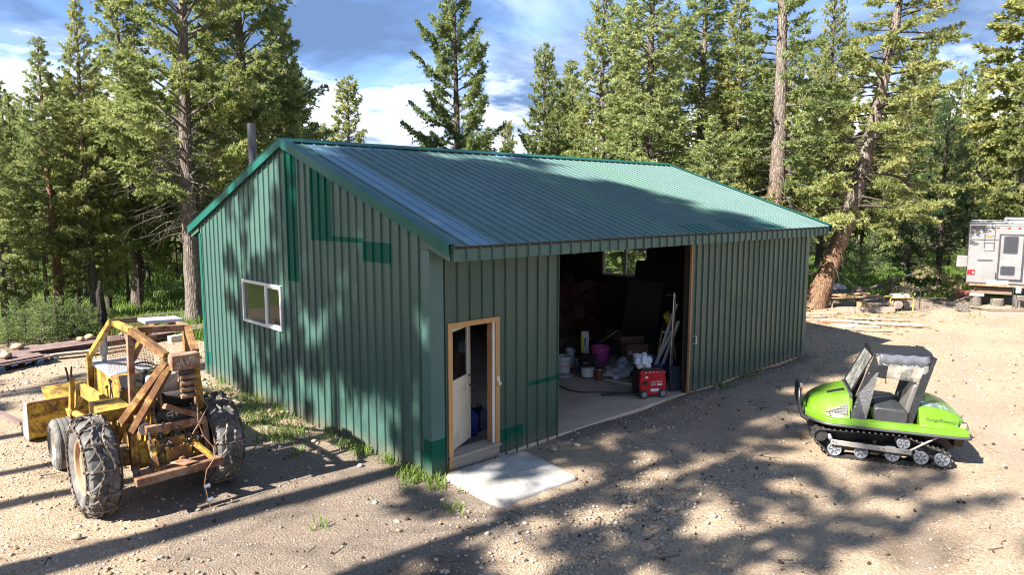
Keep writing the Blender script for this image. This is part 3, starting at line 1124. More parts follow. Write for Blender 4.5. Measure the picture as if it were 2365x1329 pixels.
for (xx, w, nm) in [(0.004, GW, 'gable_lining'), (SL - 0.104, (4.72, 6.45, 1.60, 2.50), 'far_gable_lining')]:
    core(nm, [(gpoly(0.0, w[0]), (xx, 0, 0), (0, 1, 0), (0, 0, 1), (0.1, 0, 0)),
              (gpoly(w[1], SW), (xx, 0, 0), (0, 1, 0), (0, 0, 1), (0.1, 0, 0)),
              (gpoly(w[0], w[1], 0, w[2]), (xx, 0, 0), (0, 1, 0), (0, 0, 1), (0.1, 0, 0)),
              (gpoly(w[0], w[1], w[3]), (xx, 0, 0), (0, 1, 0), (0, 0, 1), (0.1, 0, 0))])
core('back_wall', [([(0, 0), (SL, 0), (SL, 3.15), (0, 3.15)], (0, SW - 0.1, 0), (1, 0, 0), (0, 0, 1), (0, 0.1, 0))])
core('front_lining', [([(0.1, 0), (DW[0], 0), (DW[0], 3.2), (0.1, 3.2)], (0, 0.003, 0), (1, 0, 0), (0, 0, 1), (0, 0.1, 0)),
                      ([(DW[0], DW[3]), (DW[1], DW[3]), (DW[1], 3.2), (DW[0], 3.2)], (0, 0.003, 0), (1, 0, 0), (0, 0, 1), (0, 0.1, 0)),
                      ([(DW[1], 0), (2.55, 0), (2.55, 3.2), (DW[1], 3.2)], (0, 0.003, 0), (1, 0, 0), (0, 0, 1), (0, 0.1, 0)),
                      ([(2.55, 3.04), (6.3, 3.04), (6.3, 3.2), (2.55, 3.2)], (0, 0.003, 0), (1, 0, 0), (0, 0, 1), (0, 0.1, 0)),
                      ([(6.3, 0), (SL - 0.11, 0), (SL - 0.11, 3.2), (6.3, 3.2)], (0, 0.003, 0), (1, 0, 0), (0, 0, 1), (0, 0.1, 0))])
ribbed('wall_panel', M_side, 0, SW, 0, lambda u: roof_z(u) - DZ, lambda yy, z, h: (SL + h + 0.002, yy, z), [(4.72, 6.45, 1.60, 2.50)], cuts=(SW / 2,))
ribbed('wall_panel', M_side, 0, SL, 0, 3.2, lambda xx, z, h: (xx, SW + h + 0.002, z))
# studs and roof trusses inside
for xx in (2.45,):
    MB().box3(xx - 0.045, xx + 0.045, 0.11, 0.25, 0, 3.05).build('door_post', M_brown_wood, SHED)
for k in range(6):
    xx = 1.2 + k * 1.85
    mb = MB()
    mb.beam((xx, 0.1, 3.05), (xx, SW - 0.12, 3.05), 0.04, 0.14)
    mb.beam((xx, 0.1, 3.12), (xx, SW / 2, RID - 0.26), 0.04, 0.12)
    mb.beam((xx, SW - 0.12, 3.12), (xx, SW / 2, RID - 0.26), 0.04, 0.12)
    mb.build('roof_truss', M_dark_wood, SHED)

# --- concrete floor
t_ = NT('shed_concrete')
c_ = t_.ramp(t_.noise(1.1, 7, 0.65), [(0.3, (0.42, 0.31, 0.21)), (0.55, (0.54, 0.42, 0.31)), (0.75, (0.58, 0.50, 0.41))])
c_ = t_.mix(t_.math('MULTIPLY', t_.ramp(t_.noise(0.7, 4, 0.6, t_.coord(1, (2, 5, 0))), [(0.5, 0.0), (0.7, 1.0)]), 0.55), c_, (0.44, 0.25, 0.13))
M_slab = t_.done(t_.bsdf(c_, 0.8, 0, t_.bump(t_.noise(90, 4, 0.7), 0.15, 0.004), 0.3))
MB().box3(0.104, SL - 0.11, -0.01, SW - 0.1, -0.12, 0.045).build('floor_slab', M_slab, SHED, bevel=0.01)

# --- roof
def roof_pt(side):
    nrm = np.array((0, -SLOPE * side, 1.0))
    nrm /= np.linalg.norm(nrm)

    def f(x, s, h):
        yy = (-OV + s * (SW / 2 + OV - 0.002)) if side > 0 else (SW + OV - s * (SW / 2 + OV - 0.002))
        return (x, yy + nrm[1] * h, roof_z(yy) + nrm[2] * h - 0.012)
    return f


RX0, RX1 = -0.02, SL + 0.02
x = RX0
i = 0
edges = [RX0, 0.30, 0.78]
while edges[-1] < RX1 - 0.5:
    edges.append(min(edges[-1] + 4 * PITCH, RX1))
edges[-1] = RX1
for i, (a, b) in enumerate(zip(edges[:-1], edges[1:])):
    m = M_roof_light if i == 1 else (M_roof_pale if i in (6, 9) else M_roof)
    o = ribbed('roof_panel', m, a, b, 0.0, 1.0, roof_pt(1))
    if i == 1:
        o['label'] = 'pale blue sheet near the gable end of the roof'
    ribbed('roof_panel', M_roof, a, b, 0.0, 1.0, roof_pt(-1))
for (a, b, s1) in [(5.55, 6.55, 0.085), (7.15, 8.15, 0.13), (8.55, 9.35, 0.15)]:
    ribbed('roof_patch', M_roof_new, a, b, -0.004, s1, roof_pt(1), off=0.004, label='newer teal sheet along the eave')
for (a, b, s1) in [(0.85, 2.2, 0.0), (4.6, 5.7, 0.0)]:
    ribbed('roof_patch', M_roof_light, a, b, 0.93, 0.985, roof_pt(1), off=0.004, label='pale sheet end just below the ridge')
# decking under the sheets
for sd in (1, -1):
    f = roof_pt(sd)
    mb = MB()
    a = [f(0.02, 0.004, -0.014), f(SL - 0.02, 0.004, -0.014), f(SL - 0.02, 1, -0.014), f(0.02, 1, -0.014)]
    b = [(q[0], q[1], q[2] - 0.035) for q in a]
    mb.add(a + b, [(0, 1, 2, 3), (7, 6, 5, 4), (0, 4, 5, 1), (1, 5, 6, 2), (2, 6, 7, 3), (3, 7, 4, 0)])
    mb.build('roof_deck', M_dark_wood, SHED, smooth=0)
# ridge cap
mb = MB()
for sd in (1, -1):
    mb.prism([(0.0, 0.034), (-0.19, 0.034 - 0.19 * SLOPE), (-0.19, 0.024 - 0.19 * SLOPE), (0.0, 0.026)], (RX0 - 0.03, SW / 2, RID - 0.005), (0, sd, 0), (0, 0, 1), (RX1 - RX0 + 0.06, 0, 0))
mb.build('ridge_cap', M_trim, SHED)
# rake trims (both slopes, both ends)
for xx, sx in ((0.0, -1), (SL, 1)):
    for sd in (1, -1):
        mb = MB()
        y0 = -OV - 0.01 if sd > 0 else SW + OV + 0.01
        for (za, zb, xa, xb) in [(0.022, 0.030, -0.05, 0.10), (-0.13, 0.022, 0.085, 0.092), (-0.135, -0.128, 0.06, 0.092)]:
            p = []
            for yy in (y0, SW / 2):
                p.append([(xx + sx * xa, yy, roof_z(yy) + za), (xx + sx * xb, yy, roof_z(yy) + za), (xx + sx * xb, yy, roof_z(yy) + zb), (xx + sx * xa, yy, roof_z(yy) + zb)])
            vs = p[0] + p[1]
            mb.add(vs, [(0, 1, 2, 3), (7, 6, 5, 4), (0, 4, 5, 1), (1, 5, 6, 2), (2, 6, 7, 3), (3, 7, 4, 0)])
        mb.build('rake_trim', M_trim, SHED, smooth=0)
# fascia: short ribbed sheets under the eave, soffit behind
fas = lambda x, z, h: (x, -OV + 0.03 - h, z)
fe = [-0.03, 2.9, 5.8, 8.7, SL + 0.01]
for a, b in zip(fe[:-1], fe[1:]):
    ribbed('fascia_panel', M_ctrim if False else M_side, a, b, EAV - 0.215, EAV - 0.012, fas)
MB().box3(-0.03, SL + 0.01, SW + OV - 0.03, SW + OV - 0.015, EAV - 0.2, EAV - 0.01).build('fascia_panel', M_side, SHED)
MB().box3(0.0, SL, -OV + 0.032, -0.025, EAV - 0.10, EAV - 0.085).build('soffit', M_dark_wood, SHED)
for xx in (-0.032, SL + 0.012):
    for sd in (1, -1):
        y0, y1 = (-OV + 0.03, 0.0) if sd > 0 else (SW + OV - 0.03, SW)
        mb = MB()
        mb.prism([(y0, EAV - 0.215), (y1, EAV - 0.06), (y1, roof_z(y1) - 0.06), (y0, EAV - 0.03)], (xx, 0, 0), (0, 1, 0), (0, 0, 1), (0.02, 0, 0))
        mb.build('eave_return', M_side, SHED, smooth=0)

# --- gable window
def window(x, w, mat_f, nm='window', sgn=-1, split=0.62):
    fo = MB()
    y0, y1, z0, z1 = w
    fw = 0.055
    for (a, b, c, d) in [(y0, y1, z0, z0 + fw), (y0, y1, z1 - fw, z1), (y0, y0 + fw, z0 + fw, z1 - fw), (y1 - fw, y1, z0 + fw, z1 - fw)]:
        fo.box3(x + sgn * 0.045, x - sgn * 0.05, a, b, c, d)
    wf = fo.build(nm, mat_f, SHED, bevel=0.004)
    ym = y1 - (y1 - y0) * split
    MB().box3(x + sgn * 0.035, x - sgn * 0.03, ym - 0.045, ym + 0.045, z0 + fw, z1 - fw).build('mullion', mat_f, wf, bevel=0.004)
    # sliding sash of the smaller light
    mb = MB()
    for (a, b, c, d) in [(y0 + fw, ym - 0.045, z0 + fw, z0 + fw + 0.03), (y0 + fw, ym - 0.045, z1 - fw - 0.03, z1 - fw), (y0 + fw, y0 + fw + 0.03, z0 + fw + 0.03, z1 - fw - 0.03)]:
        mb.box3(x + sgn * 0.022, x - sgn * 0.02, a, b, c, d)
    mb.build('sash', mat_f, wf)
    for (a, b) in ((y0 + fw, ym - 0.045), (ym + 0.045, y1 - fw)):
        MB().box3(x + sgn * 0.004, x - sgn * 0.002, a, b, z0 + fw, z1 - fw).build('pane', M_glass, wf, smooth=0)
    return wf


window(0.0, GW, M_white)
window(SL, (4.72, 6.45, 1.60, 2.50), M_white, sgn=1, split=0.5)

# --- man door: wood casing, sill, inward-swung half-glazed leaf
mb = MB()
mb.box3(DW[0], DW[0] + 0.075, -0.03, 0.10, 0.02, DW[3])
mb.build('door_casing', M_frame_wood, SHED, bevel=0.004)
mb = MB()
mb.box3(DW[1] - 0.075, DW[1], -0.03, 0.10, 0.24, DW[3])
mb.build('door_casing', M_frame_wood, SHED, bevel=0.004)
MB().box3(DW[0] + 0.076, DW[1] - 0.076, -0.03, 0.10, DW[3] - 0.075, DW[3]).build('door_casing', M_frame_wood, SHED, bevel=0.004)
MB().box3(DW[1] - 0.105, DW[1] - 0.077, 0.0, 0.035, 0.24, DW[3] - 0.078).build('door_jamb', M_white, SHED, bevel=0.003)
MB().box3(DW[1] - 0.09, DW[1] - 0.077, 0.036, 0.16, 0.24, DW[3] - 0.078).build('door_jamb', M_brown_wood, SHED, bevel=0.003)
MB().box3(DW[0] + 0.077, DW[0] + 0.1, 0.0, 0.16, 0.24, DW[3] - 0.078).build('door_jamb', M_white, SHED, bevel=0.003)
MB().box3(DW[0] + 0.0, DW[1] + 0.01, -0.05, 0.24, 0.19, 0.235).build('door_sill', M_grey_wood, SHED, bevel=0.008)
MB().box3(DW[0] + 0.02, DW[1] - 0.01, -0.028, 0.10, 0.03, 0.188).build('sill_riser', M_grey_wood, SHED, bevel=0.004)
mb = MB().cyl((DW[1] - 0.04, -0.03, 1.16), (DW[1] - 0.04, -0.075, 1.16), 0.028, 0.03, 12)
mb.box((DW[1] - 0.035, -0.034, 1.20), (0.05, 0.008, 0.14))
mb.build('door_latch', M_chrome, SHED)
ang = math.atan2(0.33, 0.68)
leaf = MB()
LW, LH, TH = 0.755, 1.86, 0.04
z0 = 0.24
rail = 0.105
for (a, b, c, d) in [(0, rail, 0, LH), (LW - rail, LW, 0, LH), (rail, LW - rail, 0, 0.22), (rail, LW - rail, LH - 0.11, LH), (rail, LW - rail, 0.88, 1.03)]:
    leaf.box3(a, b, -TH / 2, TH / 2, c, d)
leaf.box3(rail, LW - rail, -0.012, 0.012, 0.22, 0.88)
lo = leaf.build('door', M_cream, SHED, (0.385, 0.13, z0), (0, 0, ang), bevel=0.004)
lo['label'] = 'cream half glazed door swung inward'
MB().box3(rail, LW - rail, -0.003, 0.003, 1.03, LH - 0.11).build('door_pane', M_glass, lo, smooth=0)
mb = MB().cyl((LW - 0.05, -0.02, 0.84), (LW - 0.05, -0.05, 0.84), 0.012, None, 10)
mb.ball((LW - 0.05, -0.065, 0.84), 0.027)
mb.build('door_knob', M_black_metal, lo)
mb = MB().cyl((LW - 0.05, -0.02, 1.00), (LW - 0.05, -0.032, 1.00), 0.022, None, 12)
mb.box((LW - 0.085, -0.035, 1.0), (0.09, 0.012, 0.018))
mb.build('door_lock', M_chrome, lo)

# --- big sliding door hung outside, pushed open to the right
SD0, SD1 = 6.27, SL - 0.10
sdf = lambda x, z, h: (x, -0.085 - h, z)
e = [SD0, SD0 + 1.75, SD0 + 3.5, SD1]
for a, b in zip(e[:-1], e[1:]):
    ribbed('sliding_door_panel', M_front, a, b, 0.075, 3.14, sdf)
mb = MB()
mb.box3(SD0, SD1, -0.082, -0.045, 0.09, 0.17)
mb.box3(SD0, SD1, -0.082, -0.045, 2.95, 3.05)
mb.box3(SD0, SD1, -0.082, -0.045, 1.5, 1.6)
mb.build('sliding_door_frame', M_brown_wood, SHED)
MB().box3(SD0 - 0.040, SD0 - 0.002, -0.108, -0.06, 0.06, 3.12).build('sliding_door_edge', M_brown_wood, SHED, bevel=0.004)
MB().tube([(6.40, -0.09, 1.20), (6.40, -0.15, 1.20), (6.40, -0.15, 1.05), (6.40, -0.09, 1.05)], 0.012, 8).build('door_handle', M_white, SHED)
MB().box3(2.5, SL, -0.12, -0.03, 3.155, 3.175).build('door_track', M_black_metal, SHED)

# --- stove pipe through the back slope
mb = MB()
px_, py_ = 0.23, 6.02
mb.tube([(px_, py_, 4.1), (px_, py_, 4.95)], 0.075, 16)
mb.tube([(px_, py_, 4.945), (px_, py_, 5.37)], 0.079, 16)
mb.tube([(px_, py_, 4.90), (px_, py_, 4.96)], 0.086, 16)
t_ = NT('stovepipe_steel')
c_ = t_.ramp(t_.noise(3, 5, 0.6, t_.coord((4, 4, 1))), [(0.3, (0.05, 0.05, 0.06)), (0.7, (0.11, 0.11, 0.125))])
mb.build('stove_pipe', t_.done(t_.bsdf(c_, 0.38, 0.7)), SHED)

# ------------------------------------------------------------------ concrete step slab
t_ = NT('pale_concrete')
c_ = t_.ramp(t_.noise(2.2, 8, 0.65), [(0.28, (0.27, 0.25, 0.22)), (0.5, (0.37, 0.355, 0.325)), (0.75, (0.45, 0.435, 0.41))])
c_ = t_.mix(t_.math('MULTIPLY', t_.ramp(t_.noise(1.4, 6, 0.7, t_.coord(1, (6, 1, 0))), [(0.46, 0.0), (0.70, 1.0)]), 0.65), c_, (0.22, 0.18, 0.135))
crk = t_.ramp(t_.voro(1.1, 'DISTANCE_TO_EDGE', t_.mix(0.12, t_.coord(), t_.noise(5, 4, 0.6, out='Color'))), [(0.004, 1.0), (0.012, 0.0)])
c_ = t_.mix(t_.math('MULTIPLY', crk, 0.35), c_, (0.16, 0.13, 0.10))
M_conc = t_.done(t_.bsdf(c_, 0.85, 0, t_.bump(t_.noise(70, 5, 0.7), 0.25, 0.006), 0.3))
corner = [(0.10, -0.09), (0.05, -1.36), (1.42, -1.46), (1.60, -0.12)]
ring = []
for i in range(4):
    p, a, b = np.array(corner[i]), np.array(corner[i - 1]), np.array(corner[(i + 1) % 4])
    r0 = 0.17 if i in (0, 3) else 0.09
    da, db = (a - p) / np.linalg.norm(a - p), (b - p) / np.linalg.norm(b - p)
    for s in np.linspace(0, 1, 6):
        q = (1 - s) ** 2 * (p + da * r0) + 2 * s * (1 - s) * p + s * s * (p + db * r0)
        ring.append(q)
    m1, m2 = p + db * r0, b + (p - b) / np.linalg.norm(p - b) * 0.17
    for s in (0.2, 0.4, 0.6, 0.8):
        q = m1 + (m2 - m1) * s
        ring.append(q + np.array((random.uniform(-.012, .012), random.uniform(-.012, .012))))
ring = np.array(ring)
cen = ring.mean(0)
mb = MB()
levels = [(1.012, -0.06), (1.0, 0.035), (0.985, 0.058), (0.955, 0.070), (0.6, 0.076), (0.25, 0.079)]
vs = []
for (s, z) in levels:
    vs += [((q - cen) * s + cen).tolist() + [z + 0.006 * math.sin(q[0] * 5) * (z > 0.05)] for q in ring]
n = len(ring)
fs = [(i * n + k, i * n + (k + 1) % n, (i + 1) * n + (k + 1) % n, (i + 1) * n + k) for i in range(len(levels) - 1) for k in range(n)]
fs.append(tuple((len(levels) - 1) * n + k for k in range(n)))
mb.add(vs, fs)
o = mb.build('concrete_slab', M_conc, None, smooth=50)
setp(o, 'pale rounded concrete slab lying in front of the cream door', 'slab')
# ================================================================== TREES
def mat_bark(name, stops, sc=1.0):
    t = NT(name)
    v = t.coord((9 * sc, 9 * sc, 1.6 * sc))
    n1 = t.noise(1.6, 7, 0.7, v, 0.5)
    vor = t.voro(2.2, 'DISTANCE_TO_EDGE', v)
    c = t.ramp(n1, stops)
    crack = t.ramp(vor, [(0.02, 1.0), (0.16, 0.0)])
    c = t.mix(t.math('MULTIPLY', crack, 0.6), c, (0.035, 0.028, 0.022))
    h = t.math('ADD', t.math('MULTIPLY', vor, 1.2), t.math('MULTIPLY', n1, 0.6))
    return t.done(t.bsdf(c, 0.92, 0, t.bump(h, 0.8, 0.05), 0.15))


M_bark_grey = mat_bark('grey_fir_bark', [(0.25, (0.075, 0.06, 0.05)), (0.5, (0.17, 0.14, 0.12)), (0.75, (0.28, 0.25, 0.22))])
M_bark_dark = mat_bark('dark_fir_bark', [(0.25, (0.045, 0.036, 0.03)), (0.5, (0.09, 0.072, 0.06)), (0.75, (0.16, 0.13, 0.11))])
M_bark_red = mat_bark('orange_brown_bark', [(0.22, (0.09, 0.055, 0.035)), (0.5, (0.24, 0.135, 0.075)), (0.75, (0.36, 0.24, 0.155))])


def mat_bark_old(name, z0, z1):
    """orange brown plates low on the bole, grey bark above"""
    t = NT(name)
    v = t.coord((8, 8, 1.5))
    n1 = t.noise(1.6, 7, 0.7, v, 0.5)
    vor = t.voro(2.2, 'DISTANCE_TO_EDGE', v)
    red = t.ramp(n1, [(0.22, (0.10, 0.058, 0.036)), (0.5, (0.23, 0.135, 0.078)), (0.75, (0.36, 0.245, 0.155))])
    gry = t.ramp(n1, [(0.22, (0.095, 0.075, 0.062)), (0.5, (0.20, 0.165, 0.14)), (0.75, (0.31, 0.27, 0.235))])
    sp = t.n('ShaderNodeSeparateXYZ')
    t.L.new(t.tc.outputs['Object'], sp.inputs[0])
    z = t.math('ADD', sp.outputs['Z'], t.math('MULTIPLY', t.math('SUBTRACT', t.noise(0.9, 4, 0.6), 0.5), 2.2))
    m = t.n('ShaderNodeMapRange')
    t.L.new(z, m.inputs[0])
    m.inputs[1].default_value = z0
    m.inputs[2].default_value = z1
    c = t.mix(m.outputs[0], red, gry)
    crack = t.ramp(vor, [(0.02, 1.0), (0.16, 0.0)])
    c = t.mix(t.math('MULTIPLY', crack, 0.65), c, (0.03, 0.024, 0.02))
    h = t.math('ADD', t.math('MULTIPLY', vor, 1.2), t.math('MULTIPLY', n1, 0.6))
    return t.done(t.bsdf(c, 0.92, 0, t.bump(h, 0.9, 0.06), 0.15))


M_bark_lean = mat_bark_old('leaning_tree_bark', 2.0, 3.6)
M_bark_straight = mat_bark_old('straight_trunk_bark', 2.0, 6.0)
M_limb = mat_bark('dead_grey_limb', [(0.25, (0.10, 0.085, 0.07)), (0.5, (0.19, 0.17, 0.145)), (0.75, (0.30, 0.28, 0.25))], 2)
M_fir = mat_leaf('fir_needles', [(0.0, (0.105, 0.145, 0.050)), (0.35, (0.205, 0.252, 0.095)), (0.7, (0.300, 0.335, 0.138)), (1.0, (0.41, 0.41, 0.195))], 0.52)
M_fir_yellow = mat_leaf('yellow_green_needles', [(0.0, (0.140, 0.168, 0.052)), (0.35, (0.250, 0.280, 0.105)), (0.7, (0.350, 0.362, 0.150)), (1.0, (0.46, 0.415, 0.205))], 0.52)
M_pine = mat_leaf('dark_pine_needles', [(0.0, (0.018, 0.038, 0.016)), (0.5, (0.040, 0.072, 0.028)), (1.0, (0.085, 0.12, 0.048))], 0.25)
M_young = mat_leaf('young_blue_green_needles', [(0.0, (0.069, 0.103, 0.040)), (0.5, (0.138, 0.196, 0.069)), (1.0, (0.230, 0.287, 0.115))], 0.50)


def tubes_np(P, Rad, n=4):
    """P (B,K,3) paths, Rad (B,K) radii -> verts, quads"""
    B, K, _ = P.shape
    T = np.gradient(P, axis=1)
    T /= np.linalg.norm(T, axis=2, keepdims=True) + 1e-9
    up = np.where(np.abs(T[..., 2:3]) > 0.9, np.array([[[1.0, 0, 0]]]), np.array([[[0, 0, 1.0]]]))
    S = np.cross(T, up)
    S /= np.linalg.norm(S, axis=2, keepdims=True) + 1e-9
    W = np.cross(S, T)
    a = 2 * PI * np.arange(n) / n
    ring = P[:, :, None] + Rad[:, :, None, None] * (np.cos(a)[None, None, :, None] * S[:, :, None] + np.sin(a)[None, None, :, None] * W[:, :, None])
    V = ring.reshape(-1, 3)
    I = np.arange(B * K * n).reshape(B, K, n)
    a0, a1 = I[:, :-1], I[:, 1:]
    F = np.stack([a0, np.roll(a0, -1, 2), np.roll(a1, -1, 2), a1], -1).reshape(-1, 4)
    return V, F


def unit(v):
    return v / (np.linalg.norm(v, axis=-1, keepdims=True) + 1e-9)


def grow(seed, H, r0, lo, R, nb, shape='fir', e_lo=-8, e_hi=55, droop=0.25, tip=0.22, sp=0.13, smin=0.22, bl=0.15, bw=0.042, per=2, spread=0.55,
         hang=0.25, twig=0.34, dead=0, path=None, side=None, dead_lo=0.12, dens=1.0, maxblades=60000, lrand=(0.62, 1.18), clump=0.0):
    """A conifer built from a trunk path, limbs and needle sprays. Returns dict of arrays: trunk, limbs, crown."""
    r = np.random.RandomState(seed)
    K = 26
    tz = np.linspace(0, 1, K)
    if path is None:
        wob = 0.012 * H
        tx = wob * (np.sin(tz * 3.1 + r.uniform(0, 6)) - np.sin(0)) * tz
        ty = wob * np.sin(tz * 2.6 + r.uniform(0, 6)) * tz
        TP = np.stack([tx, ty, tz * H], 1)
    else:
        q = np.array(path, float)
        TP = np.stack([np.interp(tz * H, q[:, 2], q[:, k]) for k in (0, 1)] + [tz * H], 1)
    TR = r0 * (1 - tz) ** 0.75 * 0.92 + 0.012 + r0 * 0.38 * np.exp(-tz * H / (0.9 * r0 + 0.25))
    sway = r.uniform(-0.015, 0.015, (K, 2)) * r0 * 3
    TP[:, :2] += sway
    tv, tf = tubes_np(TP[None], TR[None], 12)
    # bark relief
    tv = tv + unit(np.column_stack([tv[:, :2] - np.repeat(TP[:, :2], 12, 0), np.zeros(len(tv))])) * (r.uniform(-0.09, 0.09, len(tv)) * np.repeat(TR, 12))[:, None]

    def trunk_at(z):
        return np.stack([np.interp(z, TP[:, 2], TP[:, k]) for k in range(3)], -1)

    def limbs(n, zlo, zhi, Lf, e0f, dr, tp, az=None):
        z = zlo + (zhi - zlo) * (np.arange(n) + r.rand(n)) / n
        az = (np.arange(n) * 2.39996 + r.uniform(-0.5, 0.5, n)) if az is None else az
        if side is not None:
            az = side[0] + side[1] * np.sin(az) + r.uniform(-0.4, 0.4, n) if len(side) == 2 else az
        L = Lf(z) * r.uniform(lrand[0], lrand[1], n)
        e = np.radians(e0f(z) + r.uniform(-9, 9, n))
        KB = 7
        s = np.linspace(0, 1, KB)[None]
        hx = L[:, None] * s * np.cos(e)[:, None]
        hz = L[:, None] * (s * np.sin(e)[:, None] - dr * s ** 2 + tp * s ** 3) + 0.03 * L[:, None] * np.sin(s * 6 + r.uniform(0, 6, n)[:, None]) * s
        az2 = az[:, None] + 0.22 * np.sin(s * 2.5 + r.uniform(0, 6, n)[:, None]) * s
        B = trunk_at(z)[:, None, :] + np.stack([hx * np.cos(az2), hx * np.sin(az2), hz], -1)
        return z, L, B
    tt = lambda z: np.clip((z - lo) / (H - lo), 0, 1)
    if shape == 'fir':
        Rf = lambda z: R * ((1 - tt(z)) ** 0.80) * (0.62 + 0.38 * np.clip(tt(z) / 0.16, 0, 1)) + 0.16
    elif shape == 'column':
        Rf = lambda z: R * np.clip(1.15 * (1 - tt(z)) ** 0.5, 0, 1) * (0.60 + 0.40 * np.sin(tt(z) * 9 + seed) ** 2) + 0.15
    else:
        Rf = lambda z: R * (1 - tt(z)) ** 0.65 + 0.15
    z, L, B = limbs(nb, lo, H - 0.12, Rf, lambda q: e_lo + (e_hi - e_lo) * tt(q) ** 1.3, droop, tip)
    Lr = (0.010 + 0.016 * L)[:, None] * (1 - np.linspace(0, 1, 7)[None]) + 0.004
    Lr = Lr * 0.8
    lv, lf = tubes_np(B, Lr, 4)
    LV, LF = [lv], [lf]
    if dead:
        zd, Ld, Bd = limbs(dead, H * dead_lo, lo + 0.25 * (H - lo), lambda q: R * 0.62 + 0 * q, lambda q: -6 + 0 * q, 0.30, 0.05)
        v, f = tubes_np(Bd, (0.006 + 0.010 * Ld)[:, None] * (1 - np.linspace(0, 1, 7)[None]) + 0.003, 3)
        LV.append(v)
        LF.append(f)
        # bare side twigs
        k = 6
        idx = np.repeat(np.arange(dead), k)
        s = r.uniform(0.3, 0.98, len(idx))
        fi = s * 6
        i0 = np.minimum(fi.astype(int), 5)
        base = Bd[idx, i0] + (Bd[idx, i0 + 1] - Bd[idx, i0]) * (fi - i0)[:, None]
        T = unit(Bd[idx, i0 + 1] - Bd[idx, i0])
        d = unit(T * 0.6 + r.randn(len(idx), 3) * 0.55)
        ln = (Ld[idx] * 0.38 * r.uniform(0.4, 1.1, len(idx)))[:, None]
        sg = np.linspace(0, 1, 3)[None, :, None]
        Pt = base[:, None] + d[:, None] * ln[:, None] * sg + np.array((0, 0, -0.25)) * ln[:, None] * sg ** 2
        v, f = tubes_np(Pt, np.full((len(idx), 3), 0.005) * (1.2 - np.linspace(0, 1, 3))[None], 3)
        LV.append(v)
        LF.append(f)
    # needle-bearing twigs
    m = np.maximum(3, (L * (1 - smin) / sp * 2 * dens).astype(int))
    idx = np.repeat(np.arange(nb), m)
    N = len(idx)
    s = smin + (1 - smin) * r.rand(N) ** (0.75)
    if clump:
        s = 1 - (1 - s) * (1 - clump * r.rand(N))
    fi = s * 6
    i0 = np.minimum(fi.astype(int), 5)
    base = B[idx, i0] + (B[idx, i0 + 1] - B[idx, i0]) * (fi - i0)[:, None]
    T = unit(B[idx, i0 + 1] - B[idx, i0])
    Sd = unit(np.cross(T, np.array((0, 0, 1.0))))
    sgn = np.where(r.rand(N) < 0.5, 1.0, -1.0)[:, None]
    ang = r.uniform(0.35, 1.05, N)[:, None]
    D = unit(T * np.cos(ang) + Sd * sgn * np.sin(ang) * spread / 0.55 + np.array((0, 0, 1.0)) * (r.uniform(-0.45, 0.35, N) + clump * r.uniform(-0.2, 0.8, N))[:, None])
    lt = (twig * L[idx] * (1.05 - s) + 0.13) * r.uniform(0.6, 1.2, N)
    k = np.maximum(2, (lt / 0.075).astype(int))
    j = np.repeat(np.arange(N), k)
    Q = len(j)
    q = r.rand(Q)
    pos = base[j] + D[j] * (lt[j] * q)[:, None] + np.array((0, 0, -1.0)) * (hang * lt[j] * q ** 2)[:, None]
    j = np.repeat(j, per)
    pos = np.repeat(pos, per, 0)
    if len(j) > maxblades:
        ks = r.permutation(len(j))[:maxblades]
        j, pos = j[ks], pos[ks]
    Q = len(j)
    d = unit(D[j] * 0.75 + r.randn(Q, 3) * 0.48 + np.array((0, 0, 0.10)))
    outw = pos - trunk_at(pos[:, 2])
    nrm = unit(unit(outw) * 0.80 + np.array((0, 0, 0.60)) + r.randn(Q, 3) * 0.50)
    w = unit(np.cross(d, nrm)) * (bw * 0.5 * r.uniform(0.7, 1.3, Q))[:, None]
    ln = (bl * r.uniform(0.65, 1.3, Q))[:, None]
    V = np.stack([pos, pos + d * ln * 0.45 + w, pos + d * ln, pos + d * ln * 0.45 - w], 1).reshape(-1, 3)
    F = np.arange(4 * Q).reshape(-1, 4)
    bt = r.randn(nb) * 0.13
    wt = r.randn(N) * 0.14
    tint = np.clip(0.42 + bt[idx][j] + wt[j] + r.randn(Q) * 0.10, 0, 1)
    off = 0
    fs = []
    for v, f in zip(LV, LF):
        fs.append(f + off)
        off += len(v)
    return dict(trunk=(tv, tf), limbs=(np.concatenate(LV), np.concatenate(fs)), crown=(V, F, np.repeat(tint, 4)))


def tree_meshes(kind, G, bark, needles, limb=None):
    a = np_mesh(kind + '_trunk', *G['trunk'], bark, smooth=True)
    b = np_mesh(kind + '_limbs', *G['limbs'], limb or bark, smooth=True)
    c = np_mesh(kind + '_crown', G['crown'][0], G['crown'][1], needles, G['crown'][2])
    return a, b, c


PROTO = {}


def proto(key, bark, needles, limb=None, **kw):
    PROTO[key] = tree_meshes(key, grow(**kw), bark, needles, limb)
    PROTO[key + '.H'] = kw['H']


def plant(key, name, label, x, y, H=None, rz=None, group=None, wide=1.0, z=None, lean=(0, 0), needles=None):
    s = (H / PROTO[key + '.H']) if H else 1.0
    gz = float(ground_z(x, y)) if z is None else z
    o = thing(name, label, 'tree', (x, y, gz - 0.06), 0, group)
    o.rotation_euler = (lean[0], lean[1], rz if rz is not None else random.uniform(0, 6.28))
    o.scale = (s * wide, s * wide, s)
    for nm, me in zip(('trunk', 'limbs', 'crown'), PROTO[key]):
        q = part(nm, me, o)
        if needles and nm == 'crown':
            q.material_slots[0].link = 'OBJECT'
            q.material_slots[0].material = needles
    return o


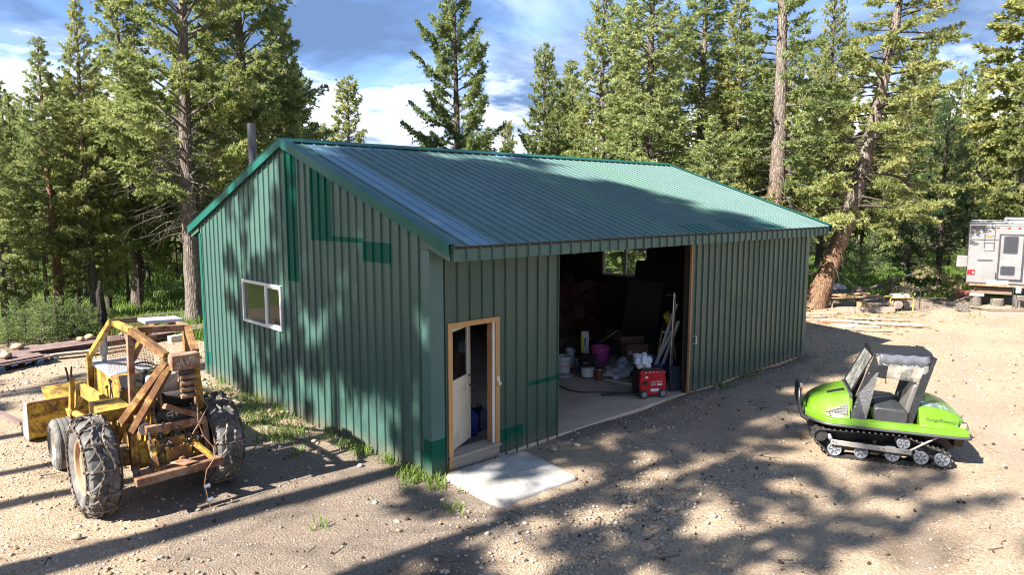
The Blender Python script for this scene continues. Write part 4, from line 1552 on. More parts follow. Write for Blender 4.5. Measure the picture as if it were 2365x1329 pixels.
# ---- kinds of tree
proto('dense_fir', M_bark_grey, M_fir, M_limb, seed=1, H=13, r0=0.20, lo=2.0, R=2.35, nb=190, droop=0.34, tip=0.30, dead=22, sp=0.085, bl=0.130, bw=0.038, maxblades=76000, hang=0.45, per=5)
proto('broad_fir', M_bark_dark, M_fir, M_limb, seed=2, H=14, r0=0.24, lo=2.6, R=2.6, nb=190, droop=0.34, tip=0.36, dead=44, sp=0.085, bl=0.130, bw=0.038, maxblades=76000, e_hi=52, shape='column', hang=0.45, per=5)
proto('limbed_fir', M_bark_grey, M_fir, M_limb, seed=22, H=14, r0=0.23, lo=3.6, R=2.75, nb=130, droop=0.06, tip=0.02, dead=70, dead_lo=0.2, sp=0.075, smin=0.30, bl=0.130, bw=0.038, maxblades=76000, e_lo=22, e_hi=66, shape='column', hang=0.45, per=5)
proto('yellow_fir', M_bark_grey, M_fir_yellow, M_limb, seed=3, H=12, r0=0.17, lo=1.4, R=1.9, nb=170, droop=0.28, tip=0.30, sp=0.085, bl=0.130, bw=0.038, maxblades=76000, dead=14, hang=0.4, per=5)
proto('narrow_fir', M_bark_red, M_fir, M_limb, seed=4, H=11, r0=0.17, lo=2.9, R=1.5, nb=140, droop=0.30, tip=0.25, sp=0.08, bl=0.130, bw=0.038, maxblades=76000, dead=30, hang=0.4, per=5)
proto('open_pine', M_bark_dark, M_fir, M_bark_dark, seed=5, H=12.5, r0=0.21, lo=1.8, R=2.6, nb=74, shape='column', droop=0.08, tip=0.34, sp=0.034, smin=0.12, clump=0.25, bl=0.135, bw=0.042, e_lo=-2, e_hi=55, maxblades=84000, lrand=(0.5, 1.25), twig=0.40, per=5)
proto('spire_fir', M_bark_dark, M_fir_yellow, M_limb, seed=6, H=9, r0=0.13, lo=0.7, R=1.5, nb=150, droop=0.22, tip=0.28, sp=0.08, bl=0.130, bw=0.038, maxblades=76000, e_hi=50, shape='column', per=5)
proto('dark_pine', M_bark_dark, M_pine, M_bark_dark, seed=7, H=9.5, r0=0.14, lo=1.6, R=1.9, nb=84, droop=0.02, tip=0.28, sp=0.06, smin=0.30, clump=0.4, bl=0.24, bw=0.030, e_lo=5, e_hi=55, maxblades=62000, dead=14)
proto('woods_fir', M_bark_dark, M_fir, M_limb, seed=8, H=13, r0=0.17, lo=5.4, R=1.9, nb=90, droop=0.32, tip=0.28, sp=0.14, bl=0.22, bw=0.075, maxblades=22000, dead=26, hang=0.4, per=6)
proto('woods_fir_pale', M_bark_grey, M_fir_yellow, M_limb, seed=9, H=12, r0=0.15, lo=1.8, R=1.85, nb=90, droop=0.32, tip=0.28, sp=0.14, bl=0.22, bw=0.075, maxblades=22000, dead=16, hang=0.4, per=6)
proto('bush_fir', M_bark_dark, M_young, M_limb, seed=10, H=1.7, r0=0.03, lo=0.08, R=0.85, nb=60, droop=0.1, tip=0.25, sp=0.09, bl=0.10, bw=0.03, maxblades=9000, twig=0.45)
proto('dark_bush_fir', M_bark_dark, M_pine, M_limb, seed=11, H=3.2, r0=0.05, lo=0.1, R=1.1, nb=90, droop=0.15, tip=0.25, sp=0.10, bl=0.12, bw=0.036, maxblades=20000)
proto('tall_fir', M_bark_grey, M_fir, M_limb, seed=31, H=20, r0=0.25, lo=9.0, R=2.7, nb=92, droop=0.3, tip=0.3, dead=24, dead_lo=0.2, sp=0.11, bl=0.26, bw=0.085, maxblades=34000, shape='column', hang=0.4, per=4)
proto('tall_pine', M_bark_grey, M_fir, M_limb, seed=32, H=17, r0=0.22, lo=8.9, R=2.3, nb=44, droop=0.12, tip=0.3, dead=24, dead_lo=0.2, sp=0.10, bl=0.26, bw=0.085, smin=0.3, clump=0.5, maxblades=24000, shape='column', lrand=(0.4, 1.3), per=4)
proto('top_fir', M_bark_grey, M_fir, M_limb, seed=33, H=21, r0=0.24, lo=14.5, R=2.4, nb=110, droop=0.3, tip=0.3, dead=20, dead_lo=0.4, sp=0.11, bl=0.26, bw=0.085, maxblades=26000, shape='column', hang=0.4, per=4)
# tall trunk standing right behind the shed, foliage mostly on its shaded side
proto('bare_trunk_fir', M_bark_straight, M_fir, M_limb, seed=12, H=15.5, r0=0.37, lo=3.0, R=2.6, nb=120, droop=0.35, tip=0.32, dead=40, sp=0.10, bl=0.135, bw=0.042, maxblades=84000, side=(CAM_YAW - 0.7, 2.3), lrand=(0.4, 1.2), per=5)
# the leaning tree in front of the woods
LEAN = [(0, 0, 0), (0.42, -0.39, 1.7), (0.86, -0.81, 3.6), (1.3, -1.24, 6.4), (1.75, -1.65, 10.2), (1.88, -1.78, 12.7), (1.9, -1.8, 14)]
proto('leaning_fir', M_bark_lean, M_fir_yellow, M_bark_dark, seed=13, H=14, r0=0.36, lo=3.6, R=3.5, nb=135, shape='col', droop=0.20, tip=0.16, dead=34, dead_lo=0.08, sp=0.075, bl=0.135, bw=0.042, smin=0.38, hang=0.15, path=LEAN, maxblades=84000, e_lo=-4, e_hi=22, lrand=(0.35, 1.2), twig=0.3, per=5)


def tp(u, depth):
    q = at(u, depth)
    return q.x, q.y


# ---- the trees one can tell apart, left to right
T = [
    ('dense_fir', 'fir_tree', 'dark fir with a low crown at the far left edge of the picture', (15, 21.5), 7.4, 1.0),
    ('narrow_fir', 'fir_tree', 'fir with a reddish trunk standing behind the loader bucket, second from the far left', (140, 23.0), 9.2, 1.05),
    ('yellow_fir', 'fir_tree', 'slim pointed fir whose trunk rises just left of the exhaust stack', (222, 23.5), 10.5, 0.9),
    ('dense_fir', 'fir_tree', 'tall fir whose top leaves the frame between the slim fir and the big grey trunk', (318, 27.0), 12.6, 0.85),
    ('limbed_fir', 'fir_tree', 'big fir with long bare grey limbs close behind the rear corner of the shed', (452, 22.0), 13.6, 1.0),
    ('limbed_fir', 'fir_tree', 'tall fir standing directly behind the stove pipe', (588, 25.0), 14.0, 0.95),
    ('open_pine', 'fir_tree', 'shorter fir with ragged pointed boughs just right of the stove pipe tree', (668, 30.0), 10.2, 0.95),
    ('spire_fir', 'fir_tree', 'yellow green pointed fir showing above the roof ridge near the gable', (812, 38.0), 10.3, 1.1),
    ('spire_fir', 'fir_tree', 'small round topped fir beside the yellow green pointed one', (755, 42.0), 8.4, 1.1),
    ('open_pine', 'pine_tree', 'tall open pine with separate clumps of needles above the middle of the ridge', (1058, 29.0), 12.6, 1.0),
    ('spire_fir', 'fir_tree', 'dark cone shaped fir right of the tall open pine', (1252, 30.0), 10.2, 0.8),
    ('spire_fir', 'fir_tree', 'small distant fir left of the dark cone shaped one', (1176, 46.0), 9.0, 0.8),
    ('dense_fir', 'fir_tree', 'fir with rounded green boughs above the roof, right of the cone shaped fir', (1388, 27.0), 12.4, 0.92),
    ('broad_fir', 'fir_tree', 'large full fir at the centre of the clump behind the shed', (1500, 25.5), 13.0, 1.15),
    ('dense_fir', 'fir_tree', 'tall dark fir at the back of the clump behind the shed', (1600, 29.0), 14.0, 1.2),
    ('yellow_fir', 'fir_tree', 'lower pale fir at the roof edge left of the thick bare trunk', (1630, 22.5), 6.6, 1.5),
    ('yellow_fir', 'fir_tree', 'fir with weeping pale boughs just left of the thick bare trunk', (1690, 27.0), 11.5, 1.2),
    ('dark_pine', 'pine_tree', 'dark long needled pine left of the camper', (2165, 31.0), 8.8, 1.05),
    ('dark_bush_fir', 'young_fir', 'dark bushy young fir in the grass clearing', (2095, 31.5), 3.3, 0.95),
    ('woods_fir', 'fir_tree', 'slender grey trunked fir rising behind the camper roof', (2328, 36.0), 16.5, 1.2),
    ('dense_fir', 'fir_tree', 'fir with drooping pale boughs at the far right edge above the camper', (2400, 33.0), 13.5, 0.9),
    ('broad_fir', 'fir_tree', 'tall fir between the leaning tree and the thick bare trunk, deeper in the woods', (1890, 40.0), 15.5, 0.8),
    ('yellow_fir', 'fir_tree', 'sunlit fir standing behind the leaning tree, right of its upper trunk', (2085, 40.0), 13.0, 1.1),
    ('spire_fir', 'fir_tree', 'low rounded fir under the open pine, left of its trunk', (985, 33.0), 6.6, 1.3),
    ('spire_fir', 'fir_tree', 'low bright fir under the open pine, right of its trunk', (1118, 32.0), 6.4, 1.3),
    ('spire_fir', 'fir_tree', 'tiny far fir over the ridge midway between the two pointed trees', (912, 60.0), 8.4, 1.1),
]
for k, (key, nm, lb, (u, d), H, wd) in enumerate(T):
    x, y = tp(u, d)
    if 300 < u < 700:
        H, wd = H * 1.10, wd * 1.08
    plant(key, nm, lb, x, y, H, 0.7 + 1.9 * k, None, wd, needles=M_fir_yellow if u in (140, 318, 1388, 1500, 1890, 2400, 2328) else None)
x, y = tp(1776, 25.5)
plant('bare_trunk_fir', 'fir_tree', 'thick straight bare trunked fir rising past the right end of the shed roof', x, y, 15.5, 0.0)
plant('leaning_fir', 'leaning_tree', 'leaning old fir with orange brown bark beside the scrap timber', 19.95, 3.42, 14, 0.0)

# ---- woods behind, many alike
rw = random.Random(5)
placed = []


def free(x, y, dmin):
    return all((x - a) ** 2 + (y - b) ** 2 > dmin * dmin for a, b in placed)


for k in range(900):
    if len(placed) >= 135:
        break
    left = rw.random() < 0.46
    u = rw.uniform(-160, 700) if left else rw.uniform(1280, 2560)
    d = (26 + 44 * rw.random() ** 1.2) if left else (33 + 42 * rw.random() ** 1.2)
    if 1830 < u < 2330 and d < 46:
        continue
    x, y = tp(u, d)
    if left and u < 450 and d < 33:
        continue
    if not free(x, y, 1.7):
        continue
    placed.append((x, y))
    if left and u < 430:
        H = rw.uniform(6.5, 9.0) * (0.75 + d / 90)
    elif left:
        H = rw.uniform(8.5, 11) * (0.7 + d / 80)
    else:
        H = rw.uniform(8.5, 13) * (0.72 + d / 110)
    pale = rw.random() < (0.70 if left else 0.70)
    plant('woods_fir_pale' if pale else 'woods_fir', 'woods_tree', 'slim pale green conifer among the crowded woods behind the yard' if pale else 'slim darker conifer among the crowded woods behind the yard',
          x, y, H, rw.uniform(0, 6.28), 'pale conifers of the woods' if pale else 'dark conifers of the woods', rw.uniform(0.8, 1.15))
for k in range(400):
    if k > 0 and len(placed) >= 185:
        break
    x, y = tp(rw.uniform(1800, 2380), rw.uniform(47, 95))
    if not free(x, y, 1.6):
        continue
    placed.append((x, y))
    pale = rw.random() < 0.85
    plant('woods_fir_pale' if pale else 'woods_fir', 'woods_tree', 'slim pale green conifer among the crowded woods behind the yard' if pale else 'slim darker conifer among the crowded woods behind the yard',
          x, y, rw.uniform(9, 15), rw.uniform(0, 6.28), 'pale conifers of the woods' if pale else 'dark conifers of the woods', rw.uniform(0.9, 1.25))
rl = random.Random(19)
for k in range(300):
    x, y = tp(rl.uniform(-120, 470), rl.uniform(24.5, 38))
    if len(placed) >= 214:
        break
    if not free(x, y, 1.25) or any(abs(x - tp(u_, d_)[0]) + abs(y - tp(u_, d_)[1]) < 0.9 for (_, _, _, (u_, d_), _, _) in T):
        continue
    placed.append((x, y))
    plant('woods_fir', 'woods_tree', 'slim darker conifer among the crowded woods behind the yard', x, y, rl.uniform(6.0, 9.2), rl.uniform(0, 6.28), 'dark conifers of the woods', rl.uniform(0.7, 0.95))
# low spindly seedlings by the bank on the left
for k, (u, d, h) in enumerate([(20, 18.6, 1.1), (62, 19.2, 1.3), (105, 18.9, 1.5), (135, 19.6, 1.7), (172, 19.8, 1.6), (205, 20.5, 1.3), (-30, 19, 1.3), (88, 20.6, 1.5), (240, 21.5, 1.1), (40, 20.8, 1.6)]):
    x, y = tp(u, d)
    plant('bush_fir', 'fir_seedling', 'pale bushy fir seedling behind the long steel beams', x, y, h * 0.72, k * 1.3, 'fir seedlings behind the beams', 1.0)
for k, (u, d, h) in enumerate([(1985, 34, 1.8), (2015, 36.5, 2.4), (1940, 38, 2.2), (2225, 37, 1.5), (2190, 41, 2.4), (1900, 33, 1.3), (2290, 40, 2.6)]):
    x, y = tp(u, d)
    plant('bush_fir', 'fir_seedling', 'pale fir seedling in the clearing on the far side of the scrap timber', x, y, h, k * 1.3, 'fir seedlings in the clearing', 0.85)

# ---- the trees beside the yard on the sun's side; their shade falls over gable, roof and gravel
SHADE = [('tall_pine', (-10.8, 1.5), 19.0, 0.58), ('tall_pine', (-11.4, 4.9), 19.5, 0.62), ('tall_pine', (-10.6, 6.7), 16.5, 0.8), ('tall_pine', (-10.5, -0.9), 16.5, 1.05),
         ('tall_pine', (-10.3, -3.2), 13.8, 1.0), ('tall_pine', (-12.0, -5.6), 14.2, 0.95), ('tall_pine', (-19.0, 10.8), 18.0, 0.8), ('top_fir', (-13.6, 3.6), 21.5, 1.0), ('top_fir', (-13.2, 1.4), 22.0, 1.0)]
for k, (key, (x, y), H, wd) in enumerate(SHADE):
    plant(key, 'fir_tree', 'tall fir standing beside the yard on the sunny side, out of the picture', x, y, H, 0.4 + 1.1 * k, 'firs beside the yard', wd)
# ================================================================== OLD YELLOW LOADER with logging cage
def mat_worn_yellow(name, base=(0.50, 0.325, 0.05), rust_amt=0.47, lo=0.46, hi=0.58, seed=0):
    t = NT(name)
    n = t.noise(4.5, 8, 0.72, t.coord(1, (seed, seed * 2.3, 1)))
    n2 = t.noise(14, 6, 0.7, t.coord(1, (seed + 3, 1, seed)))
    y = t.ramp(t.noise(2.0, 5, 0.6), [(0.3, jit(base, 0.72)), (0.7, jit(base, 1.12))])
    rust = t.ramp(n2, [(0.2, (0.035, 0.018, 0.010)), (0.5, (0.13, 0.055, 0.022)), (0.8, (0.22, 0.11, 0.055))])
    f = t.ramp(t.math('ADD', t.math('MULTIPLY', n, 0.75), t.math('MULTIPLY', n2, 0.25)), [(lo, 0.0), (hi, 1.0)])
    col = t.mix(t.math('MULTIPLY', f, min(1, rust_amt * 2)), y, rust)
    grime = t.ramp(t.noise(2.2, 6, 0.65, t.coord(1, (8, 2, 5))), [(0.5, 0.0), (0.75, 0.55)])
    col = t.mix(grime, col, (0.06, 0.045, 0.03))
    rr = t.mix(f, (0.5,) * 3, (0.9,) * 3)
    return t.done(t.bsdf(col, rr, 0, t.bump(t.math('ADD', n2, f), 0.3, 0.006), 0.4))


def mat_rust(name, seed=0, k=1.0):
    t = NT(name)
    n = t.noise(6, 8, 0.7, t.coord(1, (seed, 2, seed)))
    col = t.ramp(n, [(0.22, (0.045 * k, 0.024 * k, 0.015 * k)), (0.42, (0.15 * k, 0.070 * k, 0.036 * k)), (0.56, (0.24 * k, 0.155 * k, 0.105 * k)), (0.68, (0.30 * k, 0.215 * k, 0.145 * k)), (0.82, (0.17 * k, 0.085 * k, 0.045 * k))])
    return t.done(t.bsdf(col, 0.85, 0.1, t.bump(n, 0.35, 0.006), 0.3))


M_yel = mat_worn_yellow('worn_yellow_paint')
M_yel2 = mat_worn_yellow('oily_yellow_casting', (0.52, 0.33, 0.04), 0.48, 0.43, 0.52, 4)
M_rust = mat_rust('rusty_steel', 1)
M_rust_pale = mat_worn_yellow('rust_eaten_yellow_tube', (0.46, 0.31, 0.09), 0.5, 0.30, 0.52, 5)
M_dkmetal = mat_paint('oily_black_metal', (0.022, 0.02, 0.018), 0.5, 0.4, 5, (0.10, 0.06, 0.03), 0.5)
M_hood = mat_paint('white_hood_paint', (0.36, 0.385, 0.42), 0.42, 0.08, 2, (0.25, 0.2, 0.15), 0.3)
M_rim_o = mat_paint('faded_orange_rim', (0.34, 0.205, 0.125), 0.55, 0.15, 4, (0.30, 0.25, 0.2), 0.5)
M_rim_w = mat_paint('dirty_white_rim', (0.50, 0.47, 0.40), 0.6, 0.12, 4, (0.2, 0.14, 0.09), 0.5)
M_chain = mat_paint('weathered_chain_steel', (0.105, 0.080, 0.066), 0.6, 0.4, 9, (0.16, 0.08, 0.04), 0.5, 0.3)
M_pipe = mat_paint('grey_exhaust_steel', (0.30, 0.30, 0.30), 0.45, 0.15, 4, (0.12, 0.07, 0.04), 0.4, 0.6)


def mat_rubber(name, c=(0.035, 0.034, 0.034), dust=(0.16, 0.135, 0.11), amt=0.5):
    t = NT(name)
    d = t.ramp(t.noise(5, 7, 0.7), [(0.38, 0.0), (0.72, 1.0)])
    col = t.mix(t.math('MULTIPLY', d, amt), c, dust)
    return t.done(t.bsdf(col, 0.85, 0, t.bump(t.noise(35, 5, 0.6), 0.2, 0.005), 0.3))


M_tyre = mat_rubber('dusty_tractor_rubber', (0.060, 0.059, 0.058), (0.24, 0.225, 0.205), 0.85)

LD = thing('wheel_loader', 'old rusty yellow loader tractor with welded log cage, chained rear tyres and front bucket', 'loader', (-2.80, 2.02, 0.0))
LO = LD


def bars(nm, segs, w, h, mat, up=(0, 0, 1), parent=None, bevel=0.006):
    mb = MB()
    for a, b in segs:
        mb.beam(a, b, w, h, up)
    return mb.build(nm, mat, parent or LD, bevel=bevel)


def tyre_mesh(R, W, lugs, rim_r, lug_h=0.03):
    mb = MB()
    hw = W / 2
    rc = R - lug_h
    prof = [(rim_r, -hw * 0.72), (rim_r + 0.03, -hw * 0.86), (rim_r + (rc - rim_r) * 0.45, -hw * 1.0), (rc - 0.05, -hw * 0.95), (rc - 0.012, -hw * 0.78), (rc, -hw * 0.4),
            (rc + 0.004, 0), (rc, hw * 0.4), (rc - 0.012, hw * 0.78), (rc - 0.05, hw * 0.95), (rim_r + (rc - rim_r) * 0.45, hw), (rim_r + 0.03, hw * 0.86), (rim_r, hw * 0.72)]
    mb.lathe(prof, (0, 0, 0), 'X', 48)
    if lugs:
        for k in range(lugs * 2):
            sd = 1 if k % 2 else -1
            a = PI * k / lugs
            # a chevron bar: centre line to shoulder, swept back
            pts = []
            for s in np.linspace(0.02, 1.0, 5):
                aa = a + sd * 0 + s * 0.30
                x = sd * hw * 0.93 * s
                base = np.interp(s, [0, 0.4, 0.78, 1.0], [rc, rc - 0.002, rc - 0.016, rc - 0.06])
                pts.append((x, aa, base))
            vs = []
            for (x, aa, b) in pts:
                dw = 0.030 / R
                for (da, hh) in ((-dw * 1.5, -0.012), (-dw, lug_h), (dw, lug_h), (dw * 1.5, -0.012)):
                    rr = b + hh
                    vs.append((x, rr * math.cos(aa + da), rr * math.sin(aa + da)))
            n = len(pts)
            fs = [(i * 4 + j, i * 4 + j + 1, (i + 1) * 4 + j + 1, (i + 1) * 4 + j) for i in range(n - 1) for j in range(3)]
            fs += [(0, 1, 2, 3), ((n - 1) * 4 + 3, (n - 1) * 4 + 2, (n - 1) * 4 + 1, (n - 1) * 4)]
            mb.add(vs, fs)
    return mb


def chain_links(mb, pts, L=0.052, w=0.026, t=0.011):
    """alternating flat and upright links along a polyline"""
    P = np.array(pts, float)
    seg = np.linalg.norm(np.diff(P, axis=0), axis=1)
    cum = np.concatenate([[0], np.cumsum(seg)])
    n = max(1, int(cum[-1] / (L * 0.8)))
    for k in range(n):
        s = (k + 0.5) / n * cum[-1]
        i = min(int(np.searchsorted(cum, s) - 1), len(seg) - 1)
        i = max(i, 0)
        d = (P[i + 1] - P[i]) / (seg[i] + 1e-9)
        c = P[i] + d * (s - cum[i])
        u = np.array((0.0, 0, 1)) if abs(d[2]) < 0.8 else np.array((1.0, 0, 0))
        a = np.cross(d, u)
        a /= np.linalg.norm(a)
        b = np.cross(a, d)
        if k % 2:
            a, b = (a + b) * 0.7071, (b - a) * 0.7071
        else:
            a, b = (a - b) * 0.7071, (b + a) * 0.7071
        mb.box(c, (L, w, t), np.stack([d, a, b], 1))


def rear_wheel(x, sgn):
    R, W, rr = 0.615, 0.35, 0.335
    w = part('rear_wheel', tyre_mesh(R, W, 17, rr, 0.036).mesh('tyre', M_tyre, 40), LD, (x, 0, R - 0.012), (random.uniform(0, 1), 0, 0))
    w.name = 'rear_wheel'
    # dished rim, open on the outside
    mb = MB()
    o = sgn
    mb.lathe([(rr + 0.025, o * 0.132), (rr + 0.01, o * 0.145), (rr - 0.012, o * 0.132), (rr - 0.02, o * 0.09), (rr - 0.055, o * 0.07), (rr - 0.065, o * 0.01), (0.20, o * -0.01), (0.185, o * 0.03), (0.10, o * 0.035), (0.085, o * 0.085), (0.0, o * 0.09)], (0, 0, 0), 'X', 32)
    for k in range(8):
        a = 2 * PI * k / 8
        mb.cyl((o * 0.03, 0.145 * math.cos(a), 0.145 * math.sin(a)), (o * 0.06, 0.145 * math.cos(a), 0.145 * math.sin(a)), 0.016, None, 6)
    mb.build('rim', M_rim_o, w)
    mb = MB()
    mb.lathe([(rr + 0.02, -o * 0.13), (rr - 0.02, -o * 0.13), (rr - 0.03, -o * 0.05), (0.1, 0)], (0, 0, 0), 'X', 24)
    mb.build('inner_rim', M_dkmetal, w)
    # ladder and diamond tyre chain
    mb = MB()
    Rc = R + 0.018
    N = 72

    def pt(x_, a):
        s = abs(x_) / (W / 2)
        rad = np.interp(s, [0, 0.75, 0.98, 1.08], [Rc, Rc - 0.012, Rc - 0.07, Rc - 0.14])
        return (x_, rad * math.cos(a), rad * math.sin(a))
    for xs in (-W * 0.54, W * 0.54):
        chain_links(mb, [pt(xs, 2 * PI * k / N + 0.02 * math.sin(k)) for k in range(N + 1)])
    for xs in (-W * 0.17, W * 0.17):
        chain_links(mb, [pt(xs + 0.035 * math.sin(k * 0.52), 2 * PI * k / N) for k in range(N + 1)])
    for k in range(13):
        a = 2 * PI * k / 13
        chain_links(mb, [pt(xx, a + 0.05 * math.sin(k * 2.1) * xx / W + 0.03 * math.cos(xx * 9 + k)) for xx in np.linspace(-W * 0.54, W * 0.54, 13)], 0.056, 0.030, 0.013)
    for k in (2, 5, 9):
        a = 2 * PI * k / 13
        q = pt(sgn * W * 0.54, a)
        chain_links(mb, [q, (q[0] + sgn * 0.02, q[1] * 0.97, q[2] * 0.97 - 0.0), (q[0] + sgn * 0.01, q[1] * 0.9, q[2] * 0.9)])
    c = mb.build('tyre_chain', M_chain, w, fix=False, smooth=0)
    c['kind'] = 'stuff'
    return w


rear_wheel(-0.885, -1)
rear_wheel(0.605, 1)


def front_wheel(x, sgn):
    R, W, rr = 0.365, 0.30, 0.20
    w = part('front_wheel', tyre_mesh(R, W, 0, rr, 0.0).mesh('tyre', M_tyre, 40), LD, (x, 2.03, R - 0.01))
    mb = MB()
    o = sgn
    mb.lathe([(rr + 0.02, o * 0.115), (rr - 0.008, o * 0.12), (rr - 0.02, o * 0.06), (0.10, o * 0.045), (0.06, o * 0.06), (0.055, o * 0.09), (0.0, o * 0.095)], (0, 0, 0), 'X', 28)
    mb.build('rim', M_rim_w, w)
    mb = MB()
    for k in range(4):
        xx = (-0.09, -0.03, 0.03, 0.09)[k]
        mb.lathe([(R - 0.002, xx - 0.018), (R + 0.008, xx - 0.012), (R + 0.008, xx + 0.012), (R - 0.002, xx + 0.018)], (0, 0, 0), 'X', 40)
    mb.build('tread_ribs', M_tyre, w)
    return w


front_wheel(-0.83, -1)
front_wheel(0.66, 1)
# axles and frame
mb = MB().cyl((-0.86, 0, 0.60), (0.58, 0, 0.60), 0.10, None, 14)
mb.cyl((-0.42, 0, 0.60), (-0.30, 0, 0.60), 0.17, None, 16)
mb.cyl((0.30, 0, 0.60), (0.42, 0, 0.60), 0.17, None, 16)
mb.build('rear_axle', M_yel2, LD)
mb = MB().beam((-0.76, 2.03, 0.36), (0.60, 2.03, 0.36), 0.12, 0.12)
mb.build('front_axle', M_yel2, LD, bevel=0.01)
bars('chassis_rail', [((-0.27, -0.25, 0.62), (-0.27, 2.35, 0.62))], 0.09, 0.20, M_yel)
bars('chassis_rail', [((0.27, -0.25, 0.62), (0.27, 2.35, 0.62))], 0.09, 0.20, M_yel)
# transmission casting seen from behind, with bolted covers
mb = MB()
mb.box3(-0.30, 0.30, -0.22, 0.55, 0.46, 1.02)
mb.box3(-0.26, 0.27, -0.34, -0.22, 0.40, 0.86)
mb.box3(-0.16, 0.16, -0.38, -0.34, 0.47, 0.74)
mb.cyl((0.02, -0.34, 0.56), (0.02, -0.46, 0.56), 0.055, 0.045, 14)
for k in range(10):
    a = 2 * PI * k / 10
    mb.cyl((0.01 + 0.17 * math.cos(a), -0.34, 0.61 + 0.15 * math.sin(a)), (0.01 + 0.17 * math.cos(a), -0.40, 0.61 + 0.15 * math.sin(a)), 0.014, None, 6)
mb.build('transmission', M_yel2, LD, bevel=0.012)
mb = MB()
for (a, b, c) in [(-0.15, 0.86, 0.045), (-0.02, 0.88, 0.06), (0.13, 0.85, 0.05)]:
    mb.cyl((a, -0.20, b), (a, -0.31, b), c, c * 0.9, 14)
    mb.cyl((a, -0.31, b), (a, -0.345, b), c * 0.5, c * 0.45, 10)
mb.build('hydraulic_valve', M_dkmetal, LD)
mb = MB()
rr = random.Random(3)
for k in range(9):
    x0 = rr.uniform(-0.22, 0.24)
    mb.tube([(x0, -0.30, 0.86 + rr.uniform(-.03, .03)), (x0 + rr.uniform(-.08, .08), -0.40, 0.80), (x0 + rr.uniform(-.16, .16), -0.34, 0.62), (x0 + rr.uniform(-.2, .2), -0.22, 0.55)], 0.011, 6)
mb.build('hydraulic_hoses', M_black_metal, LD)
# black box (battery / tank) with white scrawl
MB().box3(-0.20, 0.32, -0.24, 0.02, 1.03, 1.19).build('battery_box', M_black_metal, LD, bevel=0.015)
mb = MB()
for (p, q) in [((-0.10, 1.06), (-0.075, 1.15)), ((-0.075, 1.15), (0.0, 1.16)), ((-0.09, 1.11), (-0.01, 1.115)), ((-0.01, 1.16), (-0.015, 1.06)), ((0.02, 1.14), (0.10, 1.155)), ((0.045, 1.165), (0.035, 1.09)), ((0.02, 1.125), (0.07, 1.128))]:
    mb.beam((p[0], -0.243, p[1]), (q[0], -0.243, q[1]), 0.004, 0.012)
mb.build('paint_scrawl', M_white, LD)
# seat: torn cushion with white stuffing, back pad
mb = MB()
mb.box3(-0.22, 0.24, 0.30, 0.78, 1.14, 1.26)
mb.build('seat', mat_paint('torn_black_vinyl', (0.03, 0.03, 0.032), 0.5, 0.3), LD, bevel=0.04)
mb = MB()
mb.prism([(-0.2, 0), (0.22, 0), (0.20, 0.36), (-0.18, 0.36)], (0, 0.20, 1.22), (1, 0, 0), (0, -0.2, 1), (0, 0.10, 0))
sb = mb.build('seat_back', mat_paint('torn_seat_foam', (0.46, 0.43, 0.37), 0.9, 0.35, 7, (0.03, 0.03, 0.03), 0.9), LD, bevel=0.03)
# hood, white top
mb = MB()
mb.box3(-0.30, 0.26, 1.40, 2.50, 0.72, 1.36)
mb.build('hood_side', M_yel, LD, bevel=0.02)
mb = MB()
mb.box3(-0.32, 0.28, 1.36, 2.53, 1.362, 1.41)
mb.build('hood_top', M_hood, LD, bevel=0.018)
MB().box3(-0.30, 0.26, 2.502, 2.62, 0.55, 1.34).build('grille_guard', M_dkmetal, LD, bevel=0.01)
mb = MB().tube([(-0.15, 2.37, 1.41), (-0.15, 2.37, 1.50)], 0.035, 14)
mb.tube([(-0.15, 2.37, 1.50), (-0.15, 2.37, 1.55), (-0.15, 2.37, 1.80)], [0.04, 0.058, 0.058], 14)
mb.build('exhaust_stack', M_pipe, LD)
# dash panel, levers, steering wheel
mb = MB()
mb.prism([(1.06, 0.95), (1.38, 0.95), (1.38, 1.40), (1.20, 1.40), (1.06, 1.22)], (-0.30, 0, 0), (0, 1, 0), (0, 0, 1), (0.60, 0, 0))
mb.build('dash_panel', M_yel, LD, bevel=0.01)
MB().prism([(1.065, 1.235), (1.195, 1.405), (1.19, 1.41), (1.06, 1.24)], (-0.26, 0, 0), (0, 1, 0), (0, 0, 1), (0.52, 0, 0)).build('instrument_panel', M_dkmetal, LD)
mb = MB()
cW = np.array((0.02, 0.98, 1.46))
tl = R_(32)
ring = [cW + np.array((0.20 * math.cos(a), 0.20 * math.sin(a) * math.cos(tl), 0.20 * math.sin(a) * math.sin(tl))) for a in np.linspace(0, 2 * PI, 28, endpoint=False)]
mb.tube(ring, 0.013, 8, closed=True)
for a in (0.3, 2.4, 4.5):
    mb.tube([cW, cW + np.array((0.19 * math.cos(a), 0.19 * math.sin(a) * math.cos(tl), 0.19 * math.sin(a) * math.sin(tl)))], 0.010, 6)
mb.ball(cW, 0.045)
mb.tube([cW, cW + np.array((0, 0.14, -0.24))], 0.02, 8)
mb.build('steering_wheel', M_black_metal, LD)
mb = MB()
for (x0, y0, h, dx) in [(-0.33, 1.20, 0.38, -0.05), (-0.37, 1.26, 0.34, 0.02), (-0.40, 1.15, 0.30, -0.03), (-0.30, 1.08, 0.26, 0.04)]:
    mb.tube([(x0, y0, 1.0), (x0 + dx, y0 - 0.03, 1.0 + h)], 0.009, 6)
    mb.ball((x0 + dx, y0 - 0.03, 1.0 + h), 0.022, 8, 5)
mb.box3(-0.46, -0.30, 1.02, 1.34, 0.86, 1.04)
mb.build('control_levers', M_dkmetal, LD)
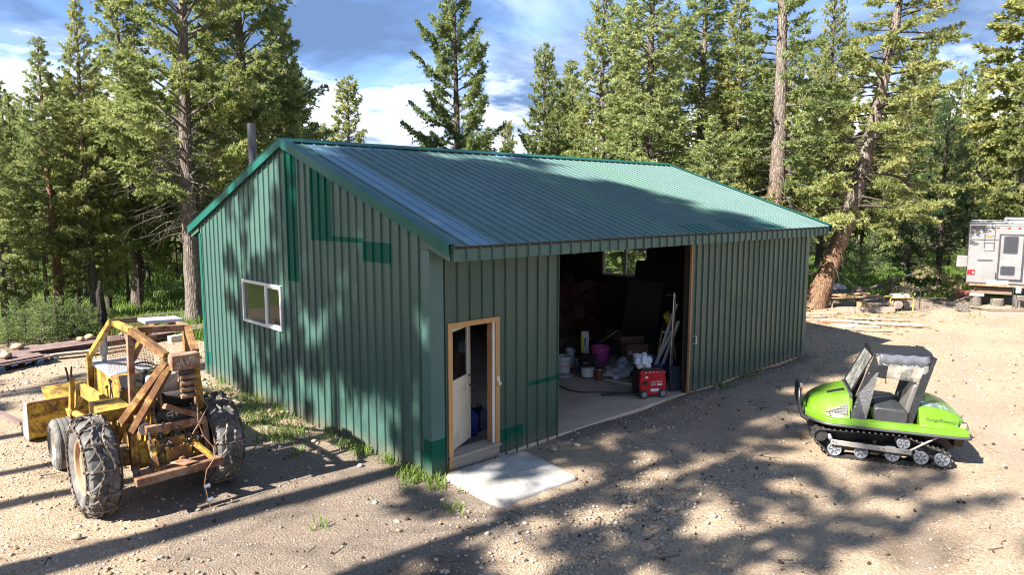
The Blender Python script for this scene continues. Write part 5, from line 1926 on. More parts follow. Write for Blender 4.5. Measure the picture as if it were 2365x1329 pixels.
# flat fenders over the rear tyres, open box type
for s in (-1, 1):
    mb = MB()
    xa, xb = (-0.68, -0.31) if s < 0 else (0.33, 0.66)
    ya, yb = (0.42, 1.05) if s < 0 else (0.10, 0.62)
    mb.box3(xa, xb, ya, yb, 1.135, 1.15)
    mb.box3(xa, xa + 0.014, ya, yb, 0.99, 1.134)
    mb.box3(xa + 0.015, xb, ya, ya + 0.014, 0.99, 1.134)
    mb.box3(xa + 0.015, xb, yb - 0.014, yb, 0.99, 1.134)
    mb.build('fender', M_yel, LD, bevel=0.006)
mb = MB()
mb.cyl((-0.50, 0.55, 0.98), (-0.50, 0.55, 0.62), 0.03, None, 10)
mb.cyl((-0.56, 0.62, 0.98), (-0.56, 0.62, 0.62), 0.024, None, 10)
mb.build('fender_strut', M_yel, LD)
mb = MB().cyl((-0.34, -0.18, 1.0), (-0.34, -0.23, 1.0), 0.075, 0.08, 16)
mb.build('work_light', M_pipe, LD)

# ---- cage
FLk, FLb = (-0.345, 2.40, 1.50), (-0.345, 2.44, 1.02)
RL, RR = (-0.37, 0.0, 2.235), (0.31, 0.0, 2.19)
FL, FR = (-0.35, 0.98, 2.225), (0.27, 1.0, 2.21)
BXL, BXR = (-0.115, -0.52, 1.93), (0.225, -0.52, 1.93)
bars('cage_post', [(FLb, FLk)], 0.07, 0.07, M_yel, (0, 1, 0))
bars('cage_post', [((0.30, 2.44, 1.02), (0.28, 2.40, 1.5))], 0.07, 0.07, M_yel, (0, 1, 0))
bars('cage_slant_tube', [(FLk, FL)], 0.075, 0.075, M_yel)
bars('cage_slant_tube', [((0.28, 2.40, 1.5), FR)], 0.075, 0.075, M_yel)
bars('cage_roof_rail', [(FL, RL)], 0.075, 0.075, M_yel)
bars('cage_roof_rail', [(FR, RR)], 0.075, 0.075, M_rust)
bars('cage_roof_bar', [((-0.31, 0.0, 2.232), (0.27, 0.0, 2.192))], 0.08, 0.08, M_rust)
bars('cage_roof_bar', [((-0.31, 0.98, 2.222), (0.23, 1.0, 2.21))], 0.07, 0.07, M_rust)
mb = MB()
for k in range(4):
    yy = 0.78 + 0.05 * k
    mb.beam((-0.31, yy, 2.235), (0.25, yy + 0.02, 2.215), 0.022, 0.012)
mb.build('roof_rods', M_rust, LD)
MB().box3(-0.24, 0.24, 0.30, 0.62, 2.235, 2.285).build('roof_lamp_tray', M_hood, LD, (0, 0, 0), (0, R_(3), 0), bevel=0.008)
bars('cage_post', [((-0.385, 0.02, 2.19), (-0.385, 0.10, 1.14))], 0.075, 0.075, M_rust)
bars('cage_post', [((0.315, 0.06, 2.15), (0.315, 0.10, 1.14))], 0.09, 0.075, M_rust_pale)
bars('cage_gusset', [((-0.35, 0.05, 1.83), (-0.18, 0.01, 2.18))], 0.04, 0.04, M_rust)
bars('cage_gusset', [((-0.345, 0.12, 1.86), (-0.33, 0.45, 2.19))], 0.04, 0.04, M_rust)
# rear diagonals meeting at the fairlead box
bars('arch_tube', [(RL, (BXL[0] - 0.01, -0.50, 1.95))], 0.085, 0.085, M_rust_pale)
bars('arch_tube', [(RR, (BXR[0], -0.50, 1.95))], 0.085, 0.085, M_rust_pale)
bars('arch_leg', [((-0.12, -0.50, 1.88), (-0.52, 0.06, 1.06))], 0.10, 0.09, M_rust_pale)
bars('arch_leg', [((-0.09, -0.53, 1.83), (-0.47, -0.10, 0.93))], 0.085, 0.085, M_rust_pale)
bars('arch_leg', [((0.20, -0.50, 1.83), (0.42, -0.02, 1.06))], 0.10, 0.09, M_yel)
bars('arch_leg', [((-0.52, 0.06, 1.06), (-0.60, 0.20, 0.72))], 0.09, 0.085, M_yel)
mb = MB()
mb.box3(BXL[0], BXR[0], -0.66, -0.50, 1.77, 1.97)
fb = mb.build('fairlead_box', M_rust, LD, bevel=0.012)
mb = MB()
r4 = random.Random(8)
for (p, q) in [((-0.04, 1.80), (0.0, 1.92)), ((0.0, 1.92), (0.03, 1.82)), ((-0.06, 1.86), (0.02, 1.87)), ((0.05, 1.91), (0.07, 1.84)), ((0.07, 1.84), (0.10, 1.92)), ((0.10, 1.92), (0.16, 1.915)), ((0.11, 1.88), (0.15, 1.883))]:
    mb.beam((p[0], -0.663, p[1]), (q[0], -0.663, q[1]), 0.004, 0.009)
mb.build('weld_marks', mat_paint('pale_scratches', (0.42, 0.36, 0.31), 0.7), fb)
mb = MB()
mb.box3(0.0, 0.16, -0.62, -0.50, 1.40, 1.765)
mb.build('fairlead_roller_housing', M_dkmetal, LD, bevel=0.02)
mb = MB()
for k in range(4):
    mb.cyl((-0.02, -0.64, 1.44 + 0.08 * k), (0.17, -0.64, 1.44 + 0.08 * k), 0.030, None, 12)
mb.build('fairlead_rollers', M_rust, LD)
# lower rear frame
bars('frame_leg', [((-0.46, -0.10, 0.94), (-0.46, -0.14, 0.46))], 0.085, 0.085, M_yel2)
bars('frame_leg', [((0.36, -0.28, 1.02), (0.38, -0.30, 0.58))], 0.07, 0.07, M_rust)
bars('frame_leg', [((-0.31, -0.30, 0.86), (-0.31, -0.50, 0.50))], 0.07, 0.07, M_yel2)
bars('cross_bar', [((-0.36, -0.30, 1.00), (0.36, -0.32, 1.00))], 0.09, 0.10, M_rust)
bars('brace', [((-0.16, -0.42, 1.30), (0.34, -0.28, 1.03))], 0.07, 0.07, M_rust)
bars('brace', [((0.18, -0.36, 0.75), (0.36, -0.62, 0.52))], 0.06, 0.06, M_yel2)
bars('bumper_bar', [((-0.62, -0.74, 0.52), (0.40, -0.74, 0.54))], 0.09, 0.10, M_rust)
bars('bumper_bar', [((-0.50, -0.44, 0.50), (0.34, -0.44, 0.52))], 0.07, 0.09, M_rust)
bars('bumper_arm', [((-0.60, -0.72, 0.515), (-0.46, -0.10, 0.50))], 0.06, 0.07, M_rust)
bars('bumper_arm', [((0.38, -0.72, 0.535), (0.32, -0.10, 0.52))], 0.06, 0.07, M_rust)
MB().box((-0.02, -0.60, 0.585), (0.16, 0.34, 0.012), eul(-0.12, 0, 0.25)).build('hitch_plate', mat_rust('pale_plate', 3, 1.5), LD)
mb = MB()
chain_links(mb, [(-0.33, -0.36, 0.98), (-0.34, -0.40, 0.72), (-0.36, -0.50, 0.56)], 0.05, 0.03, 0.012)
mb.build('hanging_chain', M_chain, LD, fix=False, smooth=0)
mb = MB()
mb.tube([(0.16, -0.66, 1.42), (0.15, -0.68, 1.10), (0.20, -0.70, 0.90), (0.30, -0.74, 0.74), (0.29, -0.80, 0.62), (0.16, -0.86, 0.50), (0.12, -0.88, 0.34), (0.15, -0.88, 0.16), (0.17, -0.90, 0.03)], 0.008, 6)
mb.tube([(0.18, -0.66, 1.45), (0.30, -0.62, 1.25), (0.22, -0.55, 1.05), (0.10, -0.6, 0.92)], 0.007, 6)
mb.tube([(0.29, -0.74, 0.74), (0.36, -0.70, 0.80), (0.44, -0.6, 0.76)], 0.008, 6)
mb.build('winch_cable', mat_rust('winch_wire', 2, 1.1), LD)
mb = MB()
for (x0, z0_) in [(0.14, 0.30), (0.17, 0.12)]:
    mb.cyl((x0 - 0.03, -0.88, z0_), (x0 + 0.04, -0.88, z0_ + 0.01), 0.026, 0.03, 10)
mb.build('choker_hook', M_chrome, LD)
# wire mesh guard behind the seat, front of cage
mb = MB()
for k in range(29):
    s = k / 28
    x0 = -0.34 + 0.60 * s
    mb.beam((x0, 1.42, 1.42), (x0, 1.02, 2.19), 0.004, 0.004)
for k in range(30):
    s = k / 29
    yy, zz = 1.42 - 0.40 * s, 1.42 + 0.77 * s
    mb.beam((-0.34, yy, zz), (0.26, yy, zz), 0.004, 0.004)
g = mb.build('wire_mesh_guard', M_rust, LD, smooth=0, fix=False)
g['kind'] = 'stuff'
# ---- loader arms and bucket
for s in (-1, 1):
    x0 = 0.50 * s
    mb = MB()
    mb.beam((x0, 1.15, 1.10), (x0, 2.30, 1.05), 0.07, 0.20)
    mb.beam((x0, 2.22, 1.06), (x0, 3.25, 0.42), 0.07, 0.17)
    mb.build('loader_arm', M_yel, LD, bevel=0.012)
    mb = MB().beam((x0 + 0.10 * s, 2.36, 1.22), (x0 + 0.10 * s, 2.62, 0.50), 0.055, 0.12)
    mb.build('bucket_link', M_yel, LD, bevel=0.01)
    mb = MB().cyl((x0 + 0.12 * s, 1.3, 0.80), (x0 + 0.12 * s, 2.2, 0.72), 0.05, None, 12)
    mb.cyl((x0 + 0.12 * s, 2.2, 0.72), (x0 + 0.12 * s, 2.75, 0.66), 0.025, None, 10)
    mb.build('lift_cylinder', M_yel, LD)
mb = MB()
for dx in (-0.02, 0.03):
    mb.tube([(-0.62 + dx, 2.40, 1.18), (-0.63 + dx, 2.38, 1.30), (-0.64 + dx * 1.6, 2.36, 1.40)], 0.014, 8)
mb.build('pin_ears', M_black_metal, LD)
bk = MB()
prof = [(0.0, 0.62), (-0.02, 0.40), (0.0, 0.06), (0.10, 0.0), (0.62, 0.02)]
x0, x1 = -1.0, 1.0
th = 0.02
bk.prism([(p[0], p[1]) for p in prof] + [(p[0] + (0.02 if i < 3 else 0.0), p[1] + (0.02 if i >= 3 else 0.0)) for i, p in list(enumerate(prof))[::-1]], (x0, 3.62, 0.02), (0, 1, 0), (0, 0, 1), (x1 - x0, 0, 0))
b = bk.build('bucket', mat_worn_yellow('worn_bucket_paint', (0.56, 0.37, 0.04), 0.5, 0.50, 0.60, 7), LD, smooth=20)
for xx in (x0 - 0.016, x1 + 0.001):
    MB().prism([(-0.03, 0.63), (-0.03, 0.05), (0.08, -0.01), (0.66, 0.0), (0.66, 0.06), (0.20, 0.63)], (xx, 3.62, 0.02), (0, 1, 0), (0, 0, 1), (0.015, 0, 0)).build('side_plate', mat_paint('bare_worn_side', (0.36, 0.33, 0.31), 0.5, 0.2, 5, (0.16, 0.08, 0.04), 0.5, 0.3), b, bevel=0.003)
MB().prism([(0.0, 0.62), (0.30, 0.78), (0.30, 0.80), (0.0, 0.645)], (x0 + 0.25, 3.62, 0.02), (0, 1, 0), (0, 0, 1), (1.5, 0, 0)).build('spill_guard', M_yel, b)
bars('stiffener', [((x0 + 0.01, 3.60, 0.43), (x1 - 0.01, 3.60, 0.43))], 0.03, 0.05, M_yel2, parent=b)
bars('top_edge', [((x0 + 0.01, 3.612, 0.645), (x1 - 0.01, 3.612, 0.645))], 0.05, 0.035, M_rust, parent=b)

# winch drum with wound cable, hoses and brackets crowding the back of the machine
mb = MB()
mb.lathe([(0.0, -0.22), (0.15, -0.22), (0.15, -0.20), (0.09, -0.195), (0.09, 0.195), (0.15, 0.20), (0.15, 0.22), (0, 0.22)], (0.06, -0.16, 1.30), 'X', 20)
dm = mb.build('winch_drum', M_rust, LD)
mb = MB()
for k in range(22):
    xx = -0.12 + 0.36 * k / 21
    mb.lathe([(0.092, xx - 0.008), (0.106, xx), (0.092, xx + 0.008)], (0, -0.16, 1.30), 'X', 16)
mb.build('cable_windings', M_dkmetal, dm)
for (x0, y0, z0, dx, dz) in [(-0.24, -0.14, 1.02, 0.02, 0.36), (0.30, -0.14, 1.02, 0.0, 0.36)]:
    MB().box3(x0 - 0.015, x0 + 0.015, y0 - 0.12, y0 + 0.12, z0, z0 + dz).build('winch_bracket', M_yel2, LD, bevel=0.006)
rr = random.Random(21)
for k in range(7):
    xa, xb = rr.uniform(-0.3, 0.3), rr.uniform(-0.35, 0.35)
    za = rr.uniform(1.15, 1.45)
    MB().tube([(xa, -0.05, za), (xa + 0.04, -0.28, za - 0.08), ((xa + xb) / 2, -0.36, rr.uniform(0.85, 1.05)), (xb, -0.25, rr.uniform(0.6, 0.85))], 0.012, 6).build('hose', M_black_metal, LD)
for (x0, z0_) in [(-0.22, 0.78), (0.24, 0.70), (0.22, 0.92), (-0.24, 0.55), (0.0, 0.80)]:
    mb = MB().cyl((x0, -0.22, z0_), (x0, -0.27, z0_), 0.04, 0.035, 10)
    mb.cyl((x0, -0.27, z0_), (x0, -0.29, z0_), 0.02, None, 6)
    mb.build('cover_boss', M_yel2, LD)
bars('tie_rod', [((-0.34, -0.24, 0.48), (0.34, -0.24, 0.44))], 0.03, 0.03, M_dkmetal)
bars('plate', [((-0.30, -0.26, 0.94), (0.30, -0.26, 0.93))], 0.02, 0.10, M_yel2)
# ================================================================== GREEN TRACKED CARRIER
t_ = NT('lime_green_paint')
c_ = t_.ramp(t_.noise(1.5, 4, 0.6), [(0.3, (0.085, 0.195, 0.006)), (0.7, (0.105, 0.225, 0.009))])
c_ = t_.mix(t_.ramp(t_.noise(6, 6, 0.7), [(0.48, 0.0), (0.80, 0.42)]), c_, (0.16, 0.14, 0.09))
M_lime = t_.done(t_.bsdf(c_, 0.32, 0, None, 0.5, Coat_Weight=0.25, Coat_Roughness=0.12))
M_bvinyl = mat_paint('black_vinyl', (0.010, 0.010, 0.012), 0.38, 0.25, 4, (0.10, 0.09, 0.075), 0.25, 0, 0.3)
M_seat = mat_paint('grey_seat_vinyl', (0.026, 0.028, 0.031), 0.5, 0.15, 4, (0.15, 0.13, 0.1), 0.2)
M_gtrim = mat_paint('grey_rubber_trim', (0.045, 0.045, 0.052), 0.5, 0.15)
M_trackr = mat_rubber('track_rubber', (0.016, 0.016, 0.017), (0.10, 0.085, 0.065), 0.4)
M_alu = mat_paint('dull_aluminium', (0.38, 0.365, 0.335), 0.45, 0.08, 6, (0.25, 0.2, 0.15), 0.3, 0.6)
M_wheel = mat_paint('pale_grey_wheel', (0.17, 0.185, 0.21), 0.5, 0.06, 5, (0.2, 0.16, 0.12), 0.2)
t_ = NT('clear_vinyl')
g_ = t_.n('ShaderNodeBsdfGlossy')
g_.inputs['Roughness'].default_value = 0.12
tr_ = t_.n('ShaderNodeBsdfTransparent')
tr_.inputs[0].default_value = (0.80, 0.80, 0.78, 1)
df_ = t_.n('ShaderNodeBsdfDiffuse')
df_.inputs[0].default_value = (0.55, 0.55, 0.52, 1)
m1 = t_.n('ShaderNodeMixShader')
t_.L.new(t_.ramp(t_.noise(9, 5, 0.6), [(0.4, 0.10), (0.75, 0.45)]), m1.inputs[0])
t_.L.new(tr_.outputs[0], m1.inputs[1])
t_.L.new(df_.outputs[0], m1.inputs[2])
m2 = t_.n('ShaderNodeMixShader')
m2.inputs[0].default_value = 0.14
t_.L.new(m1.outputs[0], m2.inputs[1])
t_.L.new(g_.outputs[0], m2.inputs[2])
t_.L.new(t_.bump(t_.noise(14, 5, 0.65), 0.6, 0.02), g_.inputs['Normal'])
M_clear = t_.done(m2.outputs[0])

CR = thing('tracked_carrier', 'lime green two track utility carrier with black soft top and grey bench seat', 'tracked vehicle', (5.748, -3.739, 0.0), R_(28.41))
HW = 0.70                       # half width at the rim


def smooth_loft(name, sections, mat, parent=CR, smooth=40, bevel=0.0, cap=True):
    """sections: list of closed loops (same length)"""
    mb = MB()
    n = len(sections[0])
    vs = [q for s in sections for q in s]
    fs = [(i * n + k, i * n + (k + 1) % n, (i + 1) * n + (k + 1) % n, (i + 1) * n + k) for i in range(len(sections) - 1) for k in range(n)]
    if cap:
        fs += [tuple(range(n - 1, -1, -1)), tuple((len(sections) - 1) * n + k for k in range(n))]
    mb.add(vs, fs)
    return mb.build(name, mat, parent, smooth=smooth, bevel=bevel)


def rim_half(y):
    """half width of the hull rim at y"""
    if y > 0.72:
        s = (y - 0.72) / 0.46
        return HW * (1 - 0.55 * s * s)
    if y < -0.95:
        s = (-0.95 - y) / 0.20
        return HW * (1 - 0.06 * s * s)
    return HW


zr = lambda y: 0.505 + 0.022 * (y + 1.14)
ys = [-1.14, -1.10, -0.9, -0.5, 0.0, 0.45, 0.72, 0.85, 0.97, 1.07, 1.14, 1.18]
# lower tub (dark) and green side band
smooth_loft('hull', [[(-min(0.335, rim_half(y) * 0.93), y * 0.97, 0.485), (min(0.335, rim_half(y) * 0.93), y * 0.97, 0.485), (min(0.32, rim_half(y) * 0.8), y * 0.90, 0.20), (-min(0.32, rim_half(y) * 0.8), y * 0.90, 0.20)] for y in ys], M_bvinyl)
smooth_loft('hull_flange', [[(-rim_half(y) * 0.985, y, zr(y) - 0.012), (rim_half(y) * 0.985, y, zr(y) - 0.012), (rim_half(y) * 0.985, y, zr(y) - 0.002), (-rim_half(y) * 0.985, y, zr(y) - 0.002)] for y in ys], M_bvinyl)
smooth_loft('rear_sump', [[(-0.60, y, 0.49), (0.60, y, 0.49), (0.56, y * 0.985, 0.33), (-0.56, y * 0.985, 0.33)] for y in (-1.10, -0.98)], M_bvinyl)
band = [(-1, 0.0), (-0.985, 0.075), (-0.90, 0.095), (-0.80, 0.095), (-0.80, 0.0)]
# rim band: left side, right side as strips with front bow
for s in (-1, 1):
    secs = []
    for y in ys:
        h = rim_half(y)
        secs.append([(s * (-b[0]) * h, y, zr(y) + b[1]) for b in band])
    smooth_loft('side_band', secs, M_lime, bevel=0.006)
# grey rubbing strip under the band, all the way round
loop = [(rim_half(y), y) for y in ys] + [(-rim_half(y), y) for y in ys[::-1]]
mb = MB().tube([(x * 1.012, y * 1.006, zr(y) - 0.012) for x, y in loop], 0.022, 8, closed=True)
mb.build('rubbing_strip', M_gtrim, CR)
# nose bow piece
smooth_loft('nose', [[(-rim_half(y) * 0.82, y, zr(y)), (rim_half(y) * 0.82, y, zr(y)), (rim_half(y) * 0.82, y, zr(y) + 0.094), (-rim_half(y) * 0.82, y, zr(y) + 0.094)] for y in ys[5:]], M_lime)
# bonnet: crowned panel with sloping cheeks
secs = []
for y, zt, wt, wb in [(0.42, 0.960, 0.42, 0.668), (0.60, 0.928, 0.405, 0.664), (0.80, 0.880, 0.38, 0.615), (0.98, 0.815, 0.34, 0.52), (1.09, 0.755, 0.30, 0.42), (1.145, 0.665, 0.26, 0.34)]:
    zb = zr(y) + 0.088
    secs.append([(-wb, y, zb), (-wb * 0.985, y, zb + 0.02), (-wt - 0.04, y, zt - 0.022), (-wt, y, zt), (-wt * 0.5, y, zt + 0.012), (wt * 0.5, y, zt + 0.012), (wt, y, zt), (wt + 0.04, y, zt - 0.022), (wb * 0.985, y, zb + 0.02), (wb, y, zb)])
bon = smooth_loft('bonnet', secs, M_lime, smooth=24)
# dark vent strip on the bonnet and triangular side grille
for s in (-1,):
    mb = MB()
    a = [(-0.24, 0.47, 0.973), (-0.13, 0.47, 0.976), (-0.13, 0.78, 0.905), (-0.235, 0.78, 0.902)]
    mb.add(a + [(q[0], q[1], q[2] - 0.02) for q in a], [(0, 1, 2, 3), (7, 6, 5, 4), (0, 4, 5, 1), (1, 5, 6, 2), (2, 6, 7, 3), (3, 7, 4, 0)])
    mb.build('bonnet_vent', M_bvinyl, bon)
for s in (-1, 1):
    def cheek(y, f):
        """point on the bonnet cheek, f=0 bottom .. 1 top, 6 mm proud"""
        wt, wb, zt = np.interp(y, [0.42, 0.60, 0.80, 0.98], [0.42, 0.405, 0.38, 0.34]), np.interp(y, [0.42, 0.60, 0.80, 0.98], [0.668, 0.664, 0.615, 0.52]), np.interp(y, [0.42, 0.60, 0.80, 0.98], [0.960, 0.928, 0.880, 0.815])
        zb = zr(y) + 0.108
        return (s * (wb * 0.985 + (wt + 0.04 - wb * 0.985) * f) + s * 0.016, y, zb + (zt - 0.022 - zb) * f + 0.010)
    tri = [cheek(0.47, 0.10), cheek(0.47, 0.62), cheek(0.84, 0.14)]
    mb = MB().add(tri, [(0, 1, 2)])
    gr = mb.build('side_grille', M_black_metal, bon, smooth=0, fix=False)
    mb = MB()
    for k in range(7):
        y = 0.48 + 0.05 * k
        f1 = np.interp(y, [0.47, 0.84], [0.62, 0.14])
        f0 = np.interp(y, [0.47, 0.84], [0.10, 0.14])
        if f1 - f0 > 0.03:
            mb.tube([cheek(y, f0), cheek(y, f1)], 0.004, 5)
    for k in range(6):
        f = 0.14 + 0.08 * k
        y1 = np.interp(-f, [-0.62, -0.14], [0.47, 0.84])
        if y1 > 0.5:
            mb.tube([cheek(0.475, f), cheek(y1, f)], 0.004, 5)
    mb.build('grille_bars', M_gtrim, gr)['kind'] = 'stuff'
mb = MB().tube([(-0.63, 0.77, 0.665), (-0.66, 0.77, 0.69)], 0.008, 6)
mb.tube([(-0.66, 0.75, 0.69), (-0.66, 0.80, 0.69)], 0.009, 6)
mb.build('bonnet_latch', M_black_metal, bon)
# bow push bar
mb = MB()
mb.tube([(-0.42, 1.12, 0.50), (-0.40, 1.24, 0.55), (-0.36, 1.30, 0.70), (-0.33, 1.30, 0.86), (-0.28, 1.29, 0.93), (0.28, 1.29, 0.93), (0.33, 1.30, 0.86), (0.36, 1.30, 0.70), (0.40, 1.24, 0.55), (0.42, 1.12, 0.50)], 0.036, 10)
mb.build('push_bar', M_bvinyl, CR)
mb = MB().box((-0.22, 1.27, 0.98), (0.10, 0.05, 0.09))
mb.build('bow_lamp', M_chrome, CR, bevel=0.008)
MB().box((-0.22, 1.24, 0.955), (0.09, 0.012, 0.07)).build('bow_reflector', mat_paint('red_reflector', (0.35, 0.02, 0.02), 0.3), CR)
# cockpit tub
mb = MB()
mb.box3(-0.555, 0.555, -0.46, 0.418, 0.48, 0.50)
mb.box3(-0.565, -0.545, -0.46, 0.418, 0.50, 0.597)
mb.box3(0.545, 0.565, -0.46, 0.418, 0.50, 0.68)
mb.box3(-0.55, 0.55, 0.385, 0.418, 0.50, 0.90)
mb.box3(-0.20, 0.20, 0.05, 0.385, 0.50, 0.66)
mb.build('cockpit_tub', mat_paint('lime_tub', (0.085, 0.19, 0.006), 0.4, 0.1), CR)
# dash bar behind the bonnet
mb = MB().prism([(0.37, 0.85), (0.425, 0.85), (0.425, 0.985), (0.37, 0.965)], (-0.44, 0, 0), (0, 1, 0), (0, 0, 1), (0.88, 0, 0))
mb.build('dash_bar', M_gtrim, CR, bevel=0.008)
mb = MB()
for s in (-0.12, 0.12):
    mb.tube([(s, 0.22, 0.62), (s, 0.17, 0.90), (s * 1.2, 0.12, 0.98)], 0.014, 8)
mb.build('steering_levers', M_black_metal, CR)
# bench seat and back
secs = []
for y, z0, z1, ix in [(0.02, 0.60, 0.80, 0.03), (0.06, 0.59, 0.835, 0.0), (-0.12, 0.59, 0.83, 0.0), (-0.36, 0.59, 0.815, 0.0), (-0.40, 0.61, 0.78, 0.03)]:
    pass
mb = MB().prism([(0.08, 0.585), (0.10, 0.80), (0.06, 0.835), (-0.30, 0.81), (-0.36, 0.78), (-0.36, 0.585)], (-0.60, 0, 0), (0, 1, 0), (0, 0, 1), (1.08, 0, 0))
st = mb.build('seat_cushion', M_seat, CR, bevel=0.03)
mb = MB().prism([(-0.33, 0.72), (-0.43, 1.14), (-0.47, 1.18), (-0.52, 1.16), (-0.42, 0.70)], (-0.42, 0, 0), (0, 1, 0), (0, 0, 1), (0.84, 0, 0))
mb.build('seat_backrest', mat_paint('pale_grey_back_vinyl', (0.11, 0.105, 0.10), 0.3, 0.15), CR, bevel=0.025)
# engine deck behind the seat
secs = []
for y, zt, wt, wb in [(-0.50, 0.86, 0.50, 0.675), (-0.62, 0.865, 0.50, 0.675), (-0.85, 0.835, 0.49, 0.665), (-1.02, 0.775, 0.46, 0.65), (-1.10, 0.70, 0.44, 0.63), (-1.13, 0.62, 0.43, 0.62)]:
    zb = zr(y) + 0.086
    secs.append([(-wb, y, zb), (-wb * 0.985, y, zb + 0.012), (-wt - 0.03, y, zt - 0.02), (-wt, y, zt), (-wt * 0.4, y, zt + 0.012), (wt * 0.4, y, zt + 0.012), (wt, y, zt), (wt + 0.03, y, zt - 0.02), (wb * 0.985, y, zb + 0.012), (wb, y, zb)])
dk = smooth_loft('engine_cover', secs, M_lime, smooth=50)


def deck(x, y, up=0.004):
    zt = np.interp(-y, [0.50, 0.62, 0.85, 1.02], [0.86, 0.865, 0.835, 0.775])
    return (x, y, zt + 0.012 * np.interp(abs(x), [0.2, 0.5], [1, 0]) + up)


mb = MB().add([deck(-0.46, -0.56), deck(-0.22, -0.56), deck(-0.22, -0.92), deck(-0.46, -0.92)], [(0, 1, 2, 3)])
gr = mb.build('deck_grille', M_black_metal, dk, smooth=0, fix=False)
mb = MB()
for k in range(13):
    y = -0.565 - 0.35 * k / 12
    mb.tube([deck(-0.455, y, 0.006), deck(-0.225, y, 0.006)], 0.0038, 5)
for k in range(9):
    x = -0.45 + 0.22 * k / 8
    mb.tube([deck(x, -0.565, 0.006), deck(x, -0.74, 0.006), deck(x, -0.915, 0.006)], 0.0038, 5)
mb.build('grille_bars', M_chrome, gr)['kind'] = 'stuff'
mb = MB().add([deck(0.10, -0.52, 0.006), deck(0.42, -0.52, 0.006), deck(0.42, -0.72, 0.006), deck(0.10, -0.72, 0.006)], [(0, 1, 2, 3)])
mb.build('deck_mat', M_bvinyl, dk, smooth=0, fix=False)
# name lettering on the sloping side of the cover
p0 = np.array((-0.665, -0.55, 0.665))
me = text_mesh('RangeRunner', 0.072, mat_paint('olive_lettering', (0.05, 0.07, 0.006), 0.5), 0.0008, 0.2, 'LEFT')
wt_, wb_ = 0.52, 0.667
sl_ang = math.atan2(0.845 - 0.62, wb_ - wt_)
pl = part('name_lettering', me, dk, (-0.618, -0.58, 0.705), (0, 0, 0))
xd, up_ = Vector((0, -1, -0.03)).normalized(), Vector((math.cos(sl_ang), 0, math.sin(sl_ang)))
nrm_ = xd.cross(up_)
pl.matrix_basis = Matrix.Translation(Vector((-0.612, -0.58, 0.712)) + nrm_ * 0.004) @ Matrix((xd, up_, nrm_)).transposed().to_4x4()
mb = MB().box((-0.615, -1.06, 0.645), (0.016, 0.07, 0.10), eul(0, -0.45, 0))
mb.build('tail_lamp', mat_paint('pale_lens', (0.55, 0.62, 0.25), 0.25), CR, bevel=0.006)
mb = MB().tube([(-0.62, -1.0, 0.64), (-0.60, -1.01, 0.71), (-0.60, -1.10, 0.70), (-0.63, -1.125, 0.62)], 0.008, 6)
mb.build('lamp_guard', M_black_metal, CR)
# soft top: four posts, roof sheet, windscreen, rolled clear side, drape
WBx, WTx = 0.50, 0.41
FB, FT = (0.41, 0.66), (0.10, 1.60)
RB, RT = (-0.38, 0.63), (-0.62, 1.60)
for s in (-1, 1):
    mb = MB()
    # front post wrapped in black vinyl, tapering band
    mb.prism([(0.42, 0.64), (0.20, 0.62), (0.10, 1.02), (0.03, 1.38), (0.10, 1.61), (0.30, 0.98)], (s * 0.52, 0, 0), (0, 1, 0), (0, 0, 1), (-s * 0.02, 0, 0))
    for v_i in range(len(mb.v)):
        x, y, z = mb.v[v_i]
        mb.v[v_i] = (s * (abs(x) + (0.62 - 0.50) * (1 - min(1, (z - 0.62) / 0.36)) * 0.9 - (z - 0.62) * 0.085), y, z)
    fp = mb.build('front_post_cover', M_bvinyl, CR, smooth=0)
    mb2 = MB()
    for (y, z) in [(0.36, 0.70), (0.345, 0.80), (0.33, 0.86), (0.29, 0.98), (0.17, 1.30)]:
        x = 0.52 + 0.108 * (1 - min(1, (z - 0.62) / 0.36)) - (z - 0.62) * 0.085
        mb2.ball((s * (x + 0.004), y, z), 0.010, 6, 4)
    mb2.build('snap_studs', M_chrome, fp)['kind'] = 'stuff'
    mb = MB()
    mb.prism([(-0.34, 0.60), (-0.43, 0.60), (-0.72, 1.58), (-0.61, 1.61)], (s * 0.55, 0, 0), (0, 1, 0), (0, 0, 1), (-s * 0.03, 0, 0))
    for v_i in range(len(mb.v)):
        x, y, z = mb.v[v_i]
        mb.v[v_i] = (s * (abs(x) - (z - 0.60) * 0.125), y, z)
    mb.build('rear_post_cover', M_bvinyl, CR, smooth=0)
    mb = MB().tube([(s * 0.43, 0.30, 0.96), (s * 0.41, 0.09, 1.57)], 0.016, 8)
    mb.tube([(s * 0.47, -0.40, 0.64), (s * 0.40, -0.64, 1.57)], 0.016, 8)
    mb.tube([(s * 0.41, 0.09, 1.575), (s * 0.40, -0.64, 1.575)], 0.016, 8)
    mb.build('roof_frame_tube', M_black_metal, CR)
# roof sheet, sagging slightly
P = []
for i in range(9):
    y = 0.12 - 0.80 * i / 8
    row = []
    for j in range(7):
        s = -1 + 2 * j / 6
        edge = max(0, abs(s) - 0.8) / 0.2
        z = 1.615 - 0.035 * edge ** 1.5 - 0.012 * math.sin(PI * i / 8) + 0.006 * math.sin(i * 2.1 + j * 1.7)
        row.append((s * 0.435, y, z))
    P.append(row)
o = MB().grid(P).build('roof_sheet', M_bvinyl, CR, smooth=80, fix=False, solid=0.006)
# windscreen: clear with black border
def ws(f, g):
    y = 0.395 + (0.10 - 0.395) * g
    z = 0.97 + (1.59 - 0.97) * g
    w = 0.42 + (0.40 - 0.42) * g
    return ((-1 + 2 * f) * w, y, z)


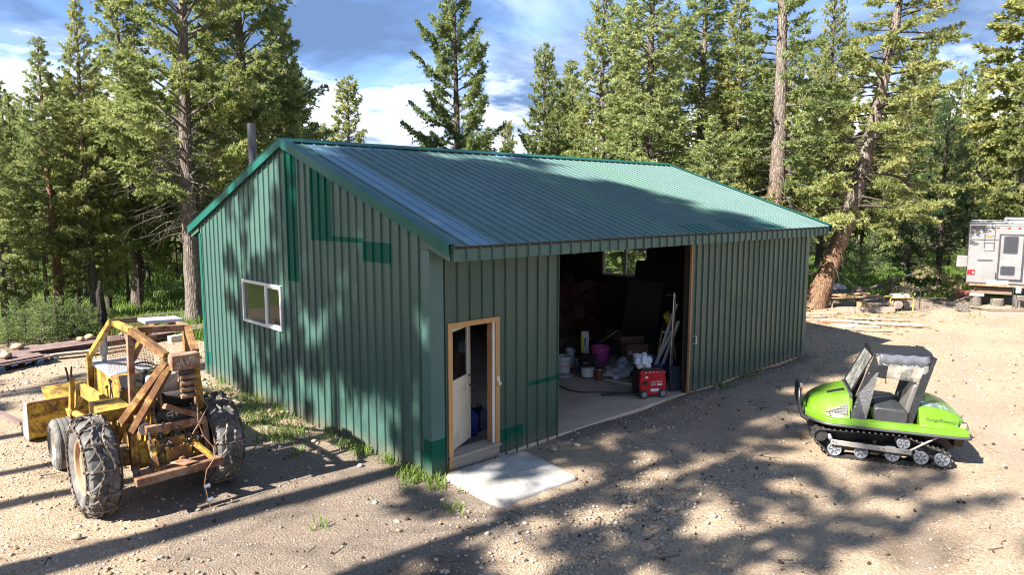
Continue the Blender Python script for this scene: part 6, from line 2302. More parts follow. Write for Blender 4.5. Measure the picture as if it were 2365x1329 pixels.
MB().add([ws(0.08, 0.06), ws(0.92, 0.06), ws(0.92, 0.92), ws(0.08, 0.92)], [(0, 1, 2, 3)]).build('windscreen', M_clear, CR, smooth=0, fix=False, solid=0.003)
mb = MB()
for (f0, f1, g0, g1) in [(0, 0.08, 0, 1), (0.92, 1, 0, 1), (0.08, 0.92, 0, 0.06), (0.08, 0.92, 0.92, 1)]:
    mb.add([ws(f0, g0), ws(f1, g0), ws(f1, g1), ws(f0, g1)], [(0, 1, 2, 3)])
mb.build('windscreen_border', M_bvinyl, CR, smooth=0, fix=False, solid=0.006)
# clear side curtain, half rolled up, hanging on the near side
r5 = random.Random(4)
P = []
for i in range(15):
    y = 0.06 - 0.66 * i / 14
    row = []
    for j in range(9):
        g = j / 8
        z = 1.585 - 0.34 * g - 0.05 * g * (i / 14)
        x = -0.425 - 0.030 * math.sin(g * PI * 1.0) - 0.012 * math.sin(i * 1.3 + j * 0.8) * g
        row.append((x, y - 0.02 * g, z))
    P.append(row)
MB().grid(P).build('side_curtain', M_clear, CR, smooth=80, fix=False, solid=0.002)
P = []
for i in range(13):
    y = 0.04 - 0.66 * i / 12
    row = []
    for j in range(7):
        g = j / 6
        row.append((-0.44 - 0.03 * math.sin(g * PI) - 0.012 * math.sin(i * 2.3 + j * 1.9), y, 1.60 - 0.17 * g + 0.01 * math.sin(i * 1.7)))
    P.append(row)
MB().grid(P).build('curtain_roll', mat_paint('crinkled_grey_vinyl', (0.085, 0.09, 0.105), 0.22, 0.4, 7, (0.03, 0.03, 0.035), 0.7, 0, 0.4), CR, smooth=80, fix=False, solid=0.02)
mb = MB().box((-0.45, 0.0, 1.34), (0.03, 0.14, 0.20), eul(0.15, 0, 0))
mb.build('folded_flap', M_bvinyl, CR, bevel=0.01)
mb = MB().tube([(-0.445, -0.06, 1.40), (-0.447, -0.06, 1.24), (-0.447, -0.062, 1.16)], [0.006, 0.006, 0.012], 6)
mb.build('tie_strap', mat_paint('dark_red_strap', (0.10, 0.015, 0.015), 0.6), CR)
# ---- running gear
TW = 0.27


def track(s):
    """track loop in local y,z"""
    pts = []

    def arc(cy, cz, r, a0, a1, n):
        for k in range(n + 1):
            a = R_(a0 + (a1 - a0) * k / n)
            pts.append((cy + r * math.cos(a), cz + r * math.sin(a)))
    arc(0.60, 0.125, 0.118, -55, -90, 4)         # front road wheel
    arc(-0.83, 0.125, 0.118, -90, -240, 10)      # rear idler
    arc(-0.32, 0.325, 0.105, 115, 92, 3)         # return wheel
    arc(0.80, 0.325, 0.110, 92, -35, 8)          # front sprocket
    return np.array(pts)


TP_ = track(0)
d_ = np.linalg.norm(np.diff(np.vstack([TP_, TP_[:1]]), axis=0), axis=1)
cum_ = np.concatenate([[0], np.cumsum(d_)])


def loop_at(s):
    s = s % cum_[-1]
    i = min(int(np.searchsorted(cum_, s, side='right') - 1), len(TP_) - 1)
    a, b = TP_[i], TP_[(i + 1) % len(TP_)]
    t = (b - a) / (np.linalg.norm(b - a) + 1e-9)
    return a + t * (s - cum_[i]), t


def cleat_mesh():
    mb = MB()
    for xx in (-0.095, 0.0, 0.095):
        mb.box((xx, 0, 0.012), (0.07, 0.030, 0.026), taper=(0.8, 0.6))
    return mb.mesh('track_cleat', M_trackr, 30)


CLEAT = cleat_mesh()
CLIP = MB().box((0, 0, 0), (0.022, 0.026, 0.016)).mesh('track_clip', M_chrome, 30)
for s in (-1, 1):
    xc = s * 0.50
    secs = []
    mb = MB()
    for k in range(96):
        q, t = loop_at(cum_[-1] * k / 96)
        nr = np.array((-t[1], t[0]))         # outward or inward
        secs.append((q, nr))
    # orientation: outward is away from the loop centre
    cen = TP_.mean(0)
    vs, fs = [], []
    for (q, nr) in secs:
        if nr @ (q - cen) < 0:
            nr = -nr
        for (dx, h) in ((-TW / 2, 0.0), (TW / 2, 0.0), (TW / 2, 0.016), (-TW / 2, 0.016)):
            vs.append((xc + dx, q[0] + nr[0] * (h - 0.016), q[1] + nr[1] * (h - 0.016)))
    n = len(secs)
    fs = [(i * 4 + j, i * 4 + (j + 1) % 4, ((i + 1) % n) * 4 + (j + 1) % 4, ((i + 1) % n) * 4 + j) for i in range(n) for j in range(4)]
    belt = MB().add(vs, fs).build('rubber_track', M_trackr, CR, smooth=50)
    nC = 52
    for k in range(nC):
        q, t = loop_at(cum_[-1] * (k + 0.5) / nC)
        nr = np.array((-t[1], t[0]))
        if nr @ (q - cen) < 0:
            nr = -nr
        ang = math.atan2(nr[1], nr[0]) - PI / 2
        part('track_cleat', CLEAT, belt, (xc, q[0], q[1]), (ang, 0, 0))
        if s < 0:
            part('track_clip', CLIP, belt, (xc - TW / 2 + 0.012, q[0] + nr[0] * 0.006, q[1] + nr[1] * 0.006), (ang, 0, 0))
    # wheels, with six-spoke faces
    for (y, z, r) in [(0.60, 0.125, 0.098), (0.235, 0.122, 0.098), (-0.185, 0.122, 0.098), (-0.56, 0.122, 0.098), (-0.83, 0.125, 0.100), (-0.32, 0.318, 0.088)]:
        mb = MB()
        for (xa, xb) in ((-0.10, -0.075), (0.075, 0.10)):
            mb.lathe([(r * 0.3, xa), (r, xa), (r, xb), (r * 0.3, xb)], (0, 0, 0), 'X', 24)
        for side in (-1, 1):
            mb.lathe([(0, side * 0.103), (r * 0.22, side * 0.108), (r * 0.26, side * 0.100)], (0, 0, 0), 'X', 16)
            mb.lathe([(r, side * 0.10), (r * 0.97, side * 0.112), (r * 0.84, side * 0.112), (r * 0.80, side * 0.1)], (0, 0, 0), 'X', 24)
        w = mb.build('road_wheel', M_wheel, CR, (xc, y, z), (random.uniform(0, 1), 0, 0))
        mb = MB()
        for k in range(6):
            a = 2 * PI * k / 6
            R = rotm('X', a)
            for side in (-1, 1):
                mb.box(R @ np.array((side * 0.1035, r * 0.53, 0)), (0.006, r * 0.5, r * 0.16), R)
        mb.build('spokes', M_gtrim, w)['kind'] = 'stuff'
        mb = MB().cyl((xc - 0.1, y, z), (xc + 0.1, y, z), 0.018, None, 8)
        mb.build('wheel_axle', M_black_metal, CR)
    mb = MB()
    mb.lathe([(0.0, -0.09), (0.095, -0.09), (0.10, -0.05), (0.05, 0.0), (0.10, 0.05), (0.095, 0.09), (0, 0.09)], (xc, 0.80, 0.325), 'X', 20)
    mb.build('drive_sprocket', M_black_metal, CR)
    xo = xc + s * 0.155
    MB().beam((xo, 0.665, 0.255), (xo, -0.42, 0.205), 0.018, 0.075).build('side_beam', M_alu, CR, bevel=0.003)
    mb = MB()
    for k in (0.03, 0.07, 0.6, 0.66, 0.92, 0.97):
        mb.cyl((xo + s * 0.009, 0.665 - 1.085 * k, 0.255 - 0.05 * k + (0.012 if k in (0.03, 0.97) else 0)), (xo + s * 0.014, 0.665 - 1.085 * k, 0.255 - 0.05 * k + (0.012 if k in (0.03, 0.97) else 0)), 0.009, None, 8)
    mb.build('beam_bolts', M_black_metal, CR)['kind'] = 'stuff'
    MB().tube([(xo, -0.40, 0.235), (xo - s * 0.02, -0.78, 0.49)], 0.016, 8).build('side_brace', M_alu, CR)
    MB().tube([(xo - s * 0.02, 0.66, 0.28), (xo - s * 0.10, 0.68, 0.33)], 0.028, 10).build('track_tensioner', M_wheel, CR)
    mb = MB()
    for (y0, y1) in [(0.60, 0.235), (-0.185, -0.56), (-0.56, -0.83)]:
        mb.beam((xc, y0, 0.13), (xc, y1, 0.13), 0.03, 0.035)
    mb.beam((xc, 0.05, 0.12), (xc, 0.05, 0.30), 0.04, 0.05)
    mb.beam((xc, 0.235, 0.14), (xc, -0.185, 0.14), 0.03, 0.03)
    mb.build('bogie_links', M_alu if False else M_black_metal, CR)

# the bow is short: pull everything ahead of the windscreen back
def shorten(o):
    if o.type == 'MESH' and o.name.split('.')[0] in ('hull', 'hull_flange', 'side_band', 'nose', 'rubbing_strip', 'push_bar', 'bow_lamp', 'bow_reflector', 'bonnet', 'bonnet_vent', 'bonnet_latch', 'side_grille', 'grille_bars'):
        for v in o.data.vertices:
            if v.co.y > 0.42:
                v.co.y = 0.42 + (v.co.y - 0.42) * 0.78
    for c in CHILDREN.get(o.name, []):
        shorten(c)


shorten(CR)
# ================================================================== CAMPER TRAILER on blocks (right edge)
t_ = NT('white_camper_siding')
w_ = t_.n('ShaderNodeTexWave', wave_type='BANDS', bands_direction='Z')
w_.inputs['Scale'].default_value = 3.4
w_.inputs['Distortion'].default_value = 0.0
t_.L.new(t_.coord(), w_.inputs['Vector'])
c_ = t_.ramp(t_.noise(1.5, 6, 0.65), [(0.3, (0.155, 0.155, 0.155)), (0.7, (0.205, 0.205, 0.21))])
c_ = t_.mix(t_.math('MULTIPLY', t_.ramp(t_.noise(3, 7, 0.7, t_.coord((2, 2, 0.6))), [(0.55, 0.0), (0.8, 0.5)]), 1.0), c_, (0.30, 0.26, 0.2))
M_camper = t_.done(t_.bsdf(c_, 0.4, 0, t_.bump(w_.outputs['Fac'], 0.12, 0.015), 0.5))
M_cframe = mat_paint('dark_bronze_frame', (0.035, 0.035, 0.045), 0.45, 0.15)
M_redlens = mat_paint('red_lens', (0.30, 0.012, 0.012), 0.25, 0.1)
M_amber = mat_paint('amber_lens', (0.50, 0.22, 0.04), 0.3, 0.1)
M_rustwood = mat_wood('old_brown_timber', (0.16, 0.115, 0.085), 'X', 1, 0.9, 0.35)
M_cblock = mat_paint('grey_cement_block', (0.36, 0.33, 0.29), 0.9, 0.15, 5, (0.15, 0.12, 0.09), 0.3)

RVROT = CAM_YAW - PI / 2 - R_(32)
RV = thing('camper_trailer', 'white camper trailer with brown framed rear door, raised on timber and log blocks', 'camper', (24.86, -0.18, 0.0), RVROT)
RV.scale = (0.84, 1, 1)
Wd, Z0, Z1, Ln = 2.40, 0.84, 3.06, 3.6
mb = MB()
mb.prism([(0, Z0), (Ln, Z0), (Ln, Z1 - 0.05), (Ln - 0.1, Z1), (0.05, Z1), (0, Z1 - 0.05)], (0, 0, 0), (0, 1, 0), (0, 0, 1), (Wd, 0, 0))
body = mb.build('body', M_camper, RV, bevel=0.02)
for xx in (-0.012, Wd - 0.02):
    MB().box3(xx, xx + 0.03, -0.012, 0.02, Z0, Z1).build('corner_moulding', M_chrome, RV, bevel=0.006)
MB().box3(0.02, Wd - 0.02, -0.014, 0.0, Z1 - 0.06, Z1 - 0.02).build('roof_moulding', M_chrome, RV)
mb = MB()
for (a, b, z, h) in [(0.03, 1.07, 2.475, 0.028), (0.36, 0.92, 1.735, 0.030), (0.36, 0.92, 1.685, 0.030), (2.06, 2.38, 2.475, 0.028), (2.06, 2.38, 1.735, 0.03), (2.06, 2.38, 1.685, 0.03), (0.03, 2.38, 0.875, 0.03)]:
    mb.box3(a, b, -0.006, 0.0, z - h / 2, z + h / 2)
o = mb.build('stripe', M_cframe, RV)
o['kind'] = 'stuff'
dr = MB()
for (a, b, c, d) in [(1.10, 1.16, 0.99, 2.70), (1.97, 2.03, 0.99, 2.70), (1.16, 1.97, 2.645, 2.70), (1.16, 1.97, 0.99, 1.04)]:
    dr.box3(a, b, -0.035, 0.0, c, d)
df = dr.build('door_frame', M_cframe, RV, bevel=0.006)
d2 = MB().box3(1.165, 1.965, -0.028, 0.0, 1.045, 2.64).build('door', M_camper, RV, bevel=0.01)


def rrect(x0, x1, z0, z1, r=0.06, n=5):
    p = []
    for (cx, cz, a0) in ((x1 - r, z0 + r, -90), (x1 - r, z1 - r, 0), (x0 + r, z1 - r, 90), (x0 + r, z0 + r, 180)):
        for k in range(n + 1):
            a = R_(a0 + 90 * k / n)
            p.append((cx + r * math.cos(a), cz + r * math.sin(a)))
    return p


M_tint = mat_paint('dark_tinted_glass', (0.030, 0.034, 0.042), 0.10, 0.1, 2, (0.1, 0.1, 0.1), 0.1)
for (a, b, c, d) in [(1.27, 1.79, 1.99, 2.63), (1.22, 1.74, 1.19, 1.53)]:
    f = MB().prism(rrect(a, b, c, d), (0, -0.029, 0), (1, 0, 0), (0, 0, 1), (0, -0.014, 0)).build('window_frame', M_cframe, d2)
    MB().prism(rrect(a + 0.045, b - 0.045, c + 0.045, d - 0.045, 0.05), (0, -0.044, 0), (1, 0, 0), (0, 0, 1), (0, -0.004, 0)).build('pane', M_tint, f)
MB().box3(1.20, 1.26, -0.045, -0.028, 1.78, 1.88).build('door_latch', M_chrome, d2)
MB().tube([(1.06, -0.01, 1.05), (1.06, -0.05, 1.08), (1.06, -0.05, 1.26), (1.06, -0.01, 1.29)], 0.012, 6).build('grab_handle', M_cframe, RV)
MB().box3(0.01, 0.29, -0.03, 0.0, 1.17, 1.36).build('tail_lamp', M_redlens, RV, bevel=0.008)
MB().box3(0.20, 0.27, -0.033, -0.03, 1.21, 1.29).build('reflector', mat_paint('pale_lens_patch', (0.6, 0.4, 0.4), 0.3), RV)
for x0 in (0.10, 0.97, 1.36, 1.74):
    MB().box3(x0, x0 + 0.11, -0.02, 0.0, 2.90, 2.945).build('marker_lamp', M_redlens, RV, bevel=0.005)
MB().box3(0.66, 0.84, -0.02, 0.0, 2.58, 2.65).build('porch_lamp', M_amber, RV, bevel=0.008)
mb = MB().prism([(0.22 + 0.14 * math.cos(a), 2.32 + 0.062 * math.sin(a)) for a in np.linspace(0, 2 * PI, 24, endpoint=False)], (0, -0.004, 0), (1, 0, 0), (0, 0, 1), (0, 0.004, 0))
bdg = mb.build('oval_badge', M_cframe, RV)
mb = MB()
for k, (p, q) in enumerate([((0.13, 2.31), (0.17, 2.345)), ((0.17, 2.345), (0.20, 2.31)), ((0.21, 2.31), (0.25, 2.34)), ((0.25, 2.34), (0.29, 2.31))]):
    mb.beam((p[0], -0.006, p[1]), (q[0], -0.006, q[1]), 0.004, 0.012)
mb.build('badge_peaks', M_camper, bdg)
MB().box3(0.14, 0.30, -0.008, 0.0, 1.66, 1.75).build('vent_hatch', mat_paint('grey_hatch', (0.4, 0.39, 0.37), 0.5), RV, bevel=0.004)
mb = MB()
for (a, b, z) in [(0.45, 0.47, 2.02)]:
    mb.tube([(0.56, -0.05, 3.12), (0.56, -0.05, 2.15)], 0.011, 6)
    mb.tube([(0.92, -0.05, 3.12), (0.92, -0.05, 2.10)], 0.011, 6)
    for z in (2.12, 2.4, 2.68, 2.96):
        mb.tube([(0.56, -0.05, z), (0.92, -0.05, z)], 0.010, 6)
mb.build('rear_ladder', M_chrome, RV)
mb = MB()
for (x0, x1, y) in [(0.05, 2.35, 0.06), (0.05, 2.35, 2.4)]:
    mb.tube([(x0, y, Z1 + 0.08), (x1, y, Z1 + 0.08)], 0.012, 6)
for x0 in (0.05, 2.35):
    mb.tube([(x0, 0.06, Z1 + 0.08), (x0, 2.4, Z1 + 0.08)], 0.012, 6)
for x0 in (0.05, 0.35, 0.65, 0.95, 1.25, 1.55, 1.85, 2.35):
    mb.tube([(x0, 0.06, Z1), (x0, 0.06, Z1 + 0.08)], 0.010, 6)
mb.build('roof_rack', M_chrome, RV)
mb = MB()
mb.prism([(0.6, 0), (1.55, 0), (1.45, 0.22), (0.66, 0.22)], (1.30, 0, Z1 + 0.003), (0, 1, 0), (0, 0, 1), (0.85, 0, 0))
ac = mb.build('roof_air_unit', mat_paint('grey_air_unit', (0.42, 0.44, 0.46), 0.5), RV, bevel=0.03)
MB().prism([(1.36, 0.05), (2.06, 0.05), (2.06, 0.17), (1.36, 0.17)], (0, 0.62, Z1), (1, 0, 0), (0, 0.17, 1), (0, -0.01, 0)).build('air_grille', M_cframe, ac)
MB().box3(-0.42, -0.015, 0.10, 0.115, 1.44, 1.86).build('open_locker_lid', M_camper, RV, bevel=0.008)
MB().box3(-0.06, Wd, -0.10, 0.02, 0.76, 0.835).build('rear_bumper', mat_rust('camper_bumper_rust', 4, 1.4), RV, bevel=0.01)
MB().box3(0.75, 1.55, -0.03, 0.0, 0.845, 0.985).build('lower_panel', M_white, RV, bevel=0.006)
bars('frame_rail', [((0.35, 0.0, 0.70), (0.35, 4.5, 0.70))], 0.08, 0.12, M_cframe, parent=RV)
bars('frame_rail', [((2.05, 0.0, 0.70), (2.05, 4.5, 0.70))], 0.08, 0.12, M_cframe, parent=RV)
# entry step rack of dark welded bars
mb = MB()
for z in (0.80, 0.36):
    mb.tube([(1.72, -0.06, z), (1.72, -0.5, z), (2.5, -0.5, z), (2.5, -0.06, z)], 0.016, 6)
for x0 in (1.72, 2.5):
    mb.tube([(x0, -0.5, 0.0), (x0, -0.5, 0.82)], 0.018, 6)
for x0 in np.linspace(1.85, 2.4, 5):
    mb.tube([(x0, -0.5, 0.36), (x0, -0.5, 0.80)], 0.010, 6)
mb.build('entry_step', M_cframe, RV)
MB().box3(1.80, 1.98, -0.53, -0.515, 0.62, 0.84).build('white_card', M_white, RV)


def rv(x, y, z=0.0):
    x = x * 0.84
    c, s = math.cos(RVROT), math.sin(RVROT)
    return (24.86 + c * x - s * y, -0.18 + s * x + c * y, z)


def boxthing(name, label, cat, loc, size, mat, rz=0.0, rot=None, bevel=0.01, group=None, chips=0.0, seed=0):
    mb = MB().box((0, 0, size[2] / 2), size)
    if chips:
        r = random.Random(seed)
        mb.v = [(x + r.uniform(-chips, chips), y + r.uniform(-chips, chips), z + r.uniform(-chips, chips)) for x, y, z in mb.v]
    o = mb.build(name, mat, None, loc, rot or (0, 0, rz), bevel=bevel)
    setp(o, label, cat, group)
    return o


boxthing('timber_beam', 'heavy brown timber lying under the rear of the camper', 'beam', rv(0.95, 0.22, 0.46), (1.30, 0.22, 0.235), M_rustwood, RVROT, chips=0.008)
boxthing('cement_block', 'flat grey cement block capping the log stump below the camper corner', 'block', rv(0.42, 0.05, 0.37), (0.46, 0.30, 0.09), M_cblock, RVROT + 0.1)


def log_thing(name, label, cat, p0, p1, r, bark, end, seed=0, group=None, kids_=True):
    p0, p1 = np.array(p0, float), np.array(p1, float)
    rr = np.random.RandomState(seed)
    n, K = 14, 7
    mb = MB()
    pts = [p0 + (p1 - p0) * k / (K - 1) for k in range(K)]
    mb.tube(pts, [r * (1 + rr.uniform(-0.06, 0.06)) for _ in range(K)], n, caps=False)
    mb.v = [tuple(np.array(q) + rr.uniform(-0.04, 0.04, 3) * r) for q in mb.v]
    a = mb.v[:n]
    b = mb.v[-n:]
    mb.cm = 1
    mb.add(a, [tuple(range(n - 1, -1, -1))])
    mb.add(b, [tuple(range(n))])
    o = mb.build(name, [bark, end], None, smooth=50)
    setp(o, label, cat, group)
    return o


t_ = NT('cut_log_end')
M_end = t_.done(t_.bsdf(t_.ramp(t_.noise(9, 5, 0.6), [(0.3, (0.30, 0.22, 0.14)), (0.7, (0.46, 0.36, 0.25))]), 0.85))
log_thing('log_stump', 'upright log stump holding up the camper corner', 'stump', rv(0.42, 0.10, 0.0), rv(0.42, 0.10, 0.368), 0.19, M_limb, M_end, 1)
log_thing('log_stump', 'low upright log stump under the camper, right of the taller one', 'stump', rv(1.22, 0.30, 0.0), rv(1.22, 0.30, 0.28), 0.22, M_limb, M_end, 2)
log_thing('log_stump', 'log stump behind the entry step of the camper', 'stump', rv(2.0, 0.25, 0.0), rv(2.0, 0.25, 0.45), 0.18, M_limb, M_end, 3)
boxthing('timber_block', 'dark timber block on the ground at the left corner of the camper', 'block', rv(0.05, 0.5, 0.0), (0.55, 0.35, 0.20), M_rustwood, RVROT, chips=0.01)
boxthing('red_crate', 'dull red box under the left side of the camper', 'box', rv(-0.05, 0.9, 0.16), (0.45, 0.35, 0.28), mat_paint('dull_red_box', (0.32, 0.10, 0.07), 0.6), RVROT, bevel=0.02)
boxthing('square_timber', 'weathered square grey beam lying flat in front of the camper', 'beam', (22.75, -2.42, 0.0), (2.6, 0.22, 0.18), M_grey_wood, -0.80, chips=0.01)
boxthing('square_timber', 'short grey board lying between the camper step and the square beam', 'beam', (23.9, -1.75, 0.0), (1.2, 0.25, 0.10), M_rustwood, -0.85, chips=0.01)
boxthing('split_block', 'grey split wood block lying alone on the dirt before the camper', 'block', (22.93, -0.60, -0.02), (0.40, 0.30, 0.26), M_limb, 0.6, (0.15, 0.25, 0.6), chips=0.04, seed=3)
boxthing('post', 'leaning pale prop pole beside the camper corner', 'pole', rv(-0.55, 0.3, 0.0), (0.04, 0.04, 1.1), M_alu, 0, (0, R_(62), RVROT), 0.0)

# ================================================================== SCRAP TIMBER by the leaning tree
M_pale = mat_wood('pale_sunbleached_plank', (0.34, 0.295, 0.24), 'X', 1, 0.85, 0.2)
M_orange = mat_wood('orange_slab_wood', (0.33, 0.215, 0.115), 'X', 1, 0.8, 0.3)
M_red_bark = mat_wood('red_bark_chip', (0.24, 0.11, 0.055), 'X', 1, 0.9, 0.35)
cr_ = thing('pet_crate', 'grey plastic pet crate with slotted sides behind the leaning tree', 'crate', (23.05, 3.98, 0.0), CAM_YAW - PI / 2 + 0.1)
t_ = mat_paint('grey_blue_plastic', (0.27, 0.28, 0.31), 0.5, 0.08)
MB().box((0, 0, 0.40), (0.68, 0.95, 0.40), taper=(0.9, 0.93)).build('upper_shell', t_, cr_, bevel=0.05)
MB().box((0, 0, 0.10), (0.66, 0.94, 0.20)).build('lower_shell', mat_paint('dark_grey_plastic', (0.10, 0.10, 0.11), 0.5), cr_, bevel=0.04)
mb = MB()
for k in range(11):
    mb.box((-0.27 + 0.054 * k, -0.478 + 0.0, 0.34), (0.022, 0.02, 0.20), eul(-0.07, 0, 0))
o = mb.build('vent_slots', M_black_metal, cr_)
o['kind'] = 'stuff'

pile = thing('slab_pile', 'pile of curved orange slab boards propped on a trestle beside the leaning tree', 'board pile', (20.95, 2.60, 0.0), math.atan2(-1.3, 1.15))
r6 = random.Random(12)
for k in range(9):
    L = r6.uniform(1.2, 1.9)
    mb = MB()
    w = r6.uniform(0.16, 0.26)
    dz = 0.36 + 0.035 * (k // 3) + (0.03 if k == 7 else 0)
    y0 = (k % 3 - 1) * 0.22 + r6.uniform(-.05, .05)
    P = []
    for i in range(7):
        x = -L / 2 + L * i / 6
        z = dz + 0.06 * ((i - 3) / 3.0) ** 2
        P.append([(x, y0 - w / 2, z), (x, y0, z + 0.028), (x, y0 + w / 2, z)])
    mb.grid(P)
    mb.build('slab_board', M_orange, pile, (r6.uniform(-.25, .25), 0, 0), (0, r6.uniform(-.04, .04), r6.uniform(-.12, .12)), smooth=60, fix=False, solid=0.03)
for x0 in (-0.62, 0.40):
    MB().beam((x0, -0.25, 0.0), (x0 + 0.05, -0.1, 0.36), 0.06, 0.06).build('trestle_leg', M_rustwood, pile)
    MB().beam((x0, 0.25, 0.0), (x0 + 0.05, 0.1, 0.36), 0.06, 0.06).build('trestle_leg', M_rustwood, pile)
boxthing('cut_block', 'split round of wood with a pale cut face below the orange slab boards', 'block', (20.55, 1.85, 0.0), (0.40, 0.40, 0.30), M_orange, -0.4, chips=0.05, seed=9)


def plank(label, a, b, w, t, mat, z=0.0, tilt=0.0, group=None, name='plank', z1=None):
    a, b = Vector((a[0], a[1], 0)), Vector((b[0], b[1], 0))
    L = (b - a).length
    m = (a + b) / 2
    ang = math.atan2(b.y - a.y, b.x - a.x)
    r = random.Random(int(L * 1000))
    mb = MB()
    n = 6
    vs = []
    for i in range(n + 1):
        x = -L / 2 + L * i / n
        for (y, zz) in ((-w / 2, 0), (w / 2, 0), (w / 2, t), (-w / 2, t)):
            vs.append((x, y + r.uniform(-.006, .006), zz + r.uniform(-.003, .003) + 0.01 * math.sin(i * 1.3)))
    fs = [(i * 4 + j, i * 4 + (j + 1) % 4, (i + 1) * 4 + (j + 1) % 4, (i + 1) * 4 + j) for i in range(n) for j in range(4)] + [(3, 2, 1, 0), (n * 4, n * 4 + 1, n * 4 + 2, n * 4 + 3)]
    mb.add(vs, fs)
    slope = math.atan2((z1 if z1 is not None else z) - z, L)
    o = mb.build(name, mat, None, (m.x, m.y, (z + (z1 if z1 is not None else z)) / 2), (tilt, -slope, ang), smooth=20)
    setp(o, label, 'plank', group)
    return o


plank('longest pale plank lying across the scrap timber nearest the shed corner', (16.98, 1.87), (18.2, -0.70), 0.14, 0.06, M_pale, 0.06)
plank('grey plank on edge in the middle of the scrap timber, left of the yellow generator', (19.4, 2.35), (20.9, 0.95), 0.06, 0.20, M_grey_wood, 0.0)
plank('dark board lying behind the plank on edge, below the cut branch', (21.4, 2.2), (22.3, 1.6), 0.16, 0.05, M_cblock, 0.05)
plank('thin grey board at the near edge of the scrap timber', (16.05, 0.72), (16.75, -0.35), 0.13, 0.025, M_grey_wood, 0.02)
plank('pale short board crossing the flat sheet in the scrap timber', (17.0, 1.0), (17.1, 0.1), 0.15, 0.03, M_pale, 0.03)
plank('brown bark covered board under the left end of the longest plank', (16.8, 1.75), (17.2, 1.05), 0.18, 0.05, M_red_bark, 0.02)
plank('weathered board behind the longest plank, right part', (18.4, 0.9), (19.2, -0.1), 0.15, 0.03, M_grey_wood, 0.05)
plank('thin dark lath at the right end of the scrap timber', (17.5, 0.35), (18.3, -0.95), 0.05, 0.03, M_rustwood, 0.02)
plank('pale offcut board among the chips behind the longest plank', (18.2, 1.6), (18.7, 0.8), 0.20, 0.03, M_pale, 0.03)
plank('slim board close to the leaning tree foot', (18.0, 2.8), (19.0, 2.2), 0.12, 0.03, M_pale, 0.04)
plank('grey warped board near the shed corner beside the leaning tree', (17.2, 2.75), (18.0, 2.1), 0.20, 0.03, M_grey_wood, 0.05)
o = MB().prism([(-0.45, -0.35), (0.5, -0.42), (0.42, 0.4), (-0.5, 0.33)], (0, 0, 0), (1, 0, 0), (0, 1, 0), (0, 0, 0.012)).build('flat_sheet', mat_paint('grey_weathered_ply', (0.33, 0.30, 0.27), 0.85, 0.2), None, (16.9, 0.95, 0.02), (0, 0.01, -0.5))
setp(o, 'grey flat sheet lying under the boards of the scrap timber', 'sheet')
# bark chips and splinters
V_, F_ = [], []
r7 = np.random.RandomState(77)
n_ = 260
cx_ = np.column_stack([r7.normal(18.8, 1.3, n_), r7.normal(1.2, 1.0, n_)])
mb = MB()
for (x, y) in cx_:
    L, w = r7.uniform(0.06, 0.34), r7.uniform(0.02, 0.07)
    mb.box((x, y, 0.02 + r7.uniform(0, 0.03)), (L, w, 0.014), eul(r7.uniform(-.2, .2), r7.uniform(-.15, .15), r7.uniform(0, 3.1)))
o = mb.build('wood_chips', M_orange, None, smooth=0, fix=False)
setp(o, 'orange bark chips and splinters strewn around the scrap timber', 'wood chips', kind='stuff')

# cut branch leaning out of the grass
br = thing('cut_branch', 'long bare cut branch arching over the scrap timber with withered twigs', 'branch', (23.4, 3.45, 0.0))
mb = MB()
main = [(0.0, 0.0, 0.18), (0.75, -0.75, 0.55), (1.3, -1.35, 0.85), (1.9, -1.95, 1.12), (2.3, -2.35, 1.16), (2.6, -2.65, 1.02), (2.85, -2.85, 0.75)]
mb.tube(main, [0.055, 0.05, 0.045, 0.035, 0.025, 0.018, 0.008], 8)
fork = [(0.75, -0.75, 0.55), (1.1, -1.2, 0.42), (1.5, -1.7, 0.35), (2.1, -2.3, 0.40), (2.7, -2.9, 0.34), (3.1, -3.3, 0.22)]
mb.tube(fork, [0.03, 0.028, 0.025, 0.022, 0.016, 0.008], 6)
mb.build('stem', M_limb, br)
rb = np.random.RandomState(6)
tw = []
src = np.array(main[2:] + fork[1:])
for k in range(150):
    b = src[rb.randint(len(src))] + rb.normal(0, 0.14, 3)
    b[2] = abs(b[2])
    d = unit(np.array((rb.normal(0, 0.6), rb.normal(0, 0.6), rb.uniform(-1.0, 0.2))))
    tw.append([b + d * s * rb.uniform(0.15, 0.42) for s in (0, 0.5, 1.0)])
tw = np.array(tw)
tw[..., 2] = np.maximum(tw[..., 2], 0.02)
v, f = tubes_np(tw, np.full((150, 3), 0.006), 3)
part('twigs', np_mesh('twigs', v, f, M_limb), br)['kind'] = 'stuff'
j = np.repeat(np.arange(150), 12)
q = rb.rand(len(j))
pos = tw[j, 0] + (tw[j, 2] - tw[j, 0]) * q[:, None]
d = unit(rb.randn(len(j), 3))
w = unit(np.cross(d, rb.randn(len(j), 3))) * 0.02
V = np.stack([pos, pos + d * 0.06 + w, pos + d * 0.13, pos + d * 0.06 - w], 1).reshape(-1, 3)
V[:, 2] = np.maximum(V[:, 2], 0.01)
M_wither = mat_leaf('withered_needles', [(0.0, (0.14, 0.14, 0.06)), (0.5, (0.25, 0.23, 0.12)), (1.0, (0.36, 0.30, 0.18))], 0.3)
part('withered_needles', np_mesh('withered_needles', V, np.arange(len(V)).reshape(-1, 4), M_wither, np.repeat(rb.rand(len(j)), 4)), br)['kind'] = 'stuff'
boxthing('split_block', 'tilted brown split block at the foot of the cut branch', 'block', (23.75, 3.25, 0.10), (0.55, 0.36, 0.30), M_rustwood, 0, (0.2, -0.55, -0.7), chips=0.03, seed=5)

